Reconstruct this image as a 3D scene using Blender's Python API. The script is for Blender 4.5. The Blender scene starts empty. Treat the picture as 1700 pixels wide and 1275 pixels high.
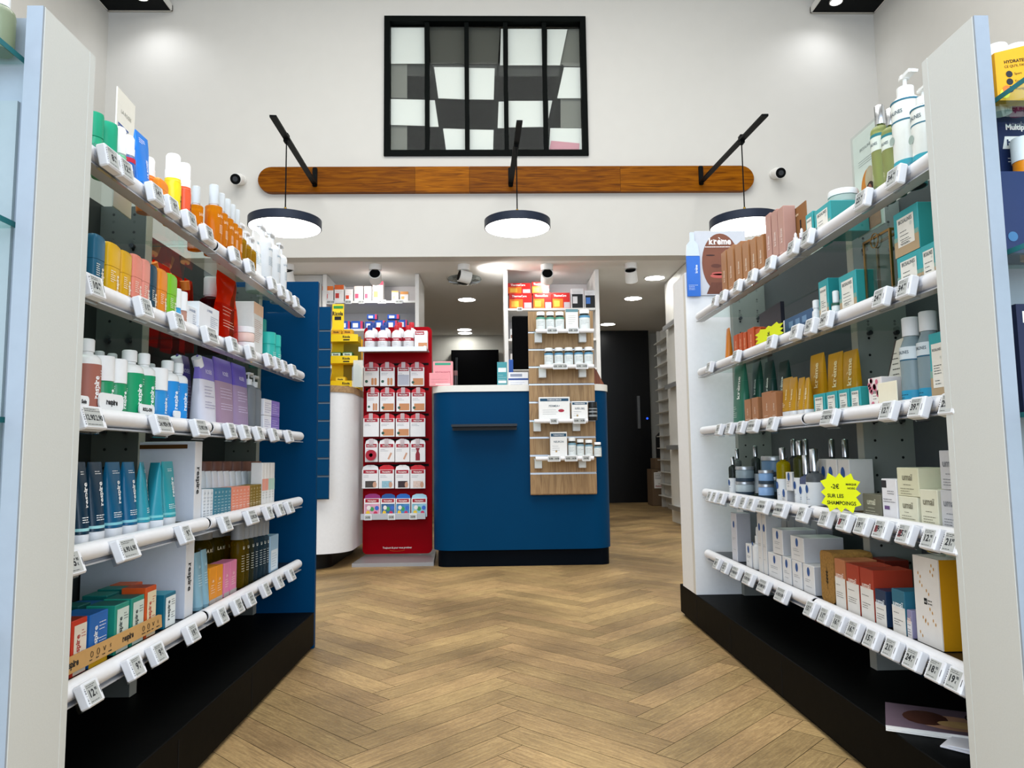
import bpy, math, random, re
import numpy as np
from mathutils import Matrix, Vector
random.seed(7)
SC = bpy.context.scene
COL = SC.collection
# ------------------------------------------------------------------ camera
F, CX, CY, H = 1215., 850., 637.5, .67
_dy = np.array([(820-CX)/F, -(755-CY)/F, -1.]); _dy /= np.linalg.norm(_dy)
_dz = np.array([(690-CX)/F, (CY+11800)/F, -1.]); _dz -= _dy*_dz.dot(_dy); _dz /= np.linalg.norm(_dz)
_dx = np.cross(_dy, _dz)
R3 = np.array([_dx, _dy, _dz])
cam = bpy.data.objects.new('camera', bpy.data.cameras.new('camera')); COL.objects.link(cam)
cam.data.sensor_width = 36; cam.data.lens = F/1700*36; cam.data.clip_start = .02
mw = Matrix.Identity(4)
for i in range(3):
    for j in range(3): mw[i][j] = R3[i][j]
mw[2][3] = H
cam.matrix_world = mw
SC.camera = cam
def at(px, py, x=None, y=None, z=None):
    r = R3 @ np.array([(px-CX)/F, -(py-CY)/F, -1.])
    t = x/r[0] if x is not None else y/r[1] if y is not None else (z-H)/r[2]
    return r[0]*t, r[1]*t, H+r[2]*t
def proj(x, y, z):
    c = R3.T @ np.array([x, y, z-H]); return CX-F*c[0]/c[2], CY+F*c[1]/c[2]
def y_at(px, x, z):                       # depth along a shelf line (x, z fixed) that shows at column px
    lo, hi = .7, 6.
    for _ in range(40):
        m = (lo+hi)/2
        p = proj(x, m, z)[0]
        if (x < 0) == (p < px): lo = m
        else: hi = m
    return (lo+hi)/2
def z_at(py, x, y):
    lo, hi = -.5, 6.
    for _ in range(40):
        m = (lo+hi)/2
        if proj(x, y, m)[1] > py: lo = m
        else: hi = m
    return (lo+hi)/2
# ------------------------------------------------------------------ world, exposure
SC.view_settings.view_transform = 'Standard'; SC.view_settings.look = 'None'
SC.view_settings.gamma = 1; SC.view_settings.exposure = 0.13
try:
    SC.cycles.use_denoising = True; SC.cycles.max_bounces = 7; SC.cycles.diffuse_bounces = 4
    SC.cycles.glossy_bounces = 3; SC.cycles.transmission_bounces = 4; SC.cycles.transparent_max_bounces = 14
    SC.cycles.sample_clamp_indirect = 4; SC.cycles.caustics_reflective = False; SC.cycles.caustics_refractive = False
except Exception: pass
W = bpy.data.worlds.new('sky'); SC.world = W; W.use_nodes = True
W.node_tree.nodes['Background'].inputs[0].default_value = (.62, .76, 1, 1)
W.node_tree.nodes['Background'].inputs[1].default_value = .8
def area(name, loc, size, energy, color=(1, 1, 1), rot=(0, 0, 0), sy=None, spread=None):
    l = bpy.data.lights.new(name, 'AREA'); l.energy = energy; l.color = color
    l.shape = 'RECTANGLE' if sy else 'SQUARE'; l.size = size
    if sy: l.size_y = sy
    if spread: l.spread = spread
    o = bpy.data.objects.new(name, l); o.location = loc; o.rotation_euler = rot; COL.objects.link(o); return o
def spot(name, loc, target, energy, angle=60, blend=.6, color=(1, 1, 1), r=.03):
    l = bpy.data.lights.new(name, 'SPOT'); l.energy = energy; l.color = color
    l.spot_size = math.radians(angle); l.spot_blend = blend; l.shadow_soft_size = r
    o = bpy.data.objects.new(name, l); o.location = loc
    o.rotation_euler = (Vector(target)-Vector(loc)).to_track_quat('-Z', 'Y').to_euler(); COL.objects.link(o); return o
area('shopfront_daylight', (0, -1.3, 1.9), 5.6, 165, (.78, .88, 1), (math.radians(90), 0, 0), 3.2)
area('hall_ceiling_light', (0, 2.2, 5.05), 4.6, 265, (1, .985, .95), (0, 0, 0), 4.6)
spot('band_spot_light', at(235, -6, z=4.5), (-2.75, 6.1, 3.2), 9, 140, 1, (.95, .96, 1))
spot('band_spot_light', at(1388, -4, z=4.5), (2.8, 6.1, 3.2), 9, 140, 1, (.95, .96, 1))
# ------------------------------------------------------------------ materials
def lin(c):
    return tuple((v/12.92 if v <= .04045 else ((v+.055)/1.055)**2.4) for v in c)
def rgb(h):
    if isinstance(h, str):
        h = h.lstrip('#'); return lin(tuple(int(h[i:i+2], 16)/255 for i in (0, 2, 4)))
    return lin(h)
_m = {}
def mat(col, rough=.45, metal=0., noise=.04, scale=60, emit=0, coat=0, name=None, bump=0):
    """Principled with a faint procedural mottling of colour and gloss."""
    k = (col, rough, metal, noise, emit, coat, bump)
    if k in _m: return _m[k]
    m = bpy.data.materials.new(name or 'paint_%s' % str(col).strip('#')); m.use_nodes = True
    nt = m.node_tree; b = nt.nodes['Principled BSDF']; c = rgb(col)
    b.inputs['Roughness'].default_value = rough; b.inputs['Metallic'].default_value = metal
    if coat: b.inputs['Coat Weight'].default_value = coat
    if emit:
        b.inputs['Emission Color'].default_value = (*c, 1); b.inputs['Emission Strength'].default_value = emit
    b.inputs['Base Color'].default_value = (*c, 1)
    if noise:
        tc = nt.nodes.new('ShaderNodeTexCoord'); n = nt.nodes.new('ShaderNodeTexNoise'); n.inputs['Scale'].default_value = scale
        nt.links.new(tc.outputs['Object'], n.inputs['Vector'])
        mx = nt.nodes.new('ShaderNodeMix'); mx.data_type = 'RGBA'
        mx.inputs[6].default_value = (*[v*(1-noise) for v in c], 1); mx.inputs[7].default_value = (*[min(1, v*(1+noise)) for v in c], 1)
        nt.links.new(n.outputs['Fac'], mx.inputs[0]); nt.links.new(mx.outputs[2], b.inputs['Base Color'])
        if bump:
            bp = nt.nodes.new('ShaderNodeBump'); bp.inputs['Strength'].default_value = bump; bp.inputs['Distance'].default_value = .002
            nt.links.new(n.outputs['Fac'], bp.inputs['Height']); nt.links.new(bp.outputs[0], b.inputs['Normal'])
    _m[k] = m; return m
def clear(col, alpha=.5, rough=.08):
    """Tinted see-through plastic or glass: tinted transparency mixed with a glossy body colour."""
    k = ('clear', col, alpha, rough)
    if k in _m: return _m[k]
    m = bpy.data.materials.new('clear_%s' % col.strip('#')); m.use_nodes = True
    nt = m.node_tree; b = nt.nodes['Principled BSDF']; c = rgb(col)
    b.inputs['Base Color'].default_value = (*c, 1); b.inputs['Roughness'].default_value = rough
    t = nt.nodes.new('ShaderNodeBsdfTransparent'); t.inputs[0].default_value = (*[v**.6 for v in c], 1)
    s = nt.nodes.new('ShaderNodeMixShader'); fr = nt.nodes.new('ShaderNodeLayerWeight'); fr.inputs[0].default_value = .25
    ma = nt.nodes.new('ShaderNodeMath'); ma.operation = 'MULTIPLY_ADD'; ma.inputs[1].default_value = .6; ma.inputs[2].default_value = 1-alpha; ma.use_clamp = True
    nt.links.new(fr.outputs['Fresnel'], ma.inputs[0]); nt.links.new(ma.outputs[0], s.inputs[0])
    nt.links.new(t.outputs[0], s.inputs[1]); nt.links.new(b.outputs[0], s.inputs[2])
    nt.links.new(s.outputs[0], nt.nodes['Material Output'].inputs[0]); _m[k] = m; return m
def glassm(col, mix=.12, rough=.03, fk=.9):
    k = ('glass', col, mix, fk)
    if k in _m: return _m[k]
    m = bpy.data.materials.new('glass_%s' % col.strip('#')); m.use_nodes = True; nt = m.node_tree
    nt.nodes.remove(nt.nodes['Principled BSDF'])
    t = nt.nodes.new('ShaderNodeBsdfTransparent'); t.inputs[0].default_value = (*rgb(col), 1)
    gl = nt.nodes.new('ShaderNodeBsdfGlossy'); gl.inputs['Roughness'].default_value = rough; gl.inputs['Color'].default_value = (.9, .95, .95, 1)
    fr = nt.nodes.new('ShaderNodeFresnel'); fr.inputs[0].default_value = 1.5
    ma = nt.nodes.new('ShaderNodeMath'); ma.operation = 'MULTIPLY_ADD'; ma.inputs[1].default_value = fk; ma.inputs[2].default_value = mix*.1; ma.use_clamp = True
    s = nt.nodes.new('ShaderNodeMixShader'); nt.links.new(fr.outputs[0], ma.inputs[0])
    ge = nt.nodes.new('ShaderNodeNewGeometry'); mb = nt.nodes.new('ShaderNodeMath'); mb.operation = 'SUBTRACT'; mb.inputs[0].default_value = 1; nt.links.new(ge.outputs['Backfacing'], mb.inputs[1])
    mc = nt.nodes.new('ShaderNodeMath'); mc.operation = 'MULTIPLY'; nt.links.new(mb.outputs[0], mc.inputs[0]); nt.links.new(ma.outputs[0], mc.inputs[1]); nt.links.new(mc.outputs[0], s.inputs[0])
    nt.links.new(t.outputs[0], s.inputs[1]); nt.links.new(gl.outputs[0], s.inputs[2]); nt.links.new(s.outputs[0], nt.nodes['Material Output'].inputs[0])
    _m[k] = m; return m
def wood(c1, c2, c3, scale=6, stretch=14, rough=.4, axis=0, name='oak'):
    k = ('wood', c1, c2, scale, axis)
    if k in _m: return _m[k]
    m = bpy.data.materials.new(name); m.use_nodes = True; nt = m.node_tree; b = nt.nodes['Principled BSDF']
    tc = nt.nodes.new('ShaderNodeTexCoord'); mp = nt.nodes.new('ShaderNodeMapping')
    s = [stretch]*3; s[axis] = 1; mp.inputs['Scale'].default_value = s
    nt.links.new(tc.outputs['Object'], mp.inputs[0])
    n = nt.nodes.new('ShaderNodeTexNoise'); n.inputs['Scale'].default_value = scale; n.inputs['Detail'].default_value = 9; n.inputs['Distortion'].default_value = 1.2
    nt.links.new(mp.outputs[0], n.inputs[0])
    r = nt.nodes.new('ShaderNodeValToRGB'); e = r.color_ramp.elements
    e[0].position = .3; e[0].color = (*rgb(c1), 1); e[1].position = .72; e[1].color = (*rgb(c3), 1)
    x = e.new(.5); x.color = (*rgb(c2), 1)
    nt.links.new(n.outputs['Fac'], r.inputs[0]); nt.links.new(r.outputs[0], b.inputs['Base Color'])
    b.inputs['Roughness'].default_value = rough
    bp = nt.nodes.new('ShaderNodeBump'); bp.inputs['Strength'].default_value = .15; bp.inputs['Distance'].default_value = .002
    nt.links.new(n.outputs['Fac'], bp.inputs['Height']); nt.links.new(bp.outputs[0], b.inputs['Normal'])
    _m[k] = m; return m
WHITE = mat('#e9e9e6', .55); WALLP = mat('#cccbc6', .8, noise=.02, scale=8, bump=.1, name='wall_paint')
BLACK = mat('#0d0f10', .5); BLUE = mat('#003a62', .45, noise=.05, scale=9, name='petrol_blue_lacquer')
GREYP = mat('#ced0cb', .6, noise=.03, scale=300, bump=.06, name='grey_laminate')
OAKB = wood('#512800', '#743f00', '#8a5200', 3.5, 16, .4, 0, 'varnished_oak')
OAKL = wood('#8d6f4e', '#a88861', '#b99a72', 5, 12, .5, 0, 'light_oak')
DARKM = mat('#1b1d20', .4, .2); NAVYM = mat('#182234', .4, .1)
CHROME = mat('#c9ccd0', .22, 1, 0); ALU = mat('#b9bcc0', .35, .9, 0)
INK = mat('#101418', .6, noise=0); PAPER = mat('#f3f1ec', .6); GLOW = mat('#fffdf8', .5, emit=7.5, noise=0, name='lamp_diffuser')
# ------------------------------------------------------------------ geometry
class G:
    def __init__(s): s.v = []; s.f = []; s.m = []; s.k = 0
    def add(s, v, f, k=None):
        n = len(s.v); s.v += [tuple(p) for p in v]; s.f += [tuple(i+n for i in q) for q in f]; s.m += [s.k if k is None else k]*len(f); return s
    def box(s, x0, x1, y0, y1, z0, z1, b=0.):
        b = min(b, abs(x1-x0)*.45, abs(y1-y0)*.45, abs(z1-z0)*.45)
        if b <= 0:
            v = [(x, y, z) for x in (x0, x1) for y in (y0, y1) for z in (z0, z1)]
            return s.add(v, [(0, 1, 3, 2), (4, 6, 7, 5), (0, 4, 5, 1), (2, 3, 7, 6), (0, 2, 6, 4), (1, 5, 7, 3)])
        c = ((x0+x1)/2, (y0+y1)/2, (z0+z1)/2); hs = ((x1-x0)/2, (y1-y0)/2, (z1-z0)/2); v = []; ix = {}
        for sx in (-1, 1):
            for sy in (-1, 1):
                for sz in (-1, 1):
                    for a in range(3):
                        ix[(sx, sy, sz, a)] = len(v); sg = (sx, sy, sz)
                        v.append(tuple(c[i]+sg[i]*(hs[i]-(0 if i == a else b)) for i in range(3)))
        f = []
        def K(a, sa, u, su, w, sw, ax):
            q = [0, 0, 0]; q[a] = sa; q[u] = su; q[w] = sw; return ix[(*q, ax)]
        for a in range(3):
            u, w = (a+1) % 3, (a+2) % 3
            for sa in (-1, 1):
                q = [K(a, sa, u, su, w, sw, a) for su, sw in ((-1, -1), (1, -1), (1, 1), (-1, 1))]
                f.append(tuple(q if sa > 0 else q[::-1]))
            for su in (-1, 1):
                for sw in (-1, 1):
                    q = [K(a, -1, u, su, w, sw, u), K(a, 1, u, su, w, sw, u), K(a, 1, u, su, w, sw, w), K(a, -1, u, su, w, sw, w)]
                    f.append(tuple(q if su*sw > 0 else q[::-1]))
        for sx in (-1, 1):
            for sy in (-1, 1):
                for sz in (-1, 1):
                    q = [ix[(sx, sy, sz, a)] for a in range(3)]; f.append(tuple(q if sx*sy*sz > 0 else q[::-1]))
        return s.add(v, f)
    def loft(s, secs, cap=True):               # secs: list of equal-length rings of 3-D points
        n = len(secs[0]); v = [p for r in secs for p in r]; f = []
        for i in range(len(secs)-1):
            for j in range(n):
                k = (j+1) % n; f.append((i*n+j, i*n+k, (i+1)*n+k, (i+1)*n+j))
        if cap: f.append(tuple(range(n))[::-1]); f.append(tuple((len(secs)-1)*n+j for j in range(n)))
        return s.add(v, f)
    def lathe(s, pr, seg=20, cx=0, cy=0, z=0, sy=1.):
        return s.loft([[(cx+r*math.cos(2*math.pi*j/seg), cy+r*sy*math.sin(2*math.pi*j/seg), z+h) for j in range(seg)] for r, h in pr])
    def prism(s, out, y0, y1):                 # outline in x,z extruded along y
        n = len(out); v = [(x, y0, z) for x, z in out]+[(x, y1, z) for x, z in out]
        return s.add(v, [tuple(range(n)), tuple(range(n, 2*n))[::-1]]+[(i, n+i, n+(i+1) % n, (i+1) % n) for i in range(n)])
    def prismz(s, out, z0, z1):
        n = len(out); v = [(x, y, z0) for x, y in out]+[(x, y, z1) for x, y in out]
        return s.add(v, [tuple(range(n))[::-1], tuple(range(n, 2*n))]+[(i, (i+1) % n, n+(i+1) % n, n+i) for i in range(n)])
    def bar(s, p, q, w, h=None, up=(0, 0, 1)):
        p, q = Vector(p), Vector(q); d = (q-p).normalized(); u = Vector(up); a = d.cross(u)
        if a.length < 1e-4: a = d.cross(Vector((1, 0, 0)))
        a.normalize(); b = a.cross(d).normalized(); h = h or w
        o = [(-w/2, -h/2), (w/2, -h/2), (w/2, h/2), (-w/2, h/2)]
        return s.loft([[tuple(c+a*x+b*z) for x, z in o] for c in (p, q)])
    def cyl(s, p, q, r, seg=14, r2=None):
        p, q = Vector(p), Vector(q); d = (q-p).normalized(); a = d.orthogonal().normalized(); b = d.cross(a)
        return s.loft([[tuple(c+a*rr*math.cos(2*math.pi*j/seg)+b*rr*math.sin(2*math.pi*j/seg)) for j in range(seg)] for c, rr in ((p, r), (q, r if r2 is None else r2))])
    def rect(s, x0, x1, z0, z1, y):            # printed flat patch facing -y
        return s.add([(x0, y, z0), (x1, y, z0), (x1, y, z1), (x0, y, z1)], [(0, 1, 2, 3)])
    def disc(s, x, z, r, y, seg=18, rz=None):
        rz = rz or r
        return s.add([(x+r*math.cos(2*math.pi*j/seg), y, z+rz*math.sin(2*math.pi*j/seg)) for j in range(seg)], [tuple(range(seg))])
    def text(s, t, x, z, h, y, rot=0, al='c', bold=0, serif=False, bend=0, maxw=None, sx=1.):
        V, Fc, w = glyphs(t, bold, serif); k = h; kx = h*sx
        if maxw and w*kx > maxw: kx = maxw/w
        off = {'c': -w/2, 'l': 0, 'r': -w}[al]; out = []
        for a, b in V:
            a = (a+off)*kx; b = (b-.35)*k
            if rot == 90: a, b = -b, a
            elif rot == -90: a, b = b, -a
            elif rot: ca, sa = math.cos(math.radians(rot)), math.sin(math.radians(rot)); a, b = a*ca-b*sa, a*sa+b*ca
            a += x; b += z
            if bend: out.append((bend*math.sin(a/bend), -bend*math.cos(a/bend)+(y+bend), b))
            else: out.append((a, y, b))
        return s.add(out, Fc)
    def lines(s, x0, x1, z, n, dz, y, t=.0012, bend=0, rot=0):  # rows of copy too small to read
        for i in range(n):
            e = x1-(x1-x0)*random.choice((0, .1, .25, .4)); zz = z-i*dz; u = x0
            while u < e-.0005:
                u2 = min(e, u+random.uniform(.003, .009))
                if rot: s.rect(zz-t/2, zz+t/2, u, u2, y)
                elif bend:
                    s.add([(bend*math.sin(a/bend), -bend*math.cos(a/bend)+(y+bend), b) for a, b in ((u, zz-t/2), (u2, zz-t/2), (u2, zz+t/2), (u, zz+t/2))], [(0, 1, 2, 3)])
                else: s.rect(u, u2, zz-t/2, zz+t/2, y)
                u = u2+.0012
        return s
    def move(s, m):
        s.v = [tuple(m @ Vector(p)) for p in s.v]; return s
    def make(s, name, mats, parent=None, smooth=35, loc=None, rot=None):
        me = bpy.data.meshes.new(name); me.from_pydata(s.v, [], s.f)
        for mm in (mats if isinstance(mats, (list, tuple)) else [mats]): me.materials.append(mm)
        if any(s.m): me.polygons.foreach_set('material_index', s.m)
        me.update()
        if smooth:
            me.shade_smooth(); me.set_sharp_from_angle(angle=math.radians(smooth))
        o = bpy.data.objects.new(name, me); COL.objects.link(o)
        if parent: o.parent = parent
        if loc: o.location = loc
        if rot is not None: o.rotation_euler = rot
        return o
_g = {}
def _raw(t, bold):
    k = (t, bold)
    if k not in _g:
        c = bpy.data.curves.new('t', 'FONT'); c.body = t; c.size = 1; c.offset = bold; c.resolution_u = 3
        o = bpy.data.objects.new('t', c); me = bpy.data.meshes.new_from_object(o)
        V = [(v.co.x, v.co.y) for v in me.vertices]; Fc = [tuple(p.vertices) for p in me.polygons]
        bpy.data.objects.remove(o); bpy.data.curves.remove(c); bpy.data.meshes.remove(me)
        _g[k] = (V, Fc, max([v[0] for v in V], default=.3)+.03)
    return _g[k]
def glyphs(t, bold=0, serif=False):
    if not serif: return _raw(t, bold)
    k = (t, bold, 's')
    if k in _g: return _g[k]
    V, Fc, x = [], [], 0.
    def bx(a, b, c, d):
        n = len(V); V.extend([(a, c), (b, c), (b, d), (a, d)]); Fc.append((n, n+1, n+2, n+3))
    for ch in t:
        acc = ch == 'è'
        gv, gf, _ = _raw('e' if acc else ch, bold)
        if not gv: x += .3; continue
        x0 = min(v[0] for v in gv); x1 = max(v[0] for v in gv); n = len(V); q = .86
        V.extend([((v[0]-x0)*q+x, v[1]) for v in gv]); Fc.extend([tuple(i+n for i in f) for f in gf])
        st = .13+bold; w = (x1-x0)*q
        if acc: V.extend([(x+.10, .78), (x+.24, .78), (x+.38, .60), (x+.28, .60)]); m_ = len(V); Fc.append((m_-4, m_-1, m_-2, m_-3))
        if ch in 'rimkhn': bx(x-.05, x+st+.06, 0, .045)
        if ch in 'mnhk': bx(x+w-st-.04, x+w+.05, 0, .045)
        if ch in 'm': bx(x+w/2-st/2-.03, x+w/2+st/2+.03, 0, .045)
        if ch in 'ripmn': bx(x-.05, x+st*.5, .5, .545)
        if ch == 'p': bx(x-.05, x+st+.06, -.21, -.165)
        x += w+.035
    _g[k] = (V, Fc, x); return _g[k]
def se(w, d, z, n=20, p=2.5, cx=0, cy=0):        # super-ellipse ring
    r = []
    for j in range(n):
        a = 2*math.pi*j/n; c, s_ = math.cos(a), math.sin(a)
        r.append((cx+w/2*math.copysign(abs(c)**(2/p), c), cy+d/2*math.copysign(abs(s_)**(2/p), s_), z))
    return r
def rrect(w, h, r, seg=6, cx=0, cz=0):
    o = []
    for sx, sz, a0 in ((1, 1, 0), (-1, 1, 90), (-1, -1, 180), (1, -1, 270)):
        for i in range(seg+1):
            a = math.radians(a0+90*i/seg); o.append((cx+sx*(w/2-r)+r*math.cos(a), cz+sz*(h/2-r)+r*math.sin(a)))
    return o
# ------------------------------------------------------------------ things
REG = []
def thing(name, cat, desc, place='', key=0., loc=(0, 0, 0), rz=0., group=None):
    o = bpy.data.objects.new(name, None); o.empty_display_size = .03; COL.objects.link(o)
    o.location = loc; o.rotation_euler = (0, 0, rz); reg(o, cat, desc, place, key, group); return o
def reg(o, cat, desc, place='', key=0., group=None, frm='counter end'):
    o['category'] = cat
    REG.append((o, desc, place, key, group, frm)); return o
def structure(o): o['kind'] = 'structure'; return o
def copy_tree(o, parent=None):
    c = o.copy(); COL.objects.link(c)
    for k in ('label', 'category', 'group', 'kind'):
        if k in c: del c[k]
    if parent: c.parent = parent
    for ch in o.children: copy_tree(ch, c)
    return c
NUM = 'first second third fourth fifth sixth seventh eighth ninth tenth eleventh twelfth thirteenth fourteenth fifteenth sixteenth seventeenth eighteenth'.split()
def finish_labels():
    by = {}
    for r in REG: by.setdefault((r[1], r[2]), []).append(r)
    for (desc, place), rs in by.items():
        rs.sort(key=lambda r: r[3])
        for i, (o, _, _, _, g, frm) in enumerate(rs):
            p = (' on the '+place) if place and not place.startswith('@') else (' '+place[1:] if place else '')
            if len(rs) > 1: o['label'] = '%s, %s from %s%s' % (desc, NUM[i], frm, p.replace(' on the ', ', ', 1) if not place.startswith('@') else ','+p)
            else: o['label'] = desc+p
            l = o['label']
            for k in range(12):
                if len(l.split()) <= 16: break
                l = re.sub(r' (the|a) ', ' ', l, count=1)
            o['label'] = l
            g = g or (len(rs) > 1 and '%s pieces %s' % (o['category'], (place.lstrip('@') and ('on the ' if not place.startswith('@') else '')+place.lstrip('@')) or 'of the shop'))
            if g: o['group'] = g
# ------------------------------------------------------------------ floor: herringbone oak planks
def floor():
    m = bpy.data.materials.new('herringbone_oak'); m.use_nodes = True; nt = m.node_tree; b = nt.nodes['Principled BSDF']
    N = nt.nodes.new; Lk = nt.links.new
    uv = N('ShaderNodeUVMap'); uv.uv_map = 'uv'; geo = N('ShaderNodeNewGeometry')
    mp = N('ShaderNodeMapping'); mp.inputs['Scale'].default_value = (1.6, 16, 1); Lk(uv.outputs[0], mp.inputs[0])
    n1 = N('ShaderNodeTexNoise'); n1.inputs['Scale'].default_value = 9; n1.inputs['Detail'].default_value = 10; n1.inputs['Roughness'].default_value = .7; n1.inputs['Distortion'].default_value = .8
    Lk(mp.outputs[0], n1.inputs[0])
    r = N('ShaderNodeValToRGB'); e = r.color_ramp.elements
    e[0].position = .18; e[0].color = (*rgb('#7a6444'), 1); e[1].position = .82; e[1].color = (*rgb('#d6b97f'), 1); q = e.new(.5); q.color = (*rgb('#ae9162'), 1)
    Lk(n1.outputs['Fac'], r.inputs[0])
    hs = N('ShaderNodeHueSaturation'); mr = N('ShaderNodeMapRange'); mr.inputs[3].default_value = .76; mr.inputs[4].default_value = 1.12
    Lk(geo.outputs['Random Per Island'], mr.inputs[0]); Lk(mr.outputs[0], hs.inputs['Value']); Lk(r.outputs[0], hs.inputs['Color'])
    mr2 = N('ShaderNodeMapRange'); mr2.inputs[3].default_value = .494; mr2.inputs[4].default_value = .502
    wn = N('ShaderNodeTexWhiteNoise'); wn.noise_dimensions = '1D'; Lk(geo.outputs['Random Per Island'], wn.inputs['W']); Lk(wn.outputs['Value'], mr2.inputs[0]); Lk(mr2.outputs[0], hs.inputs['Hue'])
    tc = N('ShaderNodeTexCoord'); n2 = N('ShaderNodeTexNoise'); n2.inputs['Scale'].default_value = 1.7; n2.inputs['Detail'].default_value = 6; Lk(tc.outputs['Object'], n2.inputs[0])
    r2 = N('ShaderNodeValToRGB'); r2.color_ramp.elements[0].position = .36; r2.color_ramp.elements[0].color = (.40, .385, .38, 1); r2.color_ramp.elements[1].position = .58
    Lk(n2.outputs['Fac'], r2.inputs[0])
    n3 = N('ShaderNodeTexNoise'); n3.inputs['Scale'].default_value = 140; n3.inputs['Detail'].default_value = 4; Lk(tc.outputs['Object'], n3.inputs[0])
    r3 = N('ShaderNodeValToRGB'); r3.color_ramp.elements[0].position = .3; r3.color_ramp.elements[0].color = (.80, .80, .80, 1); r3.color_ramp.elements[1].position = .62; Lk(n3.outputs['Fac'], r3.inputs[0])
    m1 = N('ShaderNodeMix'); m1.data_type = 'RGBA'; m1.blend_type = 'MULTIPLY'; m1.inputs[0].default_value = .75; Lk(hs.outputs[0], m1.inputs[6]); Lk(r2.outputs[0], m1.inputs[7])
    m2 = N('ShaderNodeMix'); m2.data_type = 'RGBA'; m2.blend_type = 'MULTIPLY'; m2.inputs[0].default_value = .8; Lk(m1.outputs[2], m2.inputs[6]); Lk(r3.outputs[0], m2.inputs[7])
    Lk(m2.outputs[2], b.inputs['Base Color'])
    rr = N('ShaderNodeMapRange'); rr.inputs[3].default_value = .38; rr.inputs[4].default_value = .62; Lk(n2.outputs['Fac'], rr.inputs[0]); Lk(rr.outputs[0], b.inputs['Roughness'])
    bp = N('ShaderNodeBump'); bp.inputs['Strength'].default_value = .25; bp.inputs['Distance'].default_value = .001; Lk(n1.outputs['Fac'], bp.inputs['Height']); Lk(bp.outputs[0], b.inputs['Normal'])
    sub = mat('#1c150d', .9, noise=.1)
    L, w, gp = .5, .0815, .0007; S2 = math.sqrt(2); V, Fc, UV, MI = [], [], [], []
    ox, oy = .412-L/S2*0, .03
    def plank(u0, u1, v0, v1, al):
        n = len(V); e = gp; pts = [(u0+e, v0+e), (u1-e, v0+e), (u1-e, v1-e), (u0+e, v1-e)]
        wp = [((u-v)/S2+ox, (u+v)/S2+oy) for u, v in pts]; cxm = sum(p[0] for p in wp)/4; cym = sum(p[1] for p in wp)/4
        if not (-3.4 < cxm < 3.55 and -1.3 < cym < 10.4): return
        V.extend([(x, y, 0) for x, y in wp]); Fc.append((n, n+1, n+2, n+3)); MI.append(0)
        o = random.random()*40, random.random()*40; l, t = (u1-u0, v1-v0) if al else (v1-v0, u1-u0)
        q = [(0, 0), (l, 0), (l, t), (0, t)] if al else [(0, 0), (0, t), (l, t), (l, 0)]
        UV.extend([(a+o[0], c+o[1]) for a, c in q])
    for j in range(-14, 15):
        for i in range(-140, 200):
            a, c = i*w+j*L, i*w-j*L
            x, y = (a-c)/S2+ox, (a+c)/S2+oy
            if not (-4.2 < x < 4.2 and -2 < y < 11): continue
            plank(a, a+L, c, c+w, True); plank(a+L, a+L+w, c+w-L, c+w, False)
    n = len(V); V.extend([(-3.5, -1.5, -.0015), (3.6, -1.5, -.0015), (3.6, 10.4, -.0015), (-3.5, 10.4, -.0015)]); Fc.append((n, n+1, n+2, n+3)); MI.append(1); UV.extend([(0, 0)]*4)
    me = bpy.data.meshes.new('floor'); me.from_pydata(V, [], Fc); me.materials.append(m); me.materials.append(sub)
    me.polygons.foreach_set('material_index', MI)
    ul = me.uv_layers.new(name='uv'); ul.data.foreach_set('uv', [c for p in UV for c in p]); me.update()
    o = bpy.data.objects.new('floor', me); COL.objects.link(o); structure(o)
floor()
# ------------------------------------------------------------------ room shell
WY, SZ = 6.15, 2.365                      # hall end wall, height of the low ceiling behind it
WX0, WX1 = -3.33, 3.45
g = G()                                   # end wall of the tall hall with the window opening
wx0, wx1, wz0, wz1 = -.925, .852, 3.255, 4.53
for a in ((WX0-.1, wx0, SZ, 5.2), (wx1, WX1+.1, SZ, 5.2), (wx0, wx1, SZ, wz0), (wx0, wx1, wz1, 5.2)): g.box(a[0], a[1], WY, WY+.16, a[2], a[3])
structure(g.make('wall_back', WALLP, smooth=0))
structure(G().box(WX0-.1, WX0, -1.5, WY+.15, 0, 5.2).make('wall_left', WALLP, smooth=0))
structure(G().box(WX1, WX1+.1, -1.5, WY+.15, 0, 5.2).make('wall_right', WALLP, smooth=0))
structure(G().box(WX0-.1, WX1+.1, -1.5, WY+.15, 5.2, 5.3).make('ceiling', mat('#d9d7d0', .85), smooth=0))
g = G(); g.box(WX0-.1, WX1+.1, -1.6, -1.5, 0, .25); g.box(WX0-.1, WX1+.1, -1.6, -1.5, 4.0, 5.2); g.box(WX0-.1, -2.9, -1.6, -1.5, .25, 4.0); g.box(2.9, WX1+.1, -1.6, -1.5, .25, 4.0)
structure(g.make('wall_front', WALLP, smooth=0))
SOFF = mat('#ecebe8', .8, noise=.02, scale=8)
structure(G().box(WX0, WX1, WY+.16, 10.4, SZ, SZ+.1).make('ceiling_low', SOFF, smooth=0))
structure(G().box(WX0-.1, WX1+.1, 10.3, 10.4, 0, SZ).make('wall_rear', mat('#c9c8bf', .8), smooth=0))
structure(G().box(WX0-.1, WX0, WY+.15, 10.4, 0, SZ).make('wall_left_rear', WALLP, smooth=0))
structure(G().box(WX1, WX1+.1, WY+.15, 10.4, 0, SZ).make('wall_right_rear', WALLP, smooth=0))
structure(G().box(2.35, 2.45, 9.0, 10.3, 0, SZ).make('wall_corridor', mat('#d3d1c9', .8), smooth=0))
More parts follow.
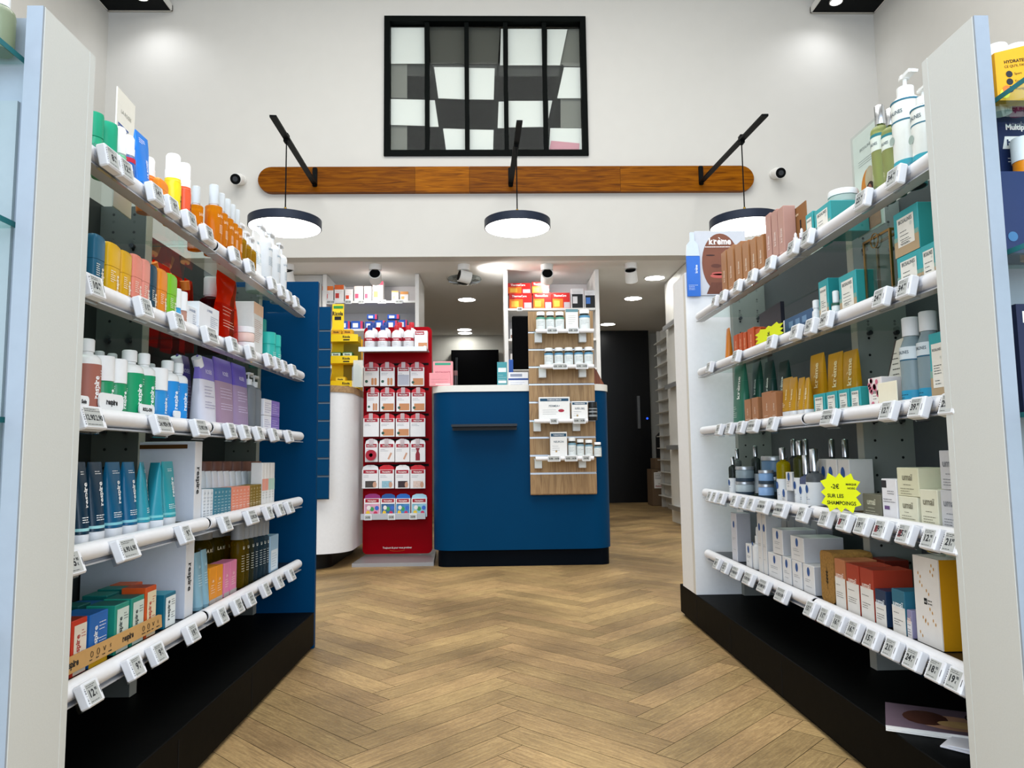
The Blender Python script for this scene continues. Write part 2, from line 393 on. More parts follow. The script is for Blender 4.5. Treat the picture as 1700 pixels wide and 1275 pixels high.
# dark bands with a pale rim that hang under the ceiling along both side walls
for sgn, x0, x1 in ((-1, WX0+.005, -2.765), (1, 2.865, WX1-.005)):
    zb = 4.56; y1 = WY-.03
    r = thing('ceiling_band', 'lighting panel', 'black hanging light panel with pale rim high in the %s corner' % ('blue-ended rack' if sgn < 0 else 'white-ended rack'), loc=((x0+x1)/2, y1, zb))
    w = (x1-x0)/2
    G().box(-w+.012, w-.012, -2.4, -.012, 0, .05).make('panel', BLACK, r, 0)
    q = G()
    for a in ((-w, -w+.012, -2.4, 0), (w-.012, w, -2.4, 0), (-w, w, -.012, 0)): q.box(*a, .001, .055)
    q.make('rim', mat('#d8d8d4', .5), r, 0)
    px = 235 if sgn < 0 else 1388
    p = at(px, -6 if sgn < 0 else 2, z=zb-.003)
    lr = G().cyl((0, 0, 0), (0, 0, -.012), .055, 24).make('downlight', mat('#e5e5e5', .4), r, 40, (p[0]-r.location.x, p[1]-r.location.y, 0))
    G().cyl((0, 0, -.012), (0, 0, -.014), .045, 24).make('lens', GLOW, lr, 0)
# ------------------------------------------------------------------ mezzanine window
BF = mat('#060a09', .6, name='black_steel')
win = bpy.data.objects.new('window_1', None); COL.objects.link(win); win.location = (0, WY, 0); structure(win)
g = G(); fw = .05; x0, x1, z0, z1 = wx0, wx1, wz0, wz1
g.box(x0, x1, -.025, .06, z0, z0+fw); g.box(x0, x1, -.025, .06, z1-fw, z1); g.box(x0, x0+fw, -.025, .06, z0+fw, z1-fw); g.box(x1-fw, x1, -.025, .06, z0+fw, z1-fw)
mull = [at(p, 148, y=WY)[0] for p in (709, 775, 840, 905)]
for mx in mull: g.box(mx-.019, mx+.019, -.012, .05, z0+fw, z1-fw)
g.make('window_frame', BF, win, 0)
G().box(x0+fw, x1-fw, .02, .026, z0+fw, z1-fw).make('window_pane', glassm('#fbfcfb', 0, fk=.3), win, 0)
PALEM = mat('#dfe3e0', .75, noise=.03, scale=4, name='pale_matte'); GREY2 = mat('#4d4e49', .8, noise=.05); GREYD = mat('#767872', .8)  # pale and grey tones of the checkered panels set behind the pane
def pane_patch(pts, m, y, nm='pale_panel'):
    q = [at(620+a/4.474, 20+b/4.474, y=WY+y) for a, b in pts]
    G().prism([(p[0], p[2]) for p in q], y, y+.006).make(nm, m, win, 0)
for pts in ([(120, 115), (378, 115), (380, 383), (120, 383)], [(998, 125), (1255, 125), (1257, 395), (1000, 395)], [(1290, 128), (1440, 128), (1385, 395), (1290, 395)], [(947, 125), (963, 125), (963, 395), (940, 395)],
            [(450, 408), (680, 410), (680, 648), (482, 640)], [(708, 415), (900, 418), (893, 650), (708, 648)], [(1415, 410), (1552, 412), (1552, 640), (1365, 640)],
            [(120, 645), (383, 652), (385, 845), (120, 838)], [(418, 655), (455, 655), (484, 852), (418, 852)], [(930, 665), (972, 665), (974, 862), (922, 862)], [(1003, 660), (1265, 660), (1265, 853), (1003, 856)], [(1298, 658), (1328, 658), (1300, 790)],
            [(517, 865), (683, 870), (683, 1034), (540, 1030)], [(715, 872), (892, 876), (888, 1055), (715, 1055)], [(1313, 862), (1555, 864), (1558, 1042), (1303, 1040)], [(145, 1036), (388, 1040), (388, 1050), (145, 1050)], [(422, 1040), (517, 1040), (517, 1050), (422, 1050)]):
    pane_patch(pts, PALEM, .05)
for pts in ([(414, 110), (675, 110), (675, 380), (425, 385)], [(706, 112), (940, 120), (925, 385), (706, 385)], [(1440, 125), (1545, 125), (1552, 405), (1385, 400)], [(120, 385), (250, 385), (250, 640), (120, 636)], [(120, 845), (250, 845), (250, 1030), (120, 1035)], [(1390, 645), (1552, 645), (1555, 860), (1390, 860)]):
    pane_patch(pts, GREYD if pts[0][0] in (120, 1390, 1440) else GREY2, .075, 'grey_panel')
pane_patch([(250, 390), (1380, 400), (1380, 478), (250, 475)], mat('#3a3c3a', .8), .085, 'lintel_panel')
pane_patch([(1320, 955), (1530, 975), (1528, 1034), (1305, 1030)], mat('#c98f9c', .6), .042, 'pink_sheet')
g = G()
for a, b in (((425, 380), (540, 1050)), ((1400, 400), (1300, 920)), ((925, 390), (893, 1050))):
    p, q = at(620+a[0]/4.474, 20+a[1]/4.474, y=WY+.1), at(620+b[0]/4.474, 20+b[1]/4.474, y=WY+.1)
    g.bar((p[0], .1, p[2]), (q[0], .1, q[2]), .05, .02)
g.make('raking_bar', BF, win, 0)
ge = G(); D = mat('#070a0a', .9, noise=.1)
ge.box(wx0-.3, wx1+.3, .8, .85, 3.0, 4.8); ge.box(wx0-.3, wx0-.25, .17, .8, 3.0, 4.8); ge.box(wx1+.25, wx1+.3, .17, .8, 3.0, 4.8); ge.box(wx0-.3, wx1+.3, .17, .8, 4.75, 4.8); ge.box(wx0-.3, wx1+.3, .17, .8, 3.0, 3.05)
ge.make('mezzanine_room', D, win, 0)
# ------------------------------------------------------------------ oak board, arms, pendants, cameras
p0, p1 = at(428, 297, y=6.1), at(1252, 297, y=6.1); zt = at(850, 276, y=6.1)[2]; zb = at(850, 318, y=6.1)[2]
hh = (zt-zb); cz = (zt+zb)/2; xa, xb = p0[0], p1[0]
board = thing('wall_board', 'board', 'long varnished oak board with rounded ends on the white wall under the window', loc=((xa+xb)/2, WY, cz))
seams = [xa]+[at(p, 297, y=6.1)[0] for p in (689, 779, 1030)]+[xb]
wv = [OAKB, wood('#653500', '#8c5000', '#a26408', 3.5, 16, .4, 0, 'varnished_oak_light'), OAKB, wood('#5c3000', '#804800', '#985c04', 3.2, 15, .4, 0, 'varnished_oak_mid')]
for i in range(4):
    a, b = seams[i]-board.location.x+.0008, seams[i+1]-board.location.x-.0008; r = hh/2; o = []
    if i == 0: o = [(a+r+r*math.cos(math.radians(t)), r*math.sin(math.radians(t))) for t in range(90, 271, 12)]+[(b, -r), (b, r)]
    elif i == 3: o = [(b-r+r*math.cos(math.radians(t)), r*math.sin(math.radians(t))) for t in range(-90, 91, 12)]+[(a, r), (a, -r)]
    else: o = [(a, -r), (b, -r), (b, r), (a, r)]
    if i in (0, 3): o = o[::-1]
    G().prism(o[::-1], -.05, -.0005).make('plank', wv[i], board, 20)
for nm, (bx, by), (cx_, cy_), dc, yd, t, wch in (('L', (521, 303), (476, 230), (473, 373), 4.9, 1.38, 'left'), ('C', (848, 303), (857, 240), (859, 374), 5.25, 1.5, 'c'), ('R', (1166, 300), (1231, 232), (1237, 372), 4.95, 1.45, 'r')):
    B = Vector(at(bx, by, y=6.06)); P = Vector(at(cx_, cy_, y=yd)); T = B+(P-B)*t; Dk = Vector(at(dc[0], dc[1], y=yd))
    P.x = Dk.x = (P.x+Dk.x)/2
    desc = {'L': 'nearer the blue-ended rack', 'C': 'in the middle of the three', 'R': 'nearer the white-ended rack'}[nm]
    r = thing('wall_lamp', 'lamp', 'round pendant on a black wall arm, '+desc, loc=(B.x, 6.1, B.z), group='pendant lamps on the oak board')
    o = Vector((B.x, 6.1, B.z))
    G().prism(rrect(.04, .17, .012, 4, 0, .06), -.012, -.0005).make('wall_plate', BLACK, r, 30)
    G().bar(Vector((0, -.02, 0)), T-o, .042, .014).make('arm', BLACK, r, 0)
    G().cyl((0, -.012, -.01), (0, -.05, -.01), .012).make('pivot', BLACK, r)
    q = P-o; dk = Dk-o
    G().bar(q+Vector((0, 0, -.03)), q+Vector((0, 0, .03)), .05, .03).make('cable_clip', BLACK, r, 0)
    G().cyl(q, (q.x, q.y, dk.z+.12), .0045, 8).make('cable', BLACK, r)
    G().cyl((q.x, q.y, dk.z+.12), (q.x, q.y, dk.z+.035), .009, 12).make('brass_fitting', mat('#b08b3c', .3, 1, 0), r)
    R = .243
    sh = G().lathe([(R-.02, .037), (R, .033), (R, -.022), (R-.006, -.026), (R-.008, -.02), (R-.02, .03)], 64, q.x, q.y, dk.z).make('lamp_shade', NAVYM, r, 30)
    G().lathe([(.001, -.0245), (R-.009, -.0245), (R-.009, -.017), (.001, -.017)], 64, q.x, q.y, dk.z).make('diffuser', GLOW, r, 0)
def seccam(px, py, sx):
    p = Vector(at(px, py, y=WY)); r = thing('security_camera', 'camera', 'small white dome-ended security camera beside the oak board, %s rack side' % ('blue-ended' if sx < 0 else 'white-ended'), loc=(p.x, WY, p.z))
    d = Vector((sx*.02, -1, -.36)).normalized()
    G().cyl((0, -.0005, 0), (0, -.03, 0), .042, 20).make('base', WHITE, r)
    a = Vector((0, -.03, 0)); b = a+d*.1
    G().cyl(a, a+d*.03, .022, 16).make('joint', WHITE, r)
    G().cyl(a+d*.03, b+d*.03, .047, 24).make('housing', WHITE, r)
    G().cyl(b+d*.0301, b+d*.036, .043, 24).make('lens_ring', BLACK, r); G().cyl(b+d*.0361, b+d*.04, .022, 16).make('lens', mat('#30343a', .05), r)
seccam(402, 300, -1); seccam(1284, 290, 1)
# ------------------------------------------------------------------ low ceiling fittings
for px, py, frm in ((775, 497, 'in the gap between tall cabinets, next to the hall'), (771, 547, 'in the gap between tall cabinets, middle one'), (772, 552.5, 'in the gap between tall cabinets, deepest one'),
                    (1087, 461, 'over the corridor, next to the hall'), (1051, 495, 'over the corridor, middle one'), (1009, 538, 'over the corridor, deepest one')):
    p = at(px, py, z=SZ); r = thing('recessed_light', 'ceiling light', 'round recessed ceiling light '+frm, loc=(p[0], p[1], SZ), group='recessed lights in the low ceiling')
    G().lathe([(.105, 0), (.108, -.004), (.094, -.007), (.09, 0)], 32).make('trim_ring', WHITE, r); G().lathe([(.001, -.004), (.09, -.004), (.09, -.001), (.001, -.001)], 32).make('diffuser', mat('#fffdf9', .5, emit=32, noise=0), r, 0)
def spotlamp(px, py, tgt, desc, e=7, big=1.):
    p = Vector(at(px, py, z=SZ)); r = thing('ceiling_spotlight', 'spotlight', desc, loc=tuple(p))
    G().cyl((0, 0, 0), (0, 0, -.05), .056, 28).make('canopy', WHITE, r)
    d = (Vector(tgt)-p).normalized(); c = Vector((0, 0, -.105)); G().cyl((0, 0, -.05), c, .007).make('stem', ALU, r)
    a, b = c-d*.045*big, c+d*.06*big
    G().cyl(a, b, .055, 28).make('lamp_head', WHITE, r); G().cyl(a-d*.001, a-d*.004, .046, 20).make('heat_sink', BLACK, r, 0)
    G().cyl(b+d*.0005, b+d*.002, .045, 24).make('lens', GLOW, r, 0)
    spot('spot_beam', p+b+d*.02, tgt, e*.8, 140, 1, (1, .97, .93), .03)
spotlamp(478, 440, (-1.7, 6.9, 1.2), 'white cylinder ceiling spotlight above the tall blue cabinet')
spotlamp(623, 440, (-1.1, 7.3, 2.0), 'white ceiling spotlight above the sweets and plasters cabinet', 9)
spotlamp(908, 440, (.5, 7.3, 2.0), 'white ceiling spotlight above the warming-patch cabinet', 9)
spotlamp(770, 440, (.6, 6.75, 2.2), 'white tilting ceiling spotlight beside the round glass fitting', 24)
spotlamp(1047, 438, (1.5, 7.2, 1.2), 'white tilting ceiling spotlight over the corridor entrance', 8)
p = at(771, 462, z=SZ); r = thing('glass_ceiling_fitting', 'light fitting', 'round ribbed glass fitting on the low ceiling between the cabinets', loc=(p[0], p[1], SZ))
G().lathe([(.16, 0), (.165, -.012), (.15, -.03), (.11, -.04), (.001, -.045)], 36).make('glass_dome', clear('#8f9693', .55, .05), r)
q = G()
for k in range(18):
    a = k*math.pi/9; q.bar((.06*math.cos(a), .06*math.sin(a), -.045), (.15*math.cos(a), .15*math.sin(a), -.034), .008, .004)
q.make('rib', CHROME, r, 0); G().lathe([(.06, -.04), (.06, -.052), (.001, -.054)], 24).make('hub', mat('#2a2d2f', .3), r)
# ------------------------------------------------------------------ counters
def rbox(g, x0, x1, y0, y1, z0, z1, r, seg=8):
    return g.prismz(rrect(x1-x0, y1-y0, r, seg, (x0+x1)/2, (y0+y1)/2), z0, z1)
ct = thing('service_counter', 'counter', 'petrol blue counter with rounded corners and a white top', loc=(.17, 4.47, 0))
rbox(G(), -.515, .53, .03, .70, .0, .104, .06).make('plinth', mat('#040a12', .5), ct)
g = G(); rbox(g, -.545, .545, 0, .72, .1, 1.056, .13, 12).make('body', BLUE, ct)
rbox(G(), -.55, .55, -.008, .73, 1.056, 1.096, .135, 12).make('countertop', mat('#e6e4dd', .35), ct)
l = G(); l.box(-.42, -.03, -.13, -.0005, .838, .846); l.box(-.42, -.03, -.134, -.13, .838, .852); l.box(-.42, -.03, -.004, -.0005, .82, .846)
l.make('bag_ledge', mat('#14191e', .4, .3), ct, 0)
wc = thing('curved_counter', 'counter', 'white counter with rounded end and wooden top beside the blue cabinet', loc=(-1.2, 4.4, 0))
rbox(G(), -.9, .2, .1, 1.0, 0, .106, .12).make('plinth', mat('#060708', .5), wc)
rbox(G(), -.95, .33, 0, 1.2, .1, 1.06, .2, 14).make('body', mat('#e9eaec', .4), wc)
rbox(G(), -.955, .335, -.006, 1.2, 1.06, 1.10, .205, 14).make('countertop', OAKL, wc)
# slatwalls
def slatwall(x0, x1, y, z0, z1, m, desc, gaps):
    r = thing('slat_panel', 'slatwall', desc, loc=((x0+x1)/2, y, 0)); w = (x1-x0)/2; e = [z0]+gaps+[z1]; k = G(); s = G()
    for a, b in zip(e, e[1:]): k.box(-w, w, -.018, -.002, a+.006, b-.006 if b != z1 else b)
    k.box(-w, w, -.002, 0, z0, z1); k.make('slat', m, r, 0)
    for a in gaps: s.box(-w, w, -.019, -.013, a-.005, a-.001); s.box(-w, w, -.006, -.002, a-.006, a+.006)
    s.make('rail', ALU if m is not BLUE else mat('#5a6a78', .5, .3), r, 0); return r
zs = [z_at(p, .4, 4.4) for p in (786, 732, 676, 625, 577, 549)]
SW = slatwall(.218, .618, 4.45, z_at(822, .4, 4.4), z_at(515, .4, 4.4), wood('#86694a', '#a2825b', '#b3946c', 5, 12, .5, 2, 'slat_oak'), 'light oak slatwall panel fixed to the blue counter', [z_at(p, .4, 4.4) for p in (786, 756, 726, 698, 667, 637, 608, 579, 550)])
BW = slatwall(-1.25, -.968, 4.36, z_at(830, -1, 4.3), z_at(507, -1, 4.3), BLUE, 'blue slatwall panel fixed to the white counter', [z_at(p, -1, 4.3) for p in (791, 761, 730, 698, 668, 638, 608, 578, 547)])
# ------------------------------------------------------------------ tall wall cabinets behind the counters
def cabinet(x0, x1, y0, y1, shelves, desc, div=None, depth=None):
    r = thing('wall_cabinet', 'cabinet', desc, loc=((x0+x1)/2, y0, 0)); w = (x1-x0)/2; d = y1-y0; M_ = mat('#e3e2df', .5)
    for s_ in (-1, 1): G().box(s_*w-.018, s_*w+.018, 0, d, 0, SZ-.004, .002).make('side_panel', M_, r, 0)
    G().box(-w+.018, w-.018, d-.02, d, 0, SZ-.004).make('back_panel', mat('#d5d0cf', .6), r, 0)
    for z in shelves:
        s_ = G().box(-w+.019, w-.019, 0, d-.021, z-.02, z, .001).make('shelf', M_, r, 0)
    return r
cabinet(-1.555, -.70, 6.72, 7.25, [.1, .45, .8, 1.15, 1.5, z_at(546, -1.1, 6.74)-.001, z_at(500, -1.2, 6.74)-.001], 'white shelving cabinet behind the plasters stand and sweets display')
cabinet(.125, .965, 6.60, 7.2, [.1, .45, .8, 1.15, 1.45, 1.72, z_at(512, .5, 6.62)-.001], 'white shelving cabinet behind the oak slatwall, stocked with warming patches')
# tall blue end panel at the near end of the low zone is the rack's own; grey fascia over it
# dark glazed cabinet and door at the rear
r = thing('black_cupboard', 'cupboard', 'tall black cupboard with pale door handle deep in the gap', loc=(-.25, 10.28, 0))
G().box(-.33, .33, -.16, 0, 0, 2.13, .004).make('body', mat('#020203', .5), r); G().box(-.27, -.24, -.19, -.161, 1.5, 2.02).make('handle', mat('#2a2c2e', .4, .5), r, 0)
d = bpy.data.objects.new('door_1', None); COL.objects.link(d); d.location = (1.8, 10.0, 0); structure(d)
G().box(-.32, .36, 0, .05, 0, SZ-.004).make('door_leaf', mat('#060708', .35), d, 0)
G().box(.17, .21, -.04, -.0005, 1.0, 1.45, .004).make('door_handle', mat('#7d8082', .35, .8), d)
G().disc(.31, 1.14, .014, -.002).make('indicator_light', mat('#1a3fd8', .4, emit=3, noise=0), d, 0)
g = G(); g.box(-.42, -.40, -.02, .0, .68, 1.95); g.box(-.42, -.33, -.02, 0, 1.93, 1.95); g.box(-.42, -.33, -.02, 0, .68, .70)
g.make('door_trim', ALU, d, 0)
structure(G().box(1.2, 1.475, 9.98, 10.05, 0, SZ-.004).make('wall_beside_door', mat('#0a0b0c', .5), smooth=0))
# corridor storage
r = thing('storage_shelving', 'shelving', 'white drawer shelving along the corridor beyond the counter', loc=(2.1, 7.6, 0)); M_ = mat('#d9d8d2', .5)
G().box(.02, .24, 0, 1.55, 0, 2.2, .003).make('body', M_, r, 0)
for k in range(14):
    G().box(-.06, .019, .01, 1.54, .14+k*.145, .15+k*.145).make('shelf', M_, r, 0)
for y_ in (0, .52, 1.03, 1.54): G().box(-.02, .0195, y_-.012 if y_ else 0, y_+.012, 0, 2.2).make('upright', M_, r, 0)
r = thing('display_shelving', 'shelving', 'white wall shelving seen end-on behind the white-ended rack', loc=(1.735, 6.2, 0))
G().box(.0, .05, 0, 1.0, 0, SZ-.004, .003).make('side_panel', mat('#dcdbd5', .5), r, 0); G().box(.051, .6, 0, .03, 0, SZ-.004).make('end_panel', M_, r, 0)
for py in (525, 632, 742, 850):
    z = z_at(py, 1.72, 6.4); sh = G().box(-.045, -.0005, .02, .9, z, z+.012).make('shelf', mat('#cfd2d2', .3), r, 0); G().box(-.06, -.045, .02, .9, z-.02, z+.022).make('price_rail', ALU, sh, 0)
def cardbox(x0, x1, y0, y1, z0, z1, desc):
    r = thing('cardboard_box', 'box', desc, loc=((x0+x1)/2, y0, z0)); w = (x1-x0)/2; K = mat('#6e5a45', .8)
    G().box(-w, w, 0, y1-y0, 0, z1-z0, .003).make('carton', K, r, 0); G().box(-.02, .02, -.001, y1-y0+.001, (z1-z0)-.0005, z1-z0+.0005).make('tape', mat('#8f7a55', .3), r, 0); return r
b1 = cardbox(2.0, 2.33, 9.3, 9.6, .002, .46, 'brown cardboard box with a shipping label on the corridor floor')
g = G().rect(-.14, .0, .22, .42, -.002); g.make('shipping_label', PAPER, b1, 0); G().lines(-.13, -.01, .40, 4, .02, -.003, .006).make('print', INK, b1, 0); G().text('FRAGILE', -.07, .245, .03, -.003, bold=.02).make('red_print', mat('#a02020', .6), b1, 0)
cardbox(2.05, 2.33, 9.32, 9.6, .462, .60, 'smaller cardboard box on top of the shipping box')
r = thing('vacuum_cleaner', 'vacuum cleaner', 'small dark backpack-like vacuum with upright handle on the cardboard boxes', loc=(2.2, 9.45, .602))
G().loft([se(.2, .16, z, 20, 3) if z < .3 else se(.12, .1, z, 20, 2.5) for z in (0, .02, .15, .28, .33)]).make('body', mat('#101214', .5), r); G().bar((0, 0, .33), (.03, 0, .58), .03, .02).make('handle', BLACK, r, 0)
# ------------------------------------------------------------------ gondola racks along the aisle
SHELFG = glassm('#f1f8f5'); EDGEG = mat('#3f5a57', .15, noise=0); TUBEW = mat('#e8e8ea', .3, name='white_rail'); PLAST = glassm('#eef0f4', .3)
BLK2 = mat('#060707', .55, noise=.25, scale=30, bump=.15, name='black_laminate')
def holes_mat(col, xa, xb):                 # shelf-pin holes drilled every 44 mm in two rows
    m = mat(col, .55, noise=.03, scale=11+xa).copy(); nt = m.node_tree; b = nt.nodes['Principled BSDF']; N = nt.nodes.new; Lk = nt.links.new
    def M(op, a, b_=None, c_=None):
        n = N('ShaderNodeMath'); n.operation = op
        for i, v in enumerate((a, b_, c_)):
            if v is None: continue
            if isinstance(v, (int, float)): n.inputs[i].default_value = v
            else: Lk(v, n.inputs[i])
        return n.outputs[0]
    tc = N('ShaderNodeTexCoord'); sp = N('ShaderNodeSeparateXYZ'); Lk(tc.outputs['Object'], sp.inputs[0])
    dx_ = M('MINIMUM', M('ABSOLUTE', M('SUBTRACT', sp.outputs[0], xa)), M('ABSOLUTE', M('SUBTRACT', sp.outputs[0], xb)))
    dz_ = M('PINGPONG', M('ADD', sp.outputs[2], .01), .022)
    r2 = M('SQRT', M('ADD', M('MULTIPLY', dx_, dx_), M('MULTIPLY', dz_, dz_)))
    mx = N('ShaderNodeMix'); mx.data_type = 'RGBA'; src = b.inputs['Base Color'].links[0].from_socket
    Lk(M('LESS_THAN', r2, .0034), mx.inputs[0]); Lk(src, mx.inputs[6]); mx.inputs[7].default_value = (.004, .004, .004, 1); Lk(mx.outputs[2], b.inputs['Base Color'])
    return m
# side: s=-1 the rack with the blue end, s=+1 the rack with the white end
RK = {-1: dict(x=-.64, xt=-.690, xi=-.713, xb=-.955, xd=-.845, z=[1.20, .967, .750, .522, .305], yn=1.015, yn2=1.15, yf=2.665, gap=1.765, top=1.322, holes='#565954', back='#2a2d2c'),
      1: dict(x=.77, xt=.810, xi=.833, xb=1.075, xd=.945, z=[1.205, .985, .758, .522, .292], yn=1.088, yn2=1.228, yf=2.85, gap=1.85, top=1.357, holes='#8b8e88', back='#53565a')}
SHN = ["top shelf", "second shelf", "middle shelf", "fourth shelf", "bottom shelf"]
RN = {-1: "blue-ended rack", 1: "white-ended rack"}
def place_of(s, k): return "%s's %s" % (RN[s], SHN[k])
def rack(s):
    c = RK[s]; X = c['x']; xo = c['xb']+s*.0; y0, y1 = c['yn2'], c['yf']
    r = thing('shelving_rack', 'shelving', 'tall rack of glass shelves with black plinth and %s end panel' % ('dark blue' if s < 0 else 'white'), loc=(X, 0, 0))
    def B(x0, x1, *a): x0, x1 = x0-X, x1-X; return (min(x0, x1), max(x0, x1))+a
    G().box(*B(X-s*.0, xo, y0 if s < 0 else y0, y1 if s < 0 else 3.1, .012, .125), .002).make('plinth', BLK2, r, 0)
    g = G(); g.box(*B(X+s*.012, xo, y0, y1-.01 if s < 0 else 3.08, 0, .0119)); g.make('plinth_foot', BLACK, r, 0)
    g = G()                                                    # seams in the plinth front
    for ys in ((1.55, 2.0) if s < 0 else (2.85, 2.02, 2.45)): g.box(*B(X-s*.0006, X-s*.0001, ys, ys+.003, .014, .108))
    g.make('plinth_seam', mat('#040404', .9), r, 0)
    # the thick grey panel at the near end, its narrow face on the aisle
    wide = xo+s*.35
    g = G(); g.box(*B(X, wide, c['yn2']-.018, c['yn2']-.0005, 0, c['top']), .001); g.box(*B(X, X+s*.024, c['yn'], c['yn2']-.018, 0, c['top']), .001)
    g.make('near_end_panel', GREYP, r, 0)
    if s < 0:
        G().box(*B(X, xo, y1, y1+.022, 0, c['top']-.008), .001).make('far_end_panel', BLUE, r, 0)
    else:
        G().box(*B(X, xo, y1, y1+.20, .1255, 1.385), .001).make('far_end_panel', mat('#f0f1f1', .5), r, 0)
        G().box(*B(X-s*.0001, X-s*.0015, y1+.001, y1+.03, .13, 1.38)).make('edge_band', mat('#d9d6cd', .5), r, 0)
    bk = mat(c['back'], .6, noise=.08)
    G().box(*B(xo, xo+s*.018, y0, y1-.0005, .1255, c['top']-.03)).make('back_panel', bk, r, 0)
    hm = mat(c['holes'], .55); HB = mat('#0b0c0c', .6)
    def side(yy, nm, th=.032):
        d = G().box(*B(c['xd'], xo-s*.0005, yy, yy+th, .126, c['top']-.035)).make(nm, hm, r, 0)
        if s < 0 or nm == 'divider': G().box(*B(c['xd']-s*.0005, c['xd']-s*.002, yy, yy+th, .126, c['top']-.035)).make('edge_band', mat('#a9a79b', .5), d, 0)
        x1_, x2_ = c['xd']+s*.028, xo-s*.032
        d.data.materials[0] = holes_mat(c['holes'], x1_-X, x2_-X)
        for z in c['z']:
            for xx in (x1_, x2_): G().cyl((xx-X, yy-.012, z-.014), (xx-X, yy-.0005, z-.014), .006, 10).make('shelf_pin', mat('#55585a', .3, .8), d)
    side(c['gap'], 'divider'); side(y1-.033, 'side_wall', .0322)
    for k, z in enumerate(c['z']):
        for n, (a, b) in enumerate(((y0+.002, c['gap']-.005), (c['gap']+.037, y1-.036))):
            zt = z-.001; g = G(); g.box(*B(c['xt']+s*.012, xo-s*.001, a, b, zt-.008, zt), .0008)
            a2, b2 = a, b
            if n == 0: b2 = c['gap']+.012
            else: a2 = c['gap']+.019
            g.box(*B(c['xt']+s*.012, c['xd']-s*.003, a2 if n else b, a if n else b2, zt-.008, zt))
            sh = g.make('shelf', [SHELFG if k != 4 else mat('#17191a', .3)], r, 0)
            if k != 4:
                G().box(*B(c['xt']+s*.0105, c['xt']+s*.0118, a2, b2, zt-.008, zt)).make('glass_edge', EDGEG, sh, 0)
            xt = c['xt']-X; zc = z-.006
            t = G(); rr = .0155
            # tube with open end, held in a clear clip channel
            t.loft([[(xt+rr*q_*math.cos(2*math.pi*j/18), yy, zc+rr*q_*math.sin(2*math.pi*j/18)) for j in range(18)] for yy, q_ in ((a2+.004, .85), (a2+.004, 1), (b2-.004, 1), (b2-.004, .85), (b2-.03, .8))], cap=False)
            t.make('rail_tube', TUBEW, sh)
            cc = G(); cc.box(min(xt+s*.0, xt+s*.02), max(xt+s*.0, xt+s*.02), a2, b2, zc-rr-.004, zc-rr-.001); cc.box(xt-.012, xt+.012, a2, b2, zc-rr-.006, zc-rr-.0035)
            cc.make('clip_channel', mat('#b4b6ba', .25), sh, 0)
    for z in c['z'][4:]:
        G().box(*B(c['xt']+s*.03, c['xt']+s*.10, 1.42, 1.46, z-.05, z-.0098)).make('bracket', mat('#2b2d2f', .4), r, 0)
    return r
rack(-1); rack(1)
# ------------------------------------------------------------------ electronic price tags
TAGM = mat('#e2e4e8', .3, name='tag_plastic'); EINK = mat('#b3b6b3', .5, noise=0); TINK = mat('#23262a', .6, noise=0); TRED = mat('#8a3b40', .6, noise=0)
def tag_proto(t, wide, red):
    root = bpy.data.objects.new('price_tag', None); COL.objects.link(root); root.empty_display_size = .02
    w = .066 if wide else .047; h = .040; 
    G().box(-w/2, w/2, -.006, .011, -h/2, h/2, .0025).make('housing', TAGM, root, 40)
    G().rect(-w/2+.006, w/2-(.009 if not wide else .012), -h/2+.004, h/2-.004, -.0062).make('screen', EINK, root, 0)
    g = G(); e = -.0064
    if wide: g.text(t, -.014, -.001, .0125, e, bold=.03); g.text(t, .010, -.001, .0125, e, bold=.03)
    else:
        a, _, b = t.partition('.')
        g.text(a, .0015, 0, .0165, e, al='r', bold=.035); g.text(b, .003, .004, .007, e, al='l', bold=.03); g.text('€', .003, -.004, .006, e, al='l', bold=.02)
    g.lines(-w/2+.008, w/2-.013, h/2-.007, 2, .003, e, .0009); g.lines(-w/2+.008, w/2-.016, -h/2+.007, 1, .003, e, .0009)
    for i in range(7): g.rect(-w/2+.0015, -w/2+.0035, -h/2+.006+i*.004, -h/2+.006+i*.004+random.uniform(.0008, .0026), -.0062)
    g.rect(w/2-.005, w/2-.0035, -.007, .005, -.0062)
    g.make('printed_price', TINK, root, 0)
    if red: G().rect(-w/2+.008, -w/2+.018, -.008, .006, -.00635).make('red_field', TRED, root, 0)
    G().box(-w/2+.002, w/2+.002, .0112, .0165, -h/2-.002, h/2+.003).make('holder', PLAST, root, 0)
    return root
_tp = {}
def tag(s, k, px, t='19.90', wide=False, red=False, yaw=0):
    c = RK[s]; key = (t, wide, red)
    x = c['xt']-s*.031; z = c['z'][k]-.012
    y = y_at(px, x, z)
    if key not in _tp: _tp[key] = o = tag_proto(*((t, wide, red)))
    else: o = copy_tree(_tp[key])
    tilt = [12, 14, 18, 22, 24][k]
    o.location = (x, y, z); o.rotation_euler = (math.radians(-tilt), 0, math.radians(-90*s)+math.radians(yaw))
    o.rotation_euler = (Matrix.Rotation(math.radians(-90*s+yaw), 3, 'Z') @ Matrix.Rotation(math.radians(-tilt), 3, 'X')).to_euler()
    reg(o, 'price tag', 'white %sprice tag' % ('wide ' if wide else ''), place_of(s, k), -y, "price tags on the %s" % place_of(s, k))
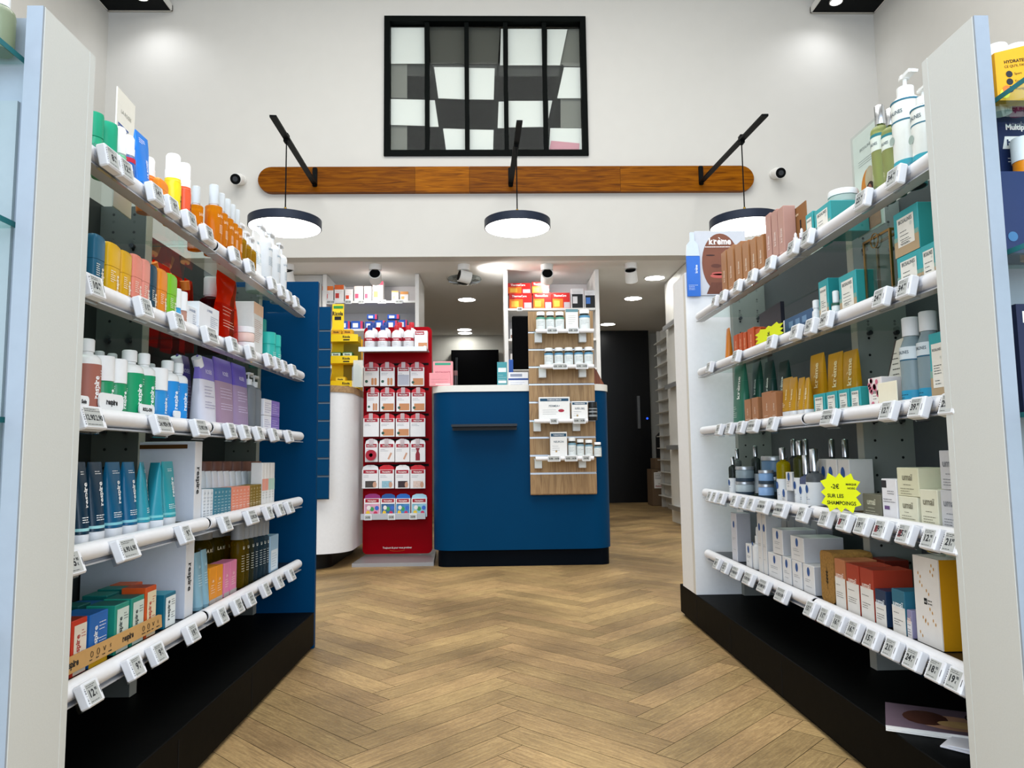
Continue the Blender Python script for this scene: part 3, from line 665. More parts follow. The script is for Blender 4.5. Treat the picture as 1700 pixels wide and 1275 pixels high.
TG = {(-1, 0): [(183, '8.90'), (207, '12.50'), (259, '14.90'), (286, '9.90'), (316, '16.90'), (345, '18.90'), (391, '21.90'), (416, '9.50'), (453, '11.90'), (468, '8.90'), (480, '7.90'), (492, '12.90')],
      (-1, 1): [(156, '10.90'), (240, '11.90'), (295, '9.90'), (350, '6.90', 1), (387, '13.90'), (417, '15.90'), (447, '9.90'), (460, '12.90'), (472, '8.50'), (487, '7.90')],
      (-1, 2): [(151, '12.90', 1), (270, '24.90', 1), (333, '13.90', 1), (383, '15.90'), (407, '19.90'), (430, '9.90'), (455, '8.50'), (480, '11.90')],
      (-1, 3): [(119, '5.90'), (211, '6.90', 1), (308, '9.90'), (375, '12.90'), (418, '12.90', 1), (446, '9.90'), (465, '8.90'), (481, '14.90')],
      (-1, 4): [(150, '12.90'), (224, '9.90'), (262, '9.50'), (319, '19.90'), (368, '14.90'), (395, '13.90'), (415, '12.90'), (441, '11.90'), (463, '9.90'), (483, '8.90')],
      (1, 0): [(1486, '34.90'), (1432, '22.90'), (1340, '18.90'), (1316, '24.90'), (1278, '19.90'), (1248, '16.90'), (1224, '12.90'), (1200, '9.90'), (1187, '14.90')],
      (1, 1): [(1504, '34.90'), (1463, '24.90'), (1371, '34.90'), (1346, '16.90'), (1321, '9.90'), (1280, '8.90'), (1222, '12.90'), (1178, '7.90')],
      (1, 2): [(1578, '29.90'), (1525, '39.90'), (1475, '12.90'), (1377, '27.90', 1), (1282, '14.90'), (1250, '19.90', 1), (1230, '9.90'), (1211, '7.50'), (1194, '8.50')],
      (1, 3): [(1583, '21.90'), (1547, '12.90'), (1504, '25.90', 0, 1), (1464, '19.90', 0, 1), (1432, '19.50'), (1402, '17.90', 0, 1), (1371, '11.90'), (1333, '14.90'), (1296, '64.90', 1), (1267, '64.90', 1), (1248, '9.90'), (1235, '12.90'), (1220, '8.90'), (1198, '9.90'), (1187, '7.90'), (1179, '8.90')],
      (1, 4): [(1590, '19.90'), (1556, '18.90'), (1517, '24.90'), (1481, '21.90'), (1448, '15.90'), (1418, '16.90'), (1393, '16.50'), (1370, '11.90'), (1346, '15.50'), (1298, '14.90', 1), (1268, '49.90', 1), (1243, '19.90', 1), (1222, '54.90', 1), (1205, '22.90'), (1191, '18.90')]}
for (s, k), L_ in TG.items():
    for q in L_: tag(s, k, q[0], q[1], bool(q[2]) if len(q) > 2 else False, bool(q[3]) if len(q) > 3 else False)
# ------------------------------------------------------------------ window-side end displays (cold daylight)
for s in (-1, 1):
    c = RK[s]; r = thing('glass_display', 'display', '%s with glass shelves on the end of the %s' % ('pale window display' if s < 0 else 'window display', RN[s]), loc=(c['x'], c['yn'], 0))
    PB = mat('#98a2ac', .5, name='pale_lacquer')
    def B(x0, x1, *a): x0, x1 = x0-c['x'], x1-c['x']; return (min(x0, x1), max(x0, x1))+a
    yb = .025 if s < 0 else .108
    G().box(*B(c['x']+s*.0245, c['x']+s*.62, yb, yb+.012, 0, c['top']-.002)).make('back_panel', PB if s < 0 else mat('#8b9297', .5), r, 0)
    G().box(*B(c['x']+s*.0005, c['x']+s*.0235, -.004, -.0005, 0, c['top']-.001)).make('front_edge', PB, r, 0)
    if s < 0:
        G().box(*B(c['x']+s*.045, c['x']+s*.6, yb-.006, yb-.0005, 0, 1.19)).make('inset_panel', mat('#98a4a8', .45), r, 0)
    for z in ((1.2515, 1.007, .7305, .45) if s < 0 else (z_at(158, .80, 1.09), z_at(412, .80, 1.09), z_at(684, .80, 1.09), .4)):
        G().box(*B(c['x']+s*.036, c['x']+s*.6, -.24, yb-.008, z-.008, z), .001).make('shelf', [glassm('#eaf5f2')], r, 0)
        G().box(*B(c['x']+s*.0345, c['x']+s*.0358, -.24, yb-.008, z-.008, z)).make('shelf_edge', mat('#1f6b70', .2), r, 0)
# ------------------------------------------------------------------ product builders (front faces -y, base at z 0)
def label_ring(r, z0, z1, a0=-180, a1=0, n=16, e=.0004):
    pass
def box_(w, d, h, col, front=None, ink='#2b2f33', parts=(), side=None, top=None, z0=0., root=None, name='product_box'):
    """Carton: body, optional printed front panel (x0,x1,z0,z1 fractions, colour) list, lettering list."""
    root = root or bpy.data.objects.new(name, None)
    if root.name not in COL.objects: COL.objects.link(root)
    g = G(); g.box(-w/2, w/2, -d/2, d/2, 0, h, .0012); mats = [mat(col, .42)]
    if side: mats.append(mat(side, .42)); g.m = [1 if i in (0, 5, 10, 15) else 0 for i in range(len(g.f))]
    if side:                                  # the faces whose normal is +-x carry the side colour
        g.m = []
        for f in g.f:
            ps = [g.v[i] for i in f]; g.m.append(1 if all(abs(abs(p[0])-w/2) < 1e-6 for p in ps) else 0)
    if top:
        mats.append(mat(top, .42))
        for i, f in enumerate(g.f):
            if all(abs(g.v[j][2]-h) < 1e-6 for j in f): g.m[i] = len(mats)-1
    g.make('carton', mats, root, 0)
    e = -d/2-.0004
    for (a, b, c_, d_, cc) in (front or ()):
        q = G().rect(-w/2+a*w, -w/2+b*w, c_*h, d_*h, e); e -= .0002
        q.make('front_label', mat(cc, .5), root, 0)
    letters(root, parts, w, h, e-.0002, ink)
    return root
def letters(root, parts, w, h, y, ink, bend=0):
    """parts: ('t', text, fx, fz, height m, rot, opts) or ('l', fx0, fx1, fz, n, dz) or ('o', fx, fz, r) discs, optional colour last."""
    by = {}
    for p in parts:
        o = p[-1] if isinstance(p[-1], dict) else {}
        g = by.setdefault(o.get('c', ink), G())
        if p[0] == 't':
            g.text(p[1], -w/2+p[2]*w, p[3]*h, p[4], y, p[5] if len(p) > 5 and not isinstance(p[5], dict) else 0, bold=o.get('b', .02), serif=o.get('s', False), bend=bend, maxw=o.get('mw'))
        elif p[0] == 'l': g.lines(-w/2+p[1]*w, -w/2+p[2]*w, p[3]*h, p[4], p[5], y, bend=bend)
        elif p[0] == 'v': g.lines(p[3]*h, p[4]*h, -w/2+p[1]*w, p[2], p[5], y, rot=1)
        elif p[0] == 'o': g.disc(-w/2+p[1]*w, p[2]*h, p[3], y+(.0001), rz=o.get('rz'))
    for c_, g in by.items():
        if g.v: g.make('lettering' if c_ == ink else 'printed_mark', mat(c_, .5, noise=0), root, 0)
def R_(name): r = bpy.data.objects.new(name, None); COL.objects.link(r); r.empty_display_size = .02; return r
def bottle_(r, h, col, cap='#eeeeee', kind='cap', cf=.2, neck=.5, label=None, ink='#ffffff', parts=(), see=None, capm=None, sq=1., name='bottle', sh=.06, band=None):
    """Round bottle: body, cap of a kind, label ring, lettering wrapped round the front."""
    o = R_(name); hb = h*(1-cf); sh_ = min(r*sh*10, hb*.25); nr = r*neck
    bm = clear(col, see) if see else mat(col, .3, coat=.3)
    G().lathe([(.001, 0), (r*.93, 0), (r, .004), (r, hb-sh_), (r*.94, hb-sh_*.55), (r*.72 if neck < .8 else r*.97, hb-sh_*.15), (nr, hb), (nr, hb+.004), (.001, hb+.004)], 24, sy=sq).make('body', bm, o)
    if see:
        G().lathe([(.001, .003), (r*.9, .003), (r*.93, .006), (r*.93, hb*.86), (.001, hb*.86)], 20, sy=sq).make('liquid', clear(col, min(.9, see+.2)), o)
    if label:
        for (a, b, cc) in label: G().lathe([(r+.0003, a*h), (r+.0005, a*h+.0002), (r+.0005, b*h-.0002), (r+.0003, b*h)], 24, sy=sq).make('label', mat(cc, .45), o)
    cm = capm or mat(cap, .35); t = hb+.0045; ch = h-t
    if kind == 'cap': G().lathe([(.001, t), (max(nr*1.15, r*.5), t), (max(nr*1.15, r*.5), h-.002), (max(nr*1.15, r*.5)-.002, h), (.001, h)], 22).make('cap', cm, o, 50)
    elif kind == 'wide': G().lathe([(.001, t-.004), (r*.98, t-.004), (r*.98, h-.004), (r*.93, h), (.001, h)], 24, sy=sq).make('cap', cm, o, 50)
    elif kind == 'dome':
        G().lathe([(.001, t-.004), (r*.9, t-.004), (r*.9, t+ch*.35), (r*.84, t+ch*.37), (r*.84, h-.006), (r*.7, h-.001), (.001, h)], 24, sy=sq).make('cap', cm, o, 50)
    elif kind == 'mist':
        G().lathe([(.001, t-.004), (nr*1.1, t-.004), (nr*1.1, t+ch*.45), (nr*.6, t+ch*.5), (nr*.6, t+ch*.8), (.001, t+ch*.8)], 16).make('sprayer', mat('#d9dbdc', .3), o, 50)
        G().lathe([(nr*1.25, t), (nr*1.25, h-.003), (nr*1.1, h), (.001, h)], 20).make('overcap', clear('#e9eef0', .35), o, 50)
    elif kind == 'pump':
        G().lathe([(.001, t-.004), (nr*1.25, t-.004), (nr*1.25, t+ch*.38), (nr*.5, t+ch*.42), (nr*.3, t+ch*.45), (nr*.3, t+ch*.8), (.001, t+ch*.8)], 18).make('collar', cm, o, 50)
        q = G(); L_ = r*1.35; q.loft([se(.012, .010, 0, 10, 3)] and [[(x_*.5+u, y_*(1-.3*u/L_), t+ch*.86+z_*.5-.006*max(0, u/L_-.5)) for x_, y_, z_ in [(math.cos(a), .011*math.sin(a), .006*math.cos(a)*0+.011*math.cos(a)) for a in [2*math.pi*j/10 for j in range(10)]]] for u in ()]) if False else None
        q.bar((-.008, 0, t+ch*.88), (L_*.75, 0, t+ch*.93), .016, ch*.16); q.bar((L_*.72, 0, t+ch*.93), (L_, 0, t+ch*.80), .012, ch*.12)
        q.cyl((0, 0, t+ch*.8), (0, 0, h), nr*.75, 14)
        q.make('pump_head', cm, o, 50)
    elif kind == 'dropper':
        G().lathe([(.001, t-.004), (nr*1.2, t-.004), (nr*1.2, t+ch*.4), (nr*.6, t+ch*.42), (nr*.75, t+ch*.6), (nr*.6, h-.003), (.001, h)], 16).make('dropper_bulb', cm, o, 50)
    letters(o, parts, r*1.5, h, -r*(sq)-.0008, ink, bend=(r+.0008) if sq == 1 else 0)
    return o
def stick_(w, d, h, col, capc, cf=.45, ink='#ffffff', parts=(), name='deodorant_stick'):
    o = R_(name); hc = h*(1-cf)
    G().loft([se(w*.9, d*.9, 0, p=4), se(w*.97, d*.97, .003, p=4), se(w*.97, d*.97, hc, p=4)]).make('body', mat(col, .35), o)
    G().loft([se(w, d, hc+.0005, p=4), se(w, d, h-.010, p=4), se(w*.95, d*.9, h-.004, p=4), se(w*.8, d*.7, h, p=3)]).make('cap', mat(capc, .35), o)
    letters(o, parts, w, h, -d/2-.0009, ink); return o
def tube_(w, d, h, col, cap='#f0f0f0', cf=.13, bands=(), ink='#ffffff', parts=(), name='tube', crimp=True, flip=False):
    """Squeeze tube standing on its cap, flattened to a crimp at the top."""
    o = R_(name); hc = h*cf
    G().loft([se(w*.86, d*.96, 0, p=3), se(w*.9, d, .002, p=3), se(w*.92, d*1.02, hc, p=3)]).make('cap', mat(cap, .4), o, 50)
    g = G(); n = 7; sc = []
    for i in range(n+1):
        t = i/n; z = hc+.0006+t*(h-hc-.0006); dd = d*(1-t)**.75+.0022; ww = w*(.93+.07*min(1, t*1.2))
        sc.append(se(ww, dd, z, 22, 2.6 if t < .6 else 4))
    sc.append(se(w, .0022, h, 22, 4)); g.loft(sc); g.make('body', mat(col, .35, coat=.2), o)
    for (a, b, cc) in bands:
        q = G(); s2 = []
        for z in np.linspace(a*h, b*h, 4):
            t = (z-hc)/(h-hc); dd = d*(1-t)**.75+.0030; ww = w*(.93+.07*min(1, t*1.2))+.0008; s2.append(se(ww, dd, z, 22, 2.6))
        q.loft(s2); q.make('band', mat(cc, .4), o)
    # lettering follows the sloping front
    by = {}
    for p in parts:
        op = p[-1] if isinstance(p[-1], dict) else {}
        g = by.setdefault(op.get('c', ink), G()); k = len(g.v)
        if p[0] == 't': g.text(p[1], -w/2+p[2]*w, p[3]*h, p[4], 0, p[5] if len(p) > 5 and not isinstance(p[5], dict) else 0, bold=op.get('b', .02), serif=op.get('s', False), maxw=op.get('mw'))
        elif p[0] == 'l': g.lines(-w/2+p[1]*w, -w/2+p[2]*w, p[3]*h, p[4], p[5], 0)
        for i in range(k, len(g.v)):
            x, y, z = g.v[i]; t = max(0, min(1, (z-hc)/(h-hc))); dd = d*(1-t)**.75+.0024; ww = w*(.93+.07*min(1, t*1.2)); pw = 2.6 if t < .6 else 4
            q_ = max(0, 1-min(.98, abs(x)/(ww/2))**pw)**(1/pw); g.v[i] = (x, -dd/2*q_-.0008, z)
    for c_, g in by.items():
        if g.v: g.make('lettering', mat(c_, .5, noise=0), o, 0)
    return o
def pouch_(w, d, h, bot, topc, split=.62, spout='#e9e9e9', see=None, ink='#ffffff', parts=(), waist=.0, name='refill_pouch'):
    """Stand-up refill pouch with a corner spout, gusset base and flat crimped top."""
    o = R_(name)
    def sec(t):
        ww = w*(1-waist*math.exp(-((t-.72)/.12)**2)); dd = d*(1-t)**.6+.002
        return se(ww, dd, t*h, 22, 3+t*2)
    bm = clear(bot, see) if see else mat(bot, .35); tm = clear(topc, see) if see else mat(topc, .35)
    G().loft([sec(t) for t in np.linspace(0, split, 6)]).make('pouch_body', bm, o)
    G().loft([sec(t) for t in np.linspace(split+.001, 1, 6)]).make('pouch_top', tm, o)
    if spout:
        G().cyl((-w*.36, 0, h*.84), (-w*.52, 0, h*.955), .0125, 14).make('spout', mat(spout, .4), o, 50)
    by = {}
    for p in parts:
        op = p[-1] if isinstance(p[-1], dict) else {}
        g = by.setdefault(op.get('c', ink), G()); k = len(g.v)
        if p[0] == 't': g.text(p[1], -w/2+p[2]*w, p[3]*h, p[4], 0, p[5] if len(p) > 5 and not isinstance(p[5], dict) else 0, bold=op.get('b', .02), serif=op.get('s', False), maxw=op.get('mw'))
        elif p[0] == 'l': g.lines(-w/2+p[1]*w, -w/2+p[2]*w, p[3]*h, p[4], p[5], 0)
        for i in range(k, len(g.v)):
            x, y, z = g.v[i]; t = min(1, max(0, z/h)); dd = d*(1-t)**.6+.0032; pw = 3+t*2
            q_ = max(0, 1-min(.95, abs(x)/(w/2))**pw)**(1/pw); g.v[i] = (x, -dd/2*q_-.0008, z)
    for c_, g in by.items():
        if g.v: g.make('lettering', mat(c_, .5, noise=0), o, 0)
    return o
def jar_(r, h, col, lid='#e8e8e8', lf=.28, metal=False, label=None, see=None, ink='#30404a', parts=(), name='jar'):
    o = R_(name); hb = h*(1-lf)
    G().lathe([(.001, 0), (r*.92, 0), (r, .004), (r, hb-.004), (r*.93, hb), (.001, hb)], 28).make('body', clear(col, see) if see else mat(col, .25), o)
    if label: G().lathe([(r+.0003, label[0]*h), (r+.0006, label[0]*h+.0002), (r+.0006, label[1]*h), (r+.0003, label[1]*h)], 28).make('label', mat(label[2], .5), o)
    G().lathe([(.001, hb+.0004), (r*1.01, hb+.0004), (r*1.01, h-.003), (r*.98, h), (.001, h)], 28).make('lid', mat(lid, .3, .55 if metal else 0), o, 50)
    letters(o, parts, r*1.5, h, -r-.001, ink, bend=r+.001); return o
# ------------------------------------------------------------------ placing on the rack shelves
SHELVED = {}
def bounds(o):
    r = o.rotation_euler.to_matrix(); lo = [1e9]*3; hi = [-1e9]*3
    for ch in list(o.children)+[g for c_ in o.children for g in c_.children]:
        if ch.name.startswith(('lettering', 'side_plate', 'brown_strip')): continue
        for c_ in ch.bound_box:
            p = r @ Vector(c_)
            for i in range(3): lo[i] = min(lo[i], p[i]); hi[i] = max(hi[i], p[i])
    return lo, hi
def settle():
    for (s, k), os_ in SHELVED.items():
        c = RK[s]; B = [bounds(o) for o in os_]; e = .0006
        fixed = [(min(c['xd'], c['xb']), max(c['xd'], c['xb']), c['gap']-.0125, c['gap']+.032), (min(c['xd'], c['xb']), max(c['xd'], c['xb']), c['yf']-.0455, c['yf']), (-2, 2, c['yf'], 9), (-2, 2, 0, c['yn2'])]
        start = [o.location.copy() for o in os_]
        for it in range(60):
            moved = False
            for i, a in enumerate(os_):
                la, ha = B[i]; A_ = [(a.location[t]+la[t], a.location[t]+ha[t]) for t in range(3)]
                for f in fixed:
                    ox = min(A_[0][1], f[1])-max(A_[0][0], f[0]); oy = min(A_[1][1], f[3])-max(A_[1][0], f[2])
                    if ox > 0 and oy > 0:
                        if ox < oy: a.location.x -= s*(ox+e)
                        else: a.location.y += (oy+e)*(1 if (A_[1][0]+A_[1][1]) > f[2]+f[3] else -1)
                        moved = True; A_ = [(a.location[t]+la[t], a.location[t]+ha[t]) for t in range(3)]
                for j in range(i+1, len(os_)):
                    b = os_[j]; lb, hb = B[j]; ov = []
                    for t in range(3): ov.append(min(a.location[t]+ha[t], b.location[t]+hb[t])-max(a.location[t]+la[t], b.location[t]+lb[t]))
                    if min(ov) <= .0002: continue
                    dx_ = ((b.location.x+(lb[0]+hb[0])/2)-(a.location.x+(la[0]+ha[0])/2)); dy_ = ((b.location.y+(lb[1]+hb[1])/2)-(a.location.y+(la[1]+ha[1])/2))
                    if ov[1] <= ov[0]*1.3 or abs(dx_) < .004:
                        sg = 1 if dy_ >= 0 else -1; a.location.y -= sg*(ov[1]+e)/2; b.location.y += sg*(ov[1]+e)/2
                    else:
                        q = b if dx_*s > 0 else a; q.location.x += s*(ov[0]+e)
                    moved = True; A_ = [(a.location[t]+la[t], a.location[t]+ha[t]) for t in range(3)]
            for i, a in enumerate(os_):
                x = a.location.x; far = x+(B[i][1][0] if s > 0 else B[i][0][0])
                if (far-c['xb'])*s > -.001: a.location.x -= (far-c['xb'])+s*.001; moved = True
            if not moved: break
        if DEBUG:
            for o, p in zip(os_, start):
                d_ = (o.location-p).length
                if d_ > .012: print('MOVED', s, k, o.name, [r[1] for r in REG if r[0] == o][0][:44], round(d_, 3), it)
DEBUG = False
def put(s, k, near, far, top, desc, cat, fn, d=.04, rd=False, back=0., bz=0., w=None, rz=0., h=None, bend_in=False, grp=None):
    """near/far/top: columns and row of the photo where this piece's aisle face stands on shelf k."""
    c = RK[s]; xf = c['xi']+s*back; z0 = c['z'][k]+.0006+bz
    ya, yb = y_at(near, xf, z0+.05), y_at(far, xf, z0+.05)
    ww = w or abs(yb-ya)*(.975 if not rd else .88)
    if rd:
        d = ww*(rd if rd is not True else 1); pl = xf+s*d/2; th = math.atan2(abs(pl), (ya+yb)/2)
        yc = y_at(far, pl, z0+.05)-(ww/2)/math.sin(th)*(.75 if rd is True else .6)-.0
        if abs(math.sin(th)) > .9: yc = (ya+yb)/2
    else: yc = (ya+yb)/2; pl = xf
    hh = h or z_at(top, pl, yc)-z0
    if k: hh = min(hh, c['z'][k-1]-.0105-z0)
    o = fn(ww, d, max(.012, round(hh, 4)))
    o.location = (xf+s*d/2, yc, z0); o.rotation_euler = (0, 0, math.radians(-90*s+rz))
    SHELVED.setdefault((s, k), []).append(o); reg(o, cat, desc, place_of(s, k), -yc, grp); return o
RS = dict(s=1, b=.022)
def word(t, fx, fz, h, rot=0, **k): return ('t', t, fx, fz, h, rot, dict(RS, **k))
def L(*a): return ('l',)+a
A = -1
# ---- blue-ended rack, top shelf
put(A, 0, 148, 167, 190, 'emerald green bottle beside the grey end panel', 'bottle', lambda w, d, h: bottle_(w/2, h, '#1fa67c', '#18a078', 'wide', .45, .9), rd=True)
put(A, 0, 167, 190, 208, 'emerald capped bottle with pale green body', 'bottle', lambda w, d, h: bottle_(w/2, h, '#7fcf9f', '#15a37c', 'wide', .55, .9, parts=[L(.1, .9, .36, 5, .004)]), rd=True)
put(A, 0, 190, 206, 212, 'green bottle with a white domed cap', 'bottle', lambda w, d, h: bottle_(w/2, h, '#6fc79a', '#eef0f0', 'dome', .5, .9), rd=True)
put(A, 0, 203, 219, 225, 'blue and red bottle with a white cap', 'bottle', lambda w, d, h: bottle_(w/2, h, '#1f63b5', '#eef0f2', 'dome', .4, .9, label=[(.5, .58, '#c92440')]), rd=True)
put(A, 0, 221, 246, 224, 'bright blue sun-care tube with orange band', 'tube', lambda w, d, h: tube_(w, .032, h, '#1c7fe0', '#2a86e4', .1, [(.13, .2, '#e8a54a')], parts=[word('LA ROSÉE', .62, .5, .009, 90, s=0), L(.15, .6, .9, 3, .004)]), rd=.6)
for i, (a, b, t, c1, c2, ds) in enumerate(((243, 268, 262, '#f07f14', '#f4f4f4', 'orange spray bottle with clear domed cap, taller'), (272, 296, 257, '#f7dc13', '#f4f4f4', 'yellow spray bottle with a clear domed cap'), (299, 313, 272, '#ea5a31', '#f4f4f4', 'coral spray bottle with a clear domed cap'))):
    put(A, 0, a, b, t, ds, 'bottle', lambda w, d, h: bottle_(w/2, h, c1, c2, 'dome', .38, .92, parts=[word('respire', .62, .3, .017, 90, c='#151515'), ('t', '50', .3, .12, .012, 90, {'c': '#151515'})]), rd=True, w=(.038, .038, .034)[i])
put(A, 0, 264, 282, 300, 'short orange sun-care stick in front', 'stick', lambda w, d, h: stick_(w, d, h, '#ef8a1c', '#ef8a1c', .3, '#151515', [word('respire', .55, .42, .011, 90)]), d=.018)
for i, (a, b, t) in enumerate(((314, 333, 310), (342, 364, 308), (364, 374, 322), (374, 384, 332), (384, 392, 341), (392, 400, 350))):
    put(A, 0, a, b, t, 'amber body-oil bottle with a clear mist cap', 'bottle', lambda w, d, h: bottle_(w/2, h, '#f29a12', '#eeeeee', 'mist', .3, .46, see=.6, sh=.02, ink='#fbe9c8', parts=[('t', 'LA ROSÉE', .5, .55, .011, 0, {'b': .01, 'mw': w*.75}), L(.2, .8, .42, 6, .004)]), rd=True, back=.0 if i != 0 else .03, w=(.036, .044, .038, .038, .036, .036)[i])
for i, (a, b, t) in enumerate(((399, 407, 372), (406, 414, 384), (413, 421, 392))):
    put(A, 0, a, b, t, 'golden oil bottle with a white pump', 'bottle', lambda w, d, h: bottle_(w/2, h, '#d0a012', '#f0f0f0', 'pump', .3, .5, see=.7), rd=True)
put(A, 0, 420, 434, 384, 'white flattened cream tube standing up', 'tube', lambda w, d, h: tube_(w, .03, h, '#eff1f2', '#eeeeee', .1, ink='#4fa0b5', parts=[('t', 'LA', .5, .8, .012, 0), L(.1, .9, .6, 7, .006)]), rd=.6)
for i, (a, b, t) in enumerate(((433, 448, 376), (447, 460, 386), (459, 468, 400))):
    put(A, 0, a, b, t, 'white lotion bottle with a white pump', 'bottle', lambda w, d, h: bottle_(w/2, h, '#dcdfe1', '#e4e5e6', 'pump', .2, .35, ink='#4f7f9a', parts=[('t', 'LA ROSÉE', .5, .62, .009, 0, {'b': .01, 'mw': w*.7}), L(.2, .8, .5, 6, .005)]), rd=True)
def card_(w, h, th, col, build, name='display_card'):
    o = R_(name); G().box(-w/2, w/2, -th/2, th/2, 0, h, .0008).make('card', mat(col, .5), o, 0); build(o, w, h, -th/2-.0006); return o
def rosee(o, w, h, y):
    G().text('LA ROSÉE', 0, h*.83, .012, y, maxw=w*.7).make('heading', mat('#9a9a90', .5, noise=0), o, 0)
    g = G()
    for i in range(4): g.rect(-w*.42, w*.15-i*w*.08, h*.70-i*.006, h*.70-i*.006+.004, y)
    g.make('blue_print', mat('#3c5a9a', .5, noise=0), o, 0)
    G().lines(-w*.42, w*.1, h*.55, 4, .009, y, .002).make('lettering', INK, o, 0)
    G().rect(w*.22, w*.45, h*.42, h*.66, y).make('label_patch', mat('#cdd6df', .5), o, 0); G().text('100%', w*.335, h*.55, .012, y-.0004, bold=.03, maxw=w*.2).make('patch_lettering', mat('#3c5a9a', .5, noise=0), o, 0)
o = put(A, 0, 186, 222, 160, 'cream card with blue lines behind the bottles', 'card', lambda w, d, h: card_(w, h, .003, '#ebe8dc', rosee), d=.003, back=.085, rz=4)
# ---- second shelf
def deo(c1, c2=None, ink='#f6efe0', t='respire'): return lambda w, d, h: stick_(w, d, h, c1, c2 or c1, .42, ink, [word(t, .62, .32, .0125, 90), L(.1, .5, .5, 6, .004)])
for a, b, t, c1, ds in ((146, 168, 391, '#1d5f7c', 'deep teal deodorant stick beside the grey end panel'), (168, 193, 405, '#e0ae10', 'yellow deodorant stick, taller one'), (193, 213, 418, '#dca812', 'yellow deodorant stick, shorter one'), (213, 231, 424, '#e88c78', 'salmon deodorant stick, taller one'), (231, 245, 432, '#e59382', 'salmon deodorant stick, shorter one'), (245, 257, 441, '#123f52', 'dark teal slim deodorant stick'), (256, 273, 448, '#ea8a1a', 'orange deodorant stick'), (272, 289, 456, '#7cc41f', 'lime green deodorant stick')):
    put(A, 1, a, b, t, ds, 'stick', deo(c1), rd=.6)
put(A, 1, 288, 298, 480, 'small blue roll-on with white cap', 'bottle', lambda w, d, h: bottle_(w/2, h, '#3aa0d8', '#f0f0f0', 'wide', .5, .9, parts=[word('respire', .5, .28, .008, 90)]), rd=True)
put(A, 1, 298, 309, 486, 'small brown roll-on with white cap', 'bottle', lambda w, d, h: bottle_(w/2, h, '#b58573', '#f0f0f0', 'wide', .5, .9, parts=[word('respire', .5, .28, .008, 90)]), rd=True)
for a, b, bk in ((311, 327, 0), (329, 363, 0)):
    put(A, 1, a, b, 509 if a < 320 else 508, 'white soap carton lying by the red refills', 'carton', lambda w, d, h: box_(w, d, h, '#e9ebee', parts=[L(.55, .95, .7, 6, .005), ('t', 'LA ROSÉE', .5, .85, .008, 0, {'mw': w*.7})], ink='#7d8aa5'), d=.05, back=.005 if a < 320 else .0)
put(A, 1, 333, 366, 436, 'dark red oil bottle with amber overcap', 'bottle', lambda w, d, h: bottle_(w/2, h, '#6e0f1c', '#d79a62', 'mist', .26, .5, see=.9, ink='#f2dcd0', parts=[('t', 'LA ROSÉE', .5, .6, .013, 0, {'b': .01, 'mw': w*.8}), L(.1, .9, .42, 4, .008)]), rd=True, back=.06, w=.062)
for i, (a, b, t, sp) in enumerate(((262, 292, 432, '#e7832a'), (296, 322, 446, '#e7832a'))):
    put(A, 1, a, b, t, 'red refill pouch standing behind the sticks', 'refill pouch', lambda w, d, h: pouch_(w, .045, h, '#f23a10', '#ff4a12', .7, sp, see=.95), d=.04, back=.15, w=.10)
put(A, 1, 320, 338, 447, 'slim red refill pouch with an orange spout', 'refill pouch', lambda w, d, h: pouch_(w, .03, h*.93, '#f8420f', '#f8420f', .7, '#e78a35', see=.95), d=.024, back=.115, w=.05)
put(A, 1, 366, 402, 452, 'large orange-red refill pouch at shelf front', 'refill pouch', lambda w, d, h: pouch_(w, .04, h, '#f84812', '#ff5a18', .6, None, see=.95, waist=.25, ink='#ffd9b8', parts=[L(.1, .6, .55, 3, .01), L(.1, .6, .38, 3, .008), L(.3, .9, .1, 2, .006)]), rd=.5, back=.01)
put(A, 1, 404, 417, 560, 'white jar under another jar', 'jar', lambda w, d, h: jar_(w/2, .045, '#f0e2d8', '#f2f2f2', .4), rd=True, h=.045)
put(A, 1, 404, 417, 523, 'white jar on top of another jar', 'jar', lambda w, d, h: jar_(w/2, .045, '#f0d0c4', '#f2f2f2', .4), rd=True, h=.045, bz=.0458)
put(A, 1, 420, 436, 505, 'tall white carton with peach top', 'carton', lambda w, d, h: box_(w, .06, h, '#eceae6', [(0, 1, .8, 1, '#eec4a4')], '#c0785a', parts=[L(.1, .9, .7, 12, .006)]), d=.06, back=.02)
put(A, 1, 436, 446, 530, 'teal capped bottle, taller', 'bottle', lambda w, d, h: bottle_(w/2, h, '#2bb3a6', '#1d8d84', 'wide', .3, .9), rd=True, back=.03)
for a, b, t in ((446, 455, 553), (455, 463, 557)):
    put(A, 1, a, b, t, 'turquoise jar-shaped bottle', 'bottle', lambda w, d, h: bottle_(w/2, h, '#2bb7aa', '#35c2b4', 'wide', .35, .9, parts=[L(.1, .9, .4, 4, .006)]), rd=True)
# ---- middle shelf
def lot(c1, t='respire', ink='#ffffff'): return lambda w, d, h: bottle_(w/2, h, '#f0f0ee', '#f4f4f4', 'cap', .2, .45, label=[(.03, .66, c1)], ink=ink, parts=[word(t, .3, .36, .0165, 90), L(.55, 1, .58, 3, .005), L(.55, .95, .16, 2, .005)])
def wid(c1, ink='#ffffff'): return lambda w, d, h: bottle_(w/2, h, c1, '#f2f2f2', 'wide', .42, .9, ink=ink, parts=[word('respire', .4, .3, .0135, 90), L(.6, 1, .5, 2, .004)])
put(A, 2, 131, 160, 563, 'white bottle with brown label beside the end panel', 'bottle', lot('#a8685a'), rd=True)
put(A, 2, 160, 184, 592, 'green roll-on with wide white cap, nearer the window', 'bottle', wid('#15935f'), rd=True)
put(A, 2, 183, 205, 597, 'green roll-on with wide white cap, nearer the blue panel', 'bottle', wid('#15935f'), rd=True)
put(A, 2, 205, 231, 582, 'white bottle with green label, nearer the window', 'bottle', lot('#0f9a66'), rd=True)
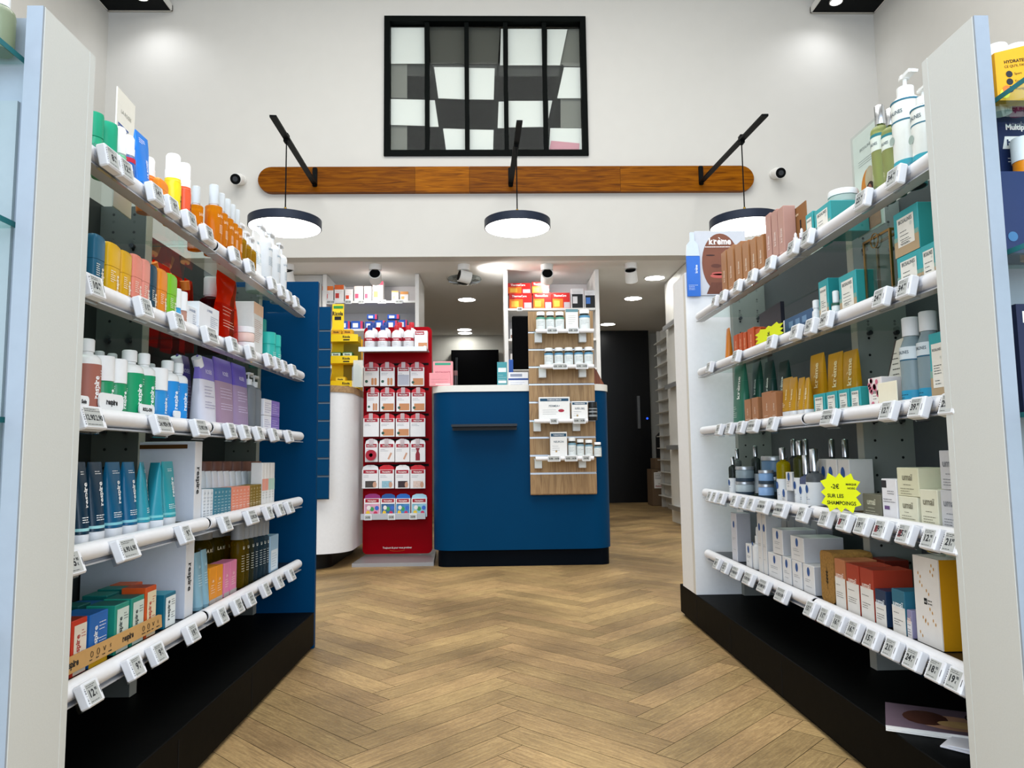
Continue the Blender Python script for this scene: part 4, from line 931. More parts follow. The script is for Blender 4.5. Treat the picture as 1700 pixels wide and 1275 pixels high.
put(A, 2, 231, 251, 587, 'white bottle with green label, nearer the blue panel', 'bottle', lot('#0f9a66'), rd=True)
put(A, 2, 250, 272, 612, 'blue roll-on with wide white cap', 'bottle', wid('#2b93d8'), rd=True)
put(A, 2, 272, 291, 599, 'white bottle with sky blue label, nearer the window', 'bottle', lot('#2490dc'), rd=True)
put(A, 2, 291, 306, 603, 'white bottle with sky blue label, nearer the blue panel', 'bottle', lot('#2490dc'), rd=True)
for a, b, t, ds in ((160, 178, 583, 'grey-capped green bottle in rear row, closer to window'), (182, 199, 587, 'grey-capped green bottle in rear row, middle'), (245, 259, 604, 'grey-capped blue bottle in the rear row')):
    put(A, 2, a, b, t, ds, 'bottle', lambda w, d, h: bottle_(w/2, h, '#1d8f68' if 'green' in ds else '#2b86c8', '#c9cbcb', 'cap', .2, .45), rd=True, back=.052)
for a, b, t, c1, c2, lean in ((302, 324, 590, '#7c6f8c', '#4b3f8c', 0), (328, 357, 588, '#dcdbe6', '#7d70c4', 0), (358, 391, 597, '#a68aa2', '#6a58b2', 0), (391, 417, 607, '#9c86a6', '#5f4fae', 0)):
    ds = {302: 'dark violet refill pouch behind the blue bottles', 328: 'white refill pouch with lilac top and spout', 358: 'mauve refill pouch with violet top, widest', 391: 'mauve refill pouch bent near the pump bottles'}[a]
    put(A, 2, a, b, t, ds, 'refill pouch', lambda w, d, h: pouch_(w, .045, h*(.96 if a in (328,) else 1), c1, c2, .66, '#eef0f4' if a in (302, 328) else None, waist=0, ink='#efe9ff' if a != 328 else '#77709c', parts=[('t', 'ROSÉE', .5, .78, .014, 0, {'b': .01, 'c': '#e9e4fa', 'mw': w*.7}), L(.15, .8, .56, 4, .008), L(.15, .8, .34, 3, .007)]), rd=.45, back=.04 if a == 302 else .0)
for a, b, t in ((416, 425, 620), (425, 434, 625)):
    put(A, 2, a, b, t, 'grey translucent shower bottle with pump', 'bottle', lambda w, d, h: bottle_(w/2, h, '#a9afb4', '#dfe2e4', 'pump', .22, .4, see=.6), rd=True)
for i, (a, b, bz, c1, ds) in enumerate(((434, 447, 0, '#ecebf0', 'white cube carton, lower one'), (434, 447, .052, '#ecebf0', 'white cube carton, upper one'), (448, 462, 0, '#8069b8', 'violet cube carton, lower one'), (448, 462, .052, '#8a72c2', 'violet cube carton, upper one'))):
    put(A, 2, a, b, 0, ds, 'carton', lambda w, d, h: box_(w, .05, h, c1, parts=[L(.1, .9, .75, 5, .007)], ink='#8f86b5' if i < 2 else '#e4dcf6'), d=.05, h=.051, bz=bz)
def sign_(w, h, t, ink='#17181a', serif=True, col='#f1f2f2'):
    o = R_('shelf_sign'); G().prism(rrect(w, h, h*.35, 5, 0, h/2), -.0015, .0015).make('plate', mat(col, .35), o, 30)
    if t: G().text(t, 0, h*.5, h*.46, -.0021, bold=.05, serif=serif, maxw=w*.82).make('lettering', mat(ink, .5, noise=0), o, 0)
    return o
for a, b, t, tx, ds in ((132, 150, 657, 'Soin', 'small rounded white sign beside grey end panel'), (166, 207, 654, 'respire', 'rounded white sign with bold serif lettering'), (233, 258, 672, 'ROLL-ON', 'small rounded white sign reading roll-on'), (290, 301, 683, '', 'tiny blank white sign under the blue bottles')):
    put(A, 2, a, b, t, ds, 'sign', lambda w, d, h: sign_(w, max(h, .016), tx, serif=(tx == 'respire')), d=.003, back=-.005, bz=.0105)
# ---- fourth shelf: tubes and cartons
for a, b, c1, c2, t, ds in ((118, 139, '#022c42', '#9bd3d6', 767, 'navy toothpaste tube beside the grey end panel'), (141, 167, '#023048', '#9fd8da', 767, 'navy toothpaste tube, second from the grey panel'), (171, 198, '#04587f', '#86ccd8', 767, 'mid blue toothpaste tube, wider one'), (200, 222, '#045e88', '#86ccd8', 767, 'mid blue toothpaste tube, narrower one'), (226, 246, '#2c98ac', '#7fd0d4', 767, 'turquoise tube turned slightly'), (248, 263, '#2c98ac', '#7fd0d4', 768, 'turquoise tube seen edge-on'), (267, 288, '#2ba0ac', '#7fd0d4', 766, 'turquoise tube next to the white divider')):
    put(A, 3, a, b, t, ds, 'tube', lambda w, d, h: tube_(w, .036, h, c1, '#eceef2', .13, [(.17, .205, c2)], parts=[word('respire', .6, .6, .0175, 90), L(.3, .8, .88, 2, .004), L(.2, .85, .33, 3, .004)]), rd=.8, rz={226: 18, 248: 55}.get(a, 0))
def board_(w, d, h):
    o = R_('shelf_divider'); G().box(-w/2, w/2, -d/2, d/2, 0, h, .001).make('board', mat('#e2e3e6', .45), o, 0)
    G().box(-w/2-.0032, -w/2-.0004, -d/2, d/2+.112, 0, h-.001).make('side_plate', mat('#cfd4df', .45), o, 0)
    G().text('respire', 0, h*.5, .026, -d/2-.0008, -90, bold=.02, serif=True, maxw=h*.62).make('lettering', INK, o, 0); return o
for k, a, b, t in ((3, 322, 334, 733), (4, 307, 321, 893)):
    o = put(A, k, a, b, t, 'white divider board with vertical serif lettering', 'divider', board_, d=.125, back=.0)
_b = bpy.data.objects['shelf_divider']; _p = [c_ for c_ in _b.children if c_.name.startswith('side_plate')][0]; _x = min(v.co.x for v in _p.data.vertices); _z = max(v.co.z for v in _p.data.vertices)
G().box(_x-.0012, _x-.0004, -.045, .16, _z-.016, _z-.006).make('brown_strip', mat('#4e310c', .5), _b, 0)
def slim(c1, ink='#ffffff'): return lambda w, d, h: box_(w, d, h, c1, parts=[('t', 'LA', .5, .86, .008, 0, {'mw': w*.7, 'b': .01}), L(.15, .9, .7, 5, .008), L(.15, .9, .25, 3, .006)], ink=ink)
for n, a0, b0, t0, t1, c1, ink, ds in ((3, 337, 354, 812, 812, '#e4e8ec', '#7e8ea0', 'slim white carton'), (5, 355, 384, 811, 809, '#3f8296', '#e4f2f4', 'slim petrol carton'), (5, 385, 415, 809, 806, '#e98f72', '#fdeee6', 'slim coral carton'), (4, 415, 434, 806, 803, '#846a1c', '#efe3bc', 'slim olive carton')):
    for i in range(n):
        a = a0+(b0-a0)*i/n; b = a0+(b0-a0)*(i+1)/n
        put(A, 3, a, b, t0+(t1-t0)*i/n, ds, 'carton', slim(c1, ink), d=.045)
for i in range(4):
    put(A, 3, 435+i*5.2, 440+i*5.2, 768, 'tall %s slim tube carton' % ('white and coral' if i < 2 else 'white and mint'), 'carton', lambda w, d, h: box_(w, .035, h, '#e9e7e4', [(0, 1, .35, .62, '#e9a08c' if i < 2 else '#b9d6c6')], '#9aa8a0', parts=[L(.1, .9, .3, 3, .008)]), d=.035)
for i in range(10):
    put(A, 3, 331+i*10.2, 341+i*10.2, 782, 'white tube standing in the second row', 'tube', lambda w, d, h: tube_(w, .03, h, '#e6e9ee', '#dfe2e8', .12, crimp=True), rd=.8, back=.052)
for i in range(6):
    put(A, 3, 333+i*16, 348+i*16, 766, 'brown capped bottle in the rear row', 'bottle', lambda w, d, h: bottle_(w/2, h, '#b9a79a', '#7d5143', 'wide', .28, .85), rd=True, back=.095)
# ---- bottom shelf
def rsp(body, lab, ink='#20343a', side=None, top=None): return lambda w, d, h: box_(w, d, h, body, [(.14, .97, .02, .9, lab)], ink, parts=[word('respire', .38, .5, .017, 90), L(.62, .9, .78, 3, .005), L(.62, .9, .4, 3, .005)], top=top)
put(A, 4, 118, 144, 1027, 'red toothpaste carton with cream label', 'carton', rsp('#c8321c', '#e8dccb', '#b02a20', top='#8c2a18'), d=.05, rz=0)
put(A, 4, 148, 179, 1016, 'bright blue carton with yellow foot', 'carton', lambda w, d, h: box_(w, d, h, '#1a66b4', [(0, 1, 0, .14, '#e8b51c')], '#f4f6f8', parts=[word('respire', .3, .52, .018, 90), L(.5, .9, .8, 3, .006), L(.5, .9, .5, 4, .005)], top='#1a5a9c'), d=.06)
put(A, 4, 190, 214, 1001, 'green carton with grey label, nearer the window', 'carton', rsp('#1f8f7c', '#cfdcd2', top='#0e5a56'), d=.055)
put(A, 4, 217, 239, 990, 'green carton with grey label, nearer the blue panel', 'carton', rsp('#1f8f7c', '#cfdcd2', top='#0e5a56'), d=.055)
put(A, 4, 241, 259, 973, 'orange carton with cream label', 'carton', rsp('#d0521e', '#eadbb8', '#c03a20', top='#a23c14'), d=.05)
put(A, 4, 272, 292, 984, 'petrol carton with pale label beside the divider', 'carton', rsp('#0d6a84', '#e6ecea', top='#2b96ae'), d=.045)
for a, b, t, c1, ds in ((176, 198, 985, '#146a66', 'dark green carton in the rear row, nearer the window'), (200, 218, 975, '#146a66', 'dark green carton in the rear row, middle one'), (219, 236, 968, '#c24f1c', 'orange carton in the rear row'), (128, 150, 1003, '#10524f', 'dark green carton in rear row beside end panel'), (150, 172, 1000, '#16508c', 'blue carton in the rear row')):
    put(A, 4, a, b, t, ds, 'carton', lambda w, d, h: box_(w, .05, h, c1, [(.1, .9, .8, .86, '#cfe0da')], parts=[]), d=.05, back=.066)
def tray_(w, d, h):
    o = R_('kraft_strip'); K = mat('#c79a5e', .7, noise=.06)
    G().prism([(-w/2, 0), (w/2, 0), (w/2-.004, h*.92), (w/2-.014, h), (-w/2, h)], -.0015, .0015).make('strip', K, o, 0)
    g = G()
    for x0 in (-w*.42, w*.10):
        g.text('respire', x0, h*.56, .0165, -.0022, bold=.03, serif=True)
        for i in range(4):
            xx = x0+.062+i*.021
            if xx < w/2-.01:
                if i == 3: g.text('S', xx, h*.56, .009, -.0022, bold=.02)
                elif i == 2: g.bar((xx, -.0022, h*.42), (xx-.004, -.0022, h*.7), .001, .0003); g.bar((xx, -.0022, h*.42), (xx+.004, -.0022, h*.7), .001, .0003)
                else:
                    ring = [(xx+.0042*math.cos(t_*math.pi/5), h*.56+.0055*(1 if i or t_ % 2 else .8)*math.sin(t_*math.pi/5)) for t_ in range(11)]
                    for p_, q_ in zip(ring, ring[1:]): g.bar((p_[0], -.0022, p_[1]), (q_[0], -.0022, q_[1]), .0009, .0003)
                g.lines(xx-.007, xx+.008, h*.22, 1, .004, -.0022, .0018)
    g.make('lettering', INK, o, 0); return o
put(A, 4, 100, 272, 0, 'kraft card strip with serif lettering', 'sign', tray_, d=.003, h=.028, back=-.006, bz=.0105)
for a, b, t in ((322, 333, 917), (334, 344, 912)):
    put(A, 4, a, b, t, 'pale blue flat tube', 'tube', lambda w, d, h: tube_(w, .03, h, '#86aebd', '#7fa6b5', .05, ink='#dfeef2', parts=[L(.2, .8, .6, 5, .006), ('t', 'LA', .5, .75, .009, 0)]), rd=.7)
for a, b, c1, t, ds in ((347, 358, '#e8931c', 942, 'orange slim carton with a grey foot'), (359, 370, '#e8931c', 938, 'orange slim carton with a grey foot'), (372, 381, '#e283a8', 934, 'pink slim carton with a grey foot'), (382, 393, '#e283a8', 930, 'pink slim carton with a grey foot')):
    put(A, 4, a, b, t, ds, 'carton', lambda w, d, h: box_(w, .04, h, c1, [(0, 1, 0, .12, '#b9b4b0')], '#fbeee0', parts=[('t', 'LA', .5, .62, .009, 0), L(.2, .8, .5, 4, .006)]), d=.04)
for a, b, c1, t, ds in ((324, 345, '#8a7416', 858, 'olive oil bottle in the rear row'), (347, 366, '#8a7416', 856, 'olive oil bottle in the rear row'), (366, 384, '#c89e16', 856, 'olive oil bottle in the rear row')):
    put(A, 4, a, b, t, ds, 'bottle', lambda w, d, h: bottle_(w/2, h, c1, '#8d8d8a', 'wide', .3, .6, see=.85, ink='#eee4c4', parts=[('t', 'LA ROSÉE', .5, .55, .013, 0, {'mw': w*.8})]), rd=True, back=.065)
for i, (a, b, c1) in enumerate(((393, 402, '#ab8c1a'), (402, 410, '#9a8024'), (410, 418, '#6b6f52'), (418, 425, '#5c7480'), (425, 432, '#4f7488'), (432, 439, '#5a7c8e'), (439, 445, '#6f8896'))):
    put(A, 4, a, b, 862-i*.5, '%s mist bottle with grey cap' % ('olive' if i < 2 else 'slate blue'), 'bottle', lambda w, d, h: bottle_(w/2, h, c1, '#8f9294', 'wide', .3, .6, see=.85, ink='#e8e8e0', parts=[('t', 'LA', .5, .58, .012, 0), L(.1, .9, .46, 7, .007)]), rd=True)
put(A, 4, 446, 460, 889, 'pale blue and white carton beside the blue panel', 'carton', lambda w, d, h: box_(w, .04, h, '#9fc0d8', [(.1, .9, .05, .6, '#dfe9ef')], '#7296b0', parts=[L(.2, .8, .5, 6, .008)]), d=.04)
# ================================================================== white-ended rack
Bk = 1; BIO = 'BIOSALINES'
def bio(w, d, h, split=.35, sidec='#2d8f8c', small=False):    # teal-to-sand carton with a cream label
    return box_(w, d, h, '#35a3a8', [(0, 1, 0, split, '#b39b78'), (0, 1, split, split+.1, '#7fa79a'), (.16, .84, .2, .84, '#e9e6db')], '#3a4448', parts=[('t', BIO, .5, .75, .007 if small else .011, 0, {'mw': w*.56, 'b': .01}), L(.26, .74, .52, 4, .005 if small else .008), L(.3, .7, .3, 2, .006), ('o', .72, .63, w*.05, {'c': '#cfd2c8'})], side=sidec)
# top shelf
def bottleB(w, d, h): return bottle_(w/2, h, '#e6e9e2', '#eef0ee', 'pump', .2, .45, label=[(0, .22, '#3aa2b2'), (.56, .575, '#2b6f86'), (.74, .755, '#2b6f86')], ink='#2b4a58', parts=[('t', BIO, .5, .65, .011, 0, {'b': .01, 'mw': w*.8}), L(.1, .9, .16, 3, .006), ('o', .3, .42, .009, {'c': '#9fb0a8'})])
put(Bk, 0, 1545, 1519, 150, 'white and teal pump bottle half hidden by the grey end panel', 'bottle', bottleB, rd=True, w=.05)
put(Bk, 0, 1517, 1484, 134, 'large white pump bottle with teal foot', 'bottle', bottleB, rd=True, w=.058)
for a, b, t, ds in ((1500, 1478, 176, 'green-yellow bottle with silver cap, nearer the window'), (1480, 1459, 172, 'green-yellow bottle with silver cap, nearer the counters')):
    put(Bk, 0, a, b, t, ds, 'bottle', lambda w, d, h: bottle_(w/2, h, '#c3cc84', '#b9bcc0', 'cap', .22, .3, see=.6, capm=CHROME, label=[(.52, .66, '#dfe7dc'), (.66, .69, '#2f7f86'), (0, .1, '#2f8f8a')], ink='#2b4a58', parts=[('t', BIO, .5, .59, .009, 0, {'b': .01, 'mw': w*.7})]), rd=True, w=.042, back=.004)
def photo_card(o, w, h, y):
    G().box(-w/2-.003, w/2+.003, y-.003, y-.001, -.0, h+.004).make('acrylic_cover', glassm('#f6faf9', .1, fk=.25), o, 0)
    y += .0002
    g = G(); g.text(BIO, 0, h*.83, .011, y, maxw=w*.6); g.lines(-w*.3, w*.3, h*.72, 3, .006, y); g.make('heading', mat('#70767a', .5, noise=0), o, 0)
    y -= .0002
    G().disc(w*.05, h*.42, w*.30, y, 26, h*.19).make('hat_brim', mat('#d9822e', .5, noise=.2), o, 0)
    G().disc(w*.10, h*.50, w*.18, y-.0002, 20, h*.12).make('hat_crown', mat('#c9b49a', .5, noise=.2), o, 0)
    G().disc(w*.10, h*.36, w*.17, y-.0004, 20, h*.11).make('hair', mat('#2e1a16', .5, noise=.3), o, 0)
    G().disc(w*.08, h*.36, w*.09, y-.0006, 20, h*.09).make('face_print', mat('#b06a5c', .5, noise=.2), o, 0)
    G().add([(x*w, y-.0008, z*h) for x, z in ((-.3, .02), (.42, .02), (.4, .28), (.25, .34), (.1, .26), (-.05, .33), (-.2, .3))], [tuple(range(7))]).make('dress_print', mat('#c98a6e', .5, noise=.35), o, 0)
o = put(Bk, 0, 1462, 1412, 215, 'acrylic-covered photo card with a straw hat print', 'card', lambda w, d, h: card_(w, h, .004, '#e3e2dc', photo_card), d=.004, back=.088, w=.125)
put(Bk, 0, 1379, 1352, 0, 'teal and sand carton carrying the glass jar', 'carton', lambda w, d, h: bio(w, d, h), d=.095, h=.078)
put(Bk, 0, 1392, 1360, 297, 'large glass jar with white lid lying on teal carton', 'jar', lambda w, d, h: jar_(w/2, h, '#cfe2da', '#e8eaea', .42, see=.45), w=.072, d=.072, h=.036, bz=.0788, back=.02)
put(Bk, 0, 1350, 1338, 0, 'teal carton next to the brown poster card', 'carton', lambda w, d, h: bio(w, d, h, small=True), d=.05, h=.085)
def serumcard(o, w, h, y):
    for x in (-.22, .2):
        G().rect(w*x-.008, w*x+.008, h*.08, h*.42, y).make('bottle_print', mat('#6d4a78', .5), o, 0); G().rect(w*x-.004, w*x+.004, h*.42, h*.72, y-.0002).make('dropper_print', INK, o, 0)
    G().text('krème', 0, h*.86, .012, y, maxw=w*.6, serif=True, bold=.03).make('lettering', mat('#e8cfae', .5, noise=0), o, 0)
put(Bk, 0, 1337, 1306, 345, 'brown card printed with dropper bottles', 'card', lambda w, d, h: card_(w, h, .003, '#8f6238', serumcard), d=.003, back=.03)
for a, b in ((1334, 1326), (1324, 1316)):
    put(Bk, 0, a, b, 370, 'small violet serum bottle with dropper', 'bottle', lambda w, d, h: bottle_(w/2, h, '#4b2a5c', '#e9e4e4' , 'dropper', .4, .5, label=[(.1, .4, '#8e6a9c')]), rd=True, w=.022, h=.068)
def krem(c1='#a8764e', ink='#f3e6d4', fz=.5, hh=.019, side=None): return lambda w, d, h: box_(w, d, h, c1, parts=[word('krème', .5, fz, hh, 90, b=.012, mw=h*.62), L(.2, .85, .2, 4, .006)], ink=ink, side=side or c1)
for i, (a, b, t) in enumerate(((1303, 1293, 345), (1292, 1283, 350), (1281, 1273, 356))):
    put(Bk, 0, a, b, t, 'dusty pink serum carton', 'carton', krem('#b98d80', '#f2e2da', side='#b08678'), d=.035)
for a, b, t in ((1268, 1258, 392), (1256, 1247, 396), (1244, 1234, 402), (1232, 1222, 404), (1219, 1209, 410), (1207, 1199, 418)):
    put(Bk, 0, a, b, t, 'brown cream carton with pale serif lettering', 'carton', krem('#a87548', side='#9c6a40'), d=.045)
def portrait(o, w, h, y):
    G().disc(0, h*.50, w*.37, y, 36, h*.46).make('face_print', mat('#7d4a35', .5, noise=.2, scale=14), o, 0)
    G().add([(x*w, y-.0002, z*h) for x, z in ((-.3, .02), (.35, .02), (.22, .2), (-.2, .2))], [(0, 1, 2, 3)]).make('neck_print', mat('#6b3d2c', .5, noise=.2), o, 0)
    g = G(); g.disc(-.01, h*.30, w*.17, y-.0004, 20, h*.035); g.disc(-.01, h*.335, w*.14, y-.0004, 20, h*.026); g.make('lips_print', mat('#c0584e', .4, noise=.1), o, 0)
    g = G(); g.disc(-.02, h*.455, w*.10, y-.0004, 16, h*.03); g.make('nose_print', mat('#5e3325', .5), o, 0)
    g = G(); g.disc(-w*.2, h*.62, w*.09, y-.0004, 16, h*.012); g.disc(w*.16, h*.62, w*.09, y-.0004, 16, h*.012); g.make('eye_print', mat('#3a1f18', .5), o, 0)
    g = G(); g.text('krème', 0, h*.84, .036, y-.0006, bold=.04, serif=True, maxw=w*.7); g.lines(-w*.3, w*.3, h*.75, 1, .006, y-.0006, .003); g.make('lettering', mat('#f6f0ec', .5, noise=0), o, 0)
def poster(w, d, h):
    o = card_(w, h, .004, '#c9cbd0', portrait)
    x = -w/2-.012; g = G(); g.prism([(x-.026, -.005), (x+.026, -.005), (x+.028, h*.60), (x-.026, h*.60)], -.012, -.0035); g.make('blue_bottle_cutout', mat('#2a6bc8', .35), o, 0)
    G().prism([(x-.026, h*.605), (x+.027, h*.605), (x+.022, h*.78), (x+.009, h*.84), (x+.009, h*.97), (x-.009, h*.97), (x-.009, h*.84), (x-.022, h*.78)], -.012, -.0035).make('clear_cap_cutout', mat('#ccd6e4', .3), o, 0)
    g = G(); g.text('krème', x+.012, h*.40, .014, -.0126, 90, serif=True, bold=.03); g.lines(x-.02, x+.02, h*.15, 4, .006, -.0126); g.make('cutout_lettering', mat('#e9f1fb', .5, noise=0), o, 0); return o
o = poster(.205, 0, .262); xp, _, _ = at(1193, 440, y=2.84)
o.location = (xp+.01, 2.844, z_at(490, xp, 2.84)); reg(o, 'poster', 'portrait poster with blue bottle cutout on the white end panel of the white-ended rack')
# second shelf
put(Bk, 1, 1548, 1534, 470, 'teal and sand carton half behind the grey end panel', 'carton', lambda w, d, h: bio(w, d, h), d=.06, h=.075, w=.05)
put(Bk, 1, 1530, 1490, 410, 'large teal and sand carton, lower of the stack', 'carton', lambda w, d, h: bio(w, d, h), d=.08, h=.075)
put(Bk, 1, 1525, 1484, 330, 'large teal and sand carton, upper of the stack', 'carton', lambda w, d, h: bio(w, d, h), d=.08, h=.092, bz=.0755)
def brass(w, d, h):
    o = R_('brass_frame'); M2 = mat('#8a6a35', .3, .9); g = G(); t = .005
    for y in (-d/2, d/2-t): g.box(-w/2, w/2, y, y+t, 0, t); g.box(-w/2, w/2, y, y+t, h-t, h); g.box(-w/2, -w/2+t, y, y+t, t, h-t); g.box(w/2-t, w/2, y, y+t, t, h-t)
    for x in (-w/2, w/2-t): g.box(x, x+t, -d/2+t, d/2-t, 0, t); g.box(x, x+t, -d/2+t, d/2-t, h-t, h)
    g.make('frame', M2, o, 0); G().box(-w/2+t, w/2-t, -d/2+.001, -d/2+.003, t, h-t).make('glass', glassm('#cfe0da', .3), o, 0)
    r_ = G(); ring = [(.016*math.cos(k*math.pi/9), h-.012+.016*math.sin(k*math.pi/9)) for k in range(19)]
    for p_, q_ in zip(ring, ring[1:]): r_.bar((p_[0], -d/2-.003, p_[1]), (q_[0], -d/2-.003, q_[1]), .0018)
    r_.make('ring', M2, o, 0); return o
put(Bk, 1, 1480, 1434, 392, 'brass-edged glass box with a ring handle', 'glass box', brass, d=.035, back=.02)
def shell(w, d, h):
    o = R_('soap_shell'); G().lathe([(.001, 0), (w*.45, 0), (w*.5, h*.3), (w*.42, h*.6), (w*.2, h*.9), (.001, h)], 18, sy=.5).make('shell', mat('#8c8a3a', .6, noise=.3), o)
    g = G(); g.lathe([(.001, h*.5), (w*.2, h*.5), (w*.22, h*.8), (w*.1, h*1.1), (.001, h*1.12)], 14, cx=w*.2, sy=.6); g.make('pink_petal', mat('#d98f92', .6, noise=.15), o); return o
put(Bk, 1, 1478, 1438, 470, 'olive shell-shaped decoration with a pink petal', 'decoration', shell, d=.006, h=.028, w=.03, back=.001)
put(Bk, 1, 1424, 1395, 0, 'teal and sand carton beside the brass glass box', 'carton', lambda w, d, h: bio(w, d, h), d=.05, h=.098)
put(Bk, 1, 1376, 1360, 0, 'dark teal tall carton with a narrow label', 'carton', lambda w, d, h: bio(w, d, h, small=True, sidec='#1d7f80'), d=.05, h=.112)
put(Bk, 1, 1393, 1382, 490, 'small white and green dropper bottle', 'bottle', lambda w, d, h: bottle_(w/2, h, '#e6e9e6', '#e8ecec', 'cap', .45, .6, label=[(.5, .58, '#2f5a48')]), rd=True, w=.022, h=.075)
put(Bk, 1, 1358, 1350, 488, 'small white bottle with a pale cap', 'bottle', lambda w, d, h: bottle_(w/2, h, '#e6e8e8', '#eceeee', 'cap', .35, .7), rd=True, w=.022, h=.075)
def bluebook(w, d, h):
    o = R_('gift_box'); G().box(-w/2, w/2, -d/2, d/2, 0, h, .001).make('carton', mat('#3f6288', .45, noise=.1), o, 0)
    g = G()
    for i in range(3):
        for j in range(2): g.box(-w*.3+i*w*.22, -w*.3+i*w*.22+w*.14, -d/2-.0006, -d/2-.0004, h*(.2+.36*j), h*(.2+.36*j)+h*.26)
    g.make('front_print', mat('#6f94b8', .45), o, 0); G().rect(-w*.49, -w*.44, h*.02, h*.98, -d/2-.0006).make('edge_label', PAPER, o, 0); return o
o = put(Bk, 1, 1352, 1300, 492, 'blue gift box tilted back on the shelf', 'box', bluebook, d=.03, h=.07, back=.03); 
def starsign(w, h, lines, curl=0):
    o = R_('star_sign'); pts = []; n = 24
    for i in range(n):
        a = 2*math.pi*i/n; k = 1 if i % 2 == 0 else .76
        c_, s_ = math.cos(a), math.sin(a); m_ = max(abs(c_), abs(s_))
        pts.append((w/2*k*c_/max(m_, .78), h/2+h/2*k*s_/max(m_, .78)))
    G().prism(pts, -.0006, .0006).make('card', mat('#e6f01a', .6, noise=0), o, 0)
    g = G()
    for t, x, z, s_, b_ in lines: g.text(t, x*w, z*h, s_*h, -.0012, bold=b_)
    if g.v: g.make('lettering', INK, o, 0)
    return o
def flyer(w, d, h):
    o = R_('flyer_holder'); G().prism([(-w/2, 0), (w/2, 0), (w/2, h), (-w/2, h*.95)], -.006, .006).make('dark_flyer', mat('#23232c', .35, noise=.3), o, 0); return o
o = put(Bk, 1, 1298, 1262, 510, 'dark leaflet bundle leaning on the shelf', 'leaflets', flyer, d=.012, back=.045); o.rotation_euler[0] = 0
o = put(Bk, 1, 1300, 1252, 545, 'yellow star-edged sign curling over the rail, near the orange tubes', 'sign', lambda w, d, h: starsign(w, .05, [('-2€', 0, .5, .3, .03)]), d=.003, back=-.004, bz=.0105, h=.05)
for i, (a, b) in enumerate(((1262, 1250), (1249, 1238), (1237, 1228), (1227, 1219))):
    put(Bk, 1, a, b, 534 if i < 4 else 536, 'brown carton in the rear row', 'carton', krem('#6d4434', '#b58e70'), d=.04, back=.06, h=.098)
for i, (a, b, t) in enumerate(((1263, 1254, 545), (1252, 1241, 545), (1239, 1233, 552), (1232, 1226, 553), (1225, 1218, 556))):
    put(Bk, 1, a, b, t, 'orange carton in the front row', 'carton', krem('#c4501c', '#f3b890', side='#a83f16'), d=.035)
put(Bk, 1, 1215, 1206, 545, 'orange tube with white cap at the far end', 'tube', lambda w, d, h: tube_(w, .025, h, '#cf7a1e', '#eceef0', .12, parts=[]), rd=.7, w=.03)
# middle shelf
put(Bk, 2, 1572, 1545, 552, 'teal and sand carton standing by the clear lotions', 'carton', lambda w, d, h: bio(w, d, h, small=True), d=.05)
for a, b, t, ds in ((1556, 1529, 518, 'clear blue-footed lotion bottle, nearer the window'), (1524, 1504, 527, 'clear blue-footed lotion bottle, nearer the counters')):
    put(Bk, 2, a, b, t, ds, 'bottle', lambda w, d, h: bottle_(w/2, h, '#9fb3b8', '#e3e5e6', 'cap', .24, .62, see=.35, sh=.2, label=[(0, .17, '#2f93b5'), (.52, .66, '#d5dfe2'), (.505, .52, '#2b5f7a')], ink='#1f3a48', parts=[('t', BIO, .5, .6, .009, 0, {'b': .01, 'mw': w*.8}), L(.1, .9, .12, 3, .006)]), rd=True, w=.046, back=.01 if a > 1530 else .002)
def leaf(w, d, h):
    o = R_('price_list'); G().prism([(-w/2, 0), (w*.3, 0), (w/2, h*1.0), (w*.2, h*.98)], -.002, .002).make('board', mat('#dcdacd', .5), o, 0); G().prism([(-w/2-.002, 0), (-w/2, 0), (w*.2, h*.98), (w*.2-.003, h*.99)], -.003, .003).make('edge', mat('#3a3530', .4), o, 0)
    G().lines(w*.02, w*.3, h*.8, 8, h*.075, -.0026, .002).make('lettering', mat('#55564e', .5, noise=0), o, 0); return o
put(Bk, 2, 1507, 1460, 566, 'slanted cream price board behind the lotions', 'board', leaf, d=.006, back=.055)
put(Bk, 2, 1488, 1456, 634, 'plain cream card propped at the rail', 'card', lambda w, d, h: card_(w, h, .002, '#efe8cf', lambda *a: None), d=.002, back=-.002, bz=.0105)
def floral(w, d, h): 
    o = box_(w, d, h, '#efe6e2', [(.3, .75, .12, .62, '#f1ede4')], '#5c4a4c', parts=[L(.35, .7, .5, 3, .006), ('t', BIO, .5, .55, .006, 0, {'mw': w*.35})]); g = G()
    random.seed(3)
    for i in range(14): g.disc(random.uniform(-w*.42, w*.42), random.uniform(h*.12, h*.92), random.uniform(.004, .008), -d/2-.0011, 9)
    g.make('flower_print', mat('#cf6f86', .5, noise=.2), o, 0); return o
put(Bk, 2, 1462, 1440, 627, 'pink floral carton with a cream label', 'carton', floral, d=.045)
for i, (a, b) in enumerate(((1428, 1411), (1409, 1391), (1389, 1371), (1369, 1350))):
    put(Bk, 2, a, b, 638, 'low teal carton at the front', 'carton', lambda w, d, h: bio(w, d, h, split=.15, small=True), d=.045, h=.056)
for i, (a, b, t) in enumerate(((1414, 1391, 582), (1390, 1366, 586), (1363, 1341, 588))):
    put(Bk, 2, a, b, t, 'tall mustard gold pouch with pale lettering', 'refill pouch', lambda w, d, h: pouch_(w, .03, h, '#b8860f', '#bb8a14', .7, None, ink='#efe0ae', parts=[word('krème', .6, .66, .030, 90, b=.02, c='#efe0ae', mw=h*.45), L(.1, .5, .3, 3, .006)]), d=.03, back=.04)
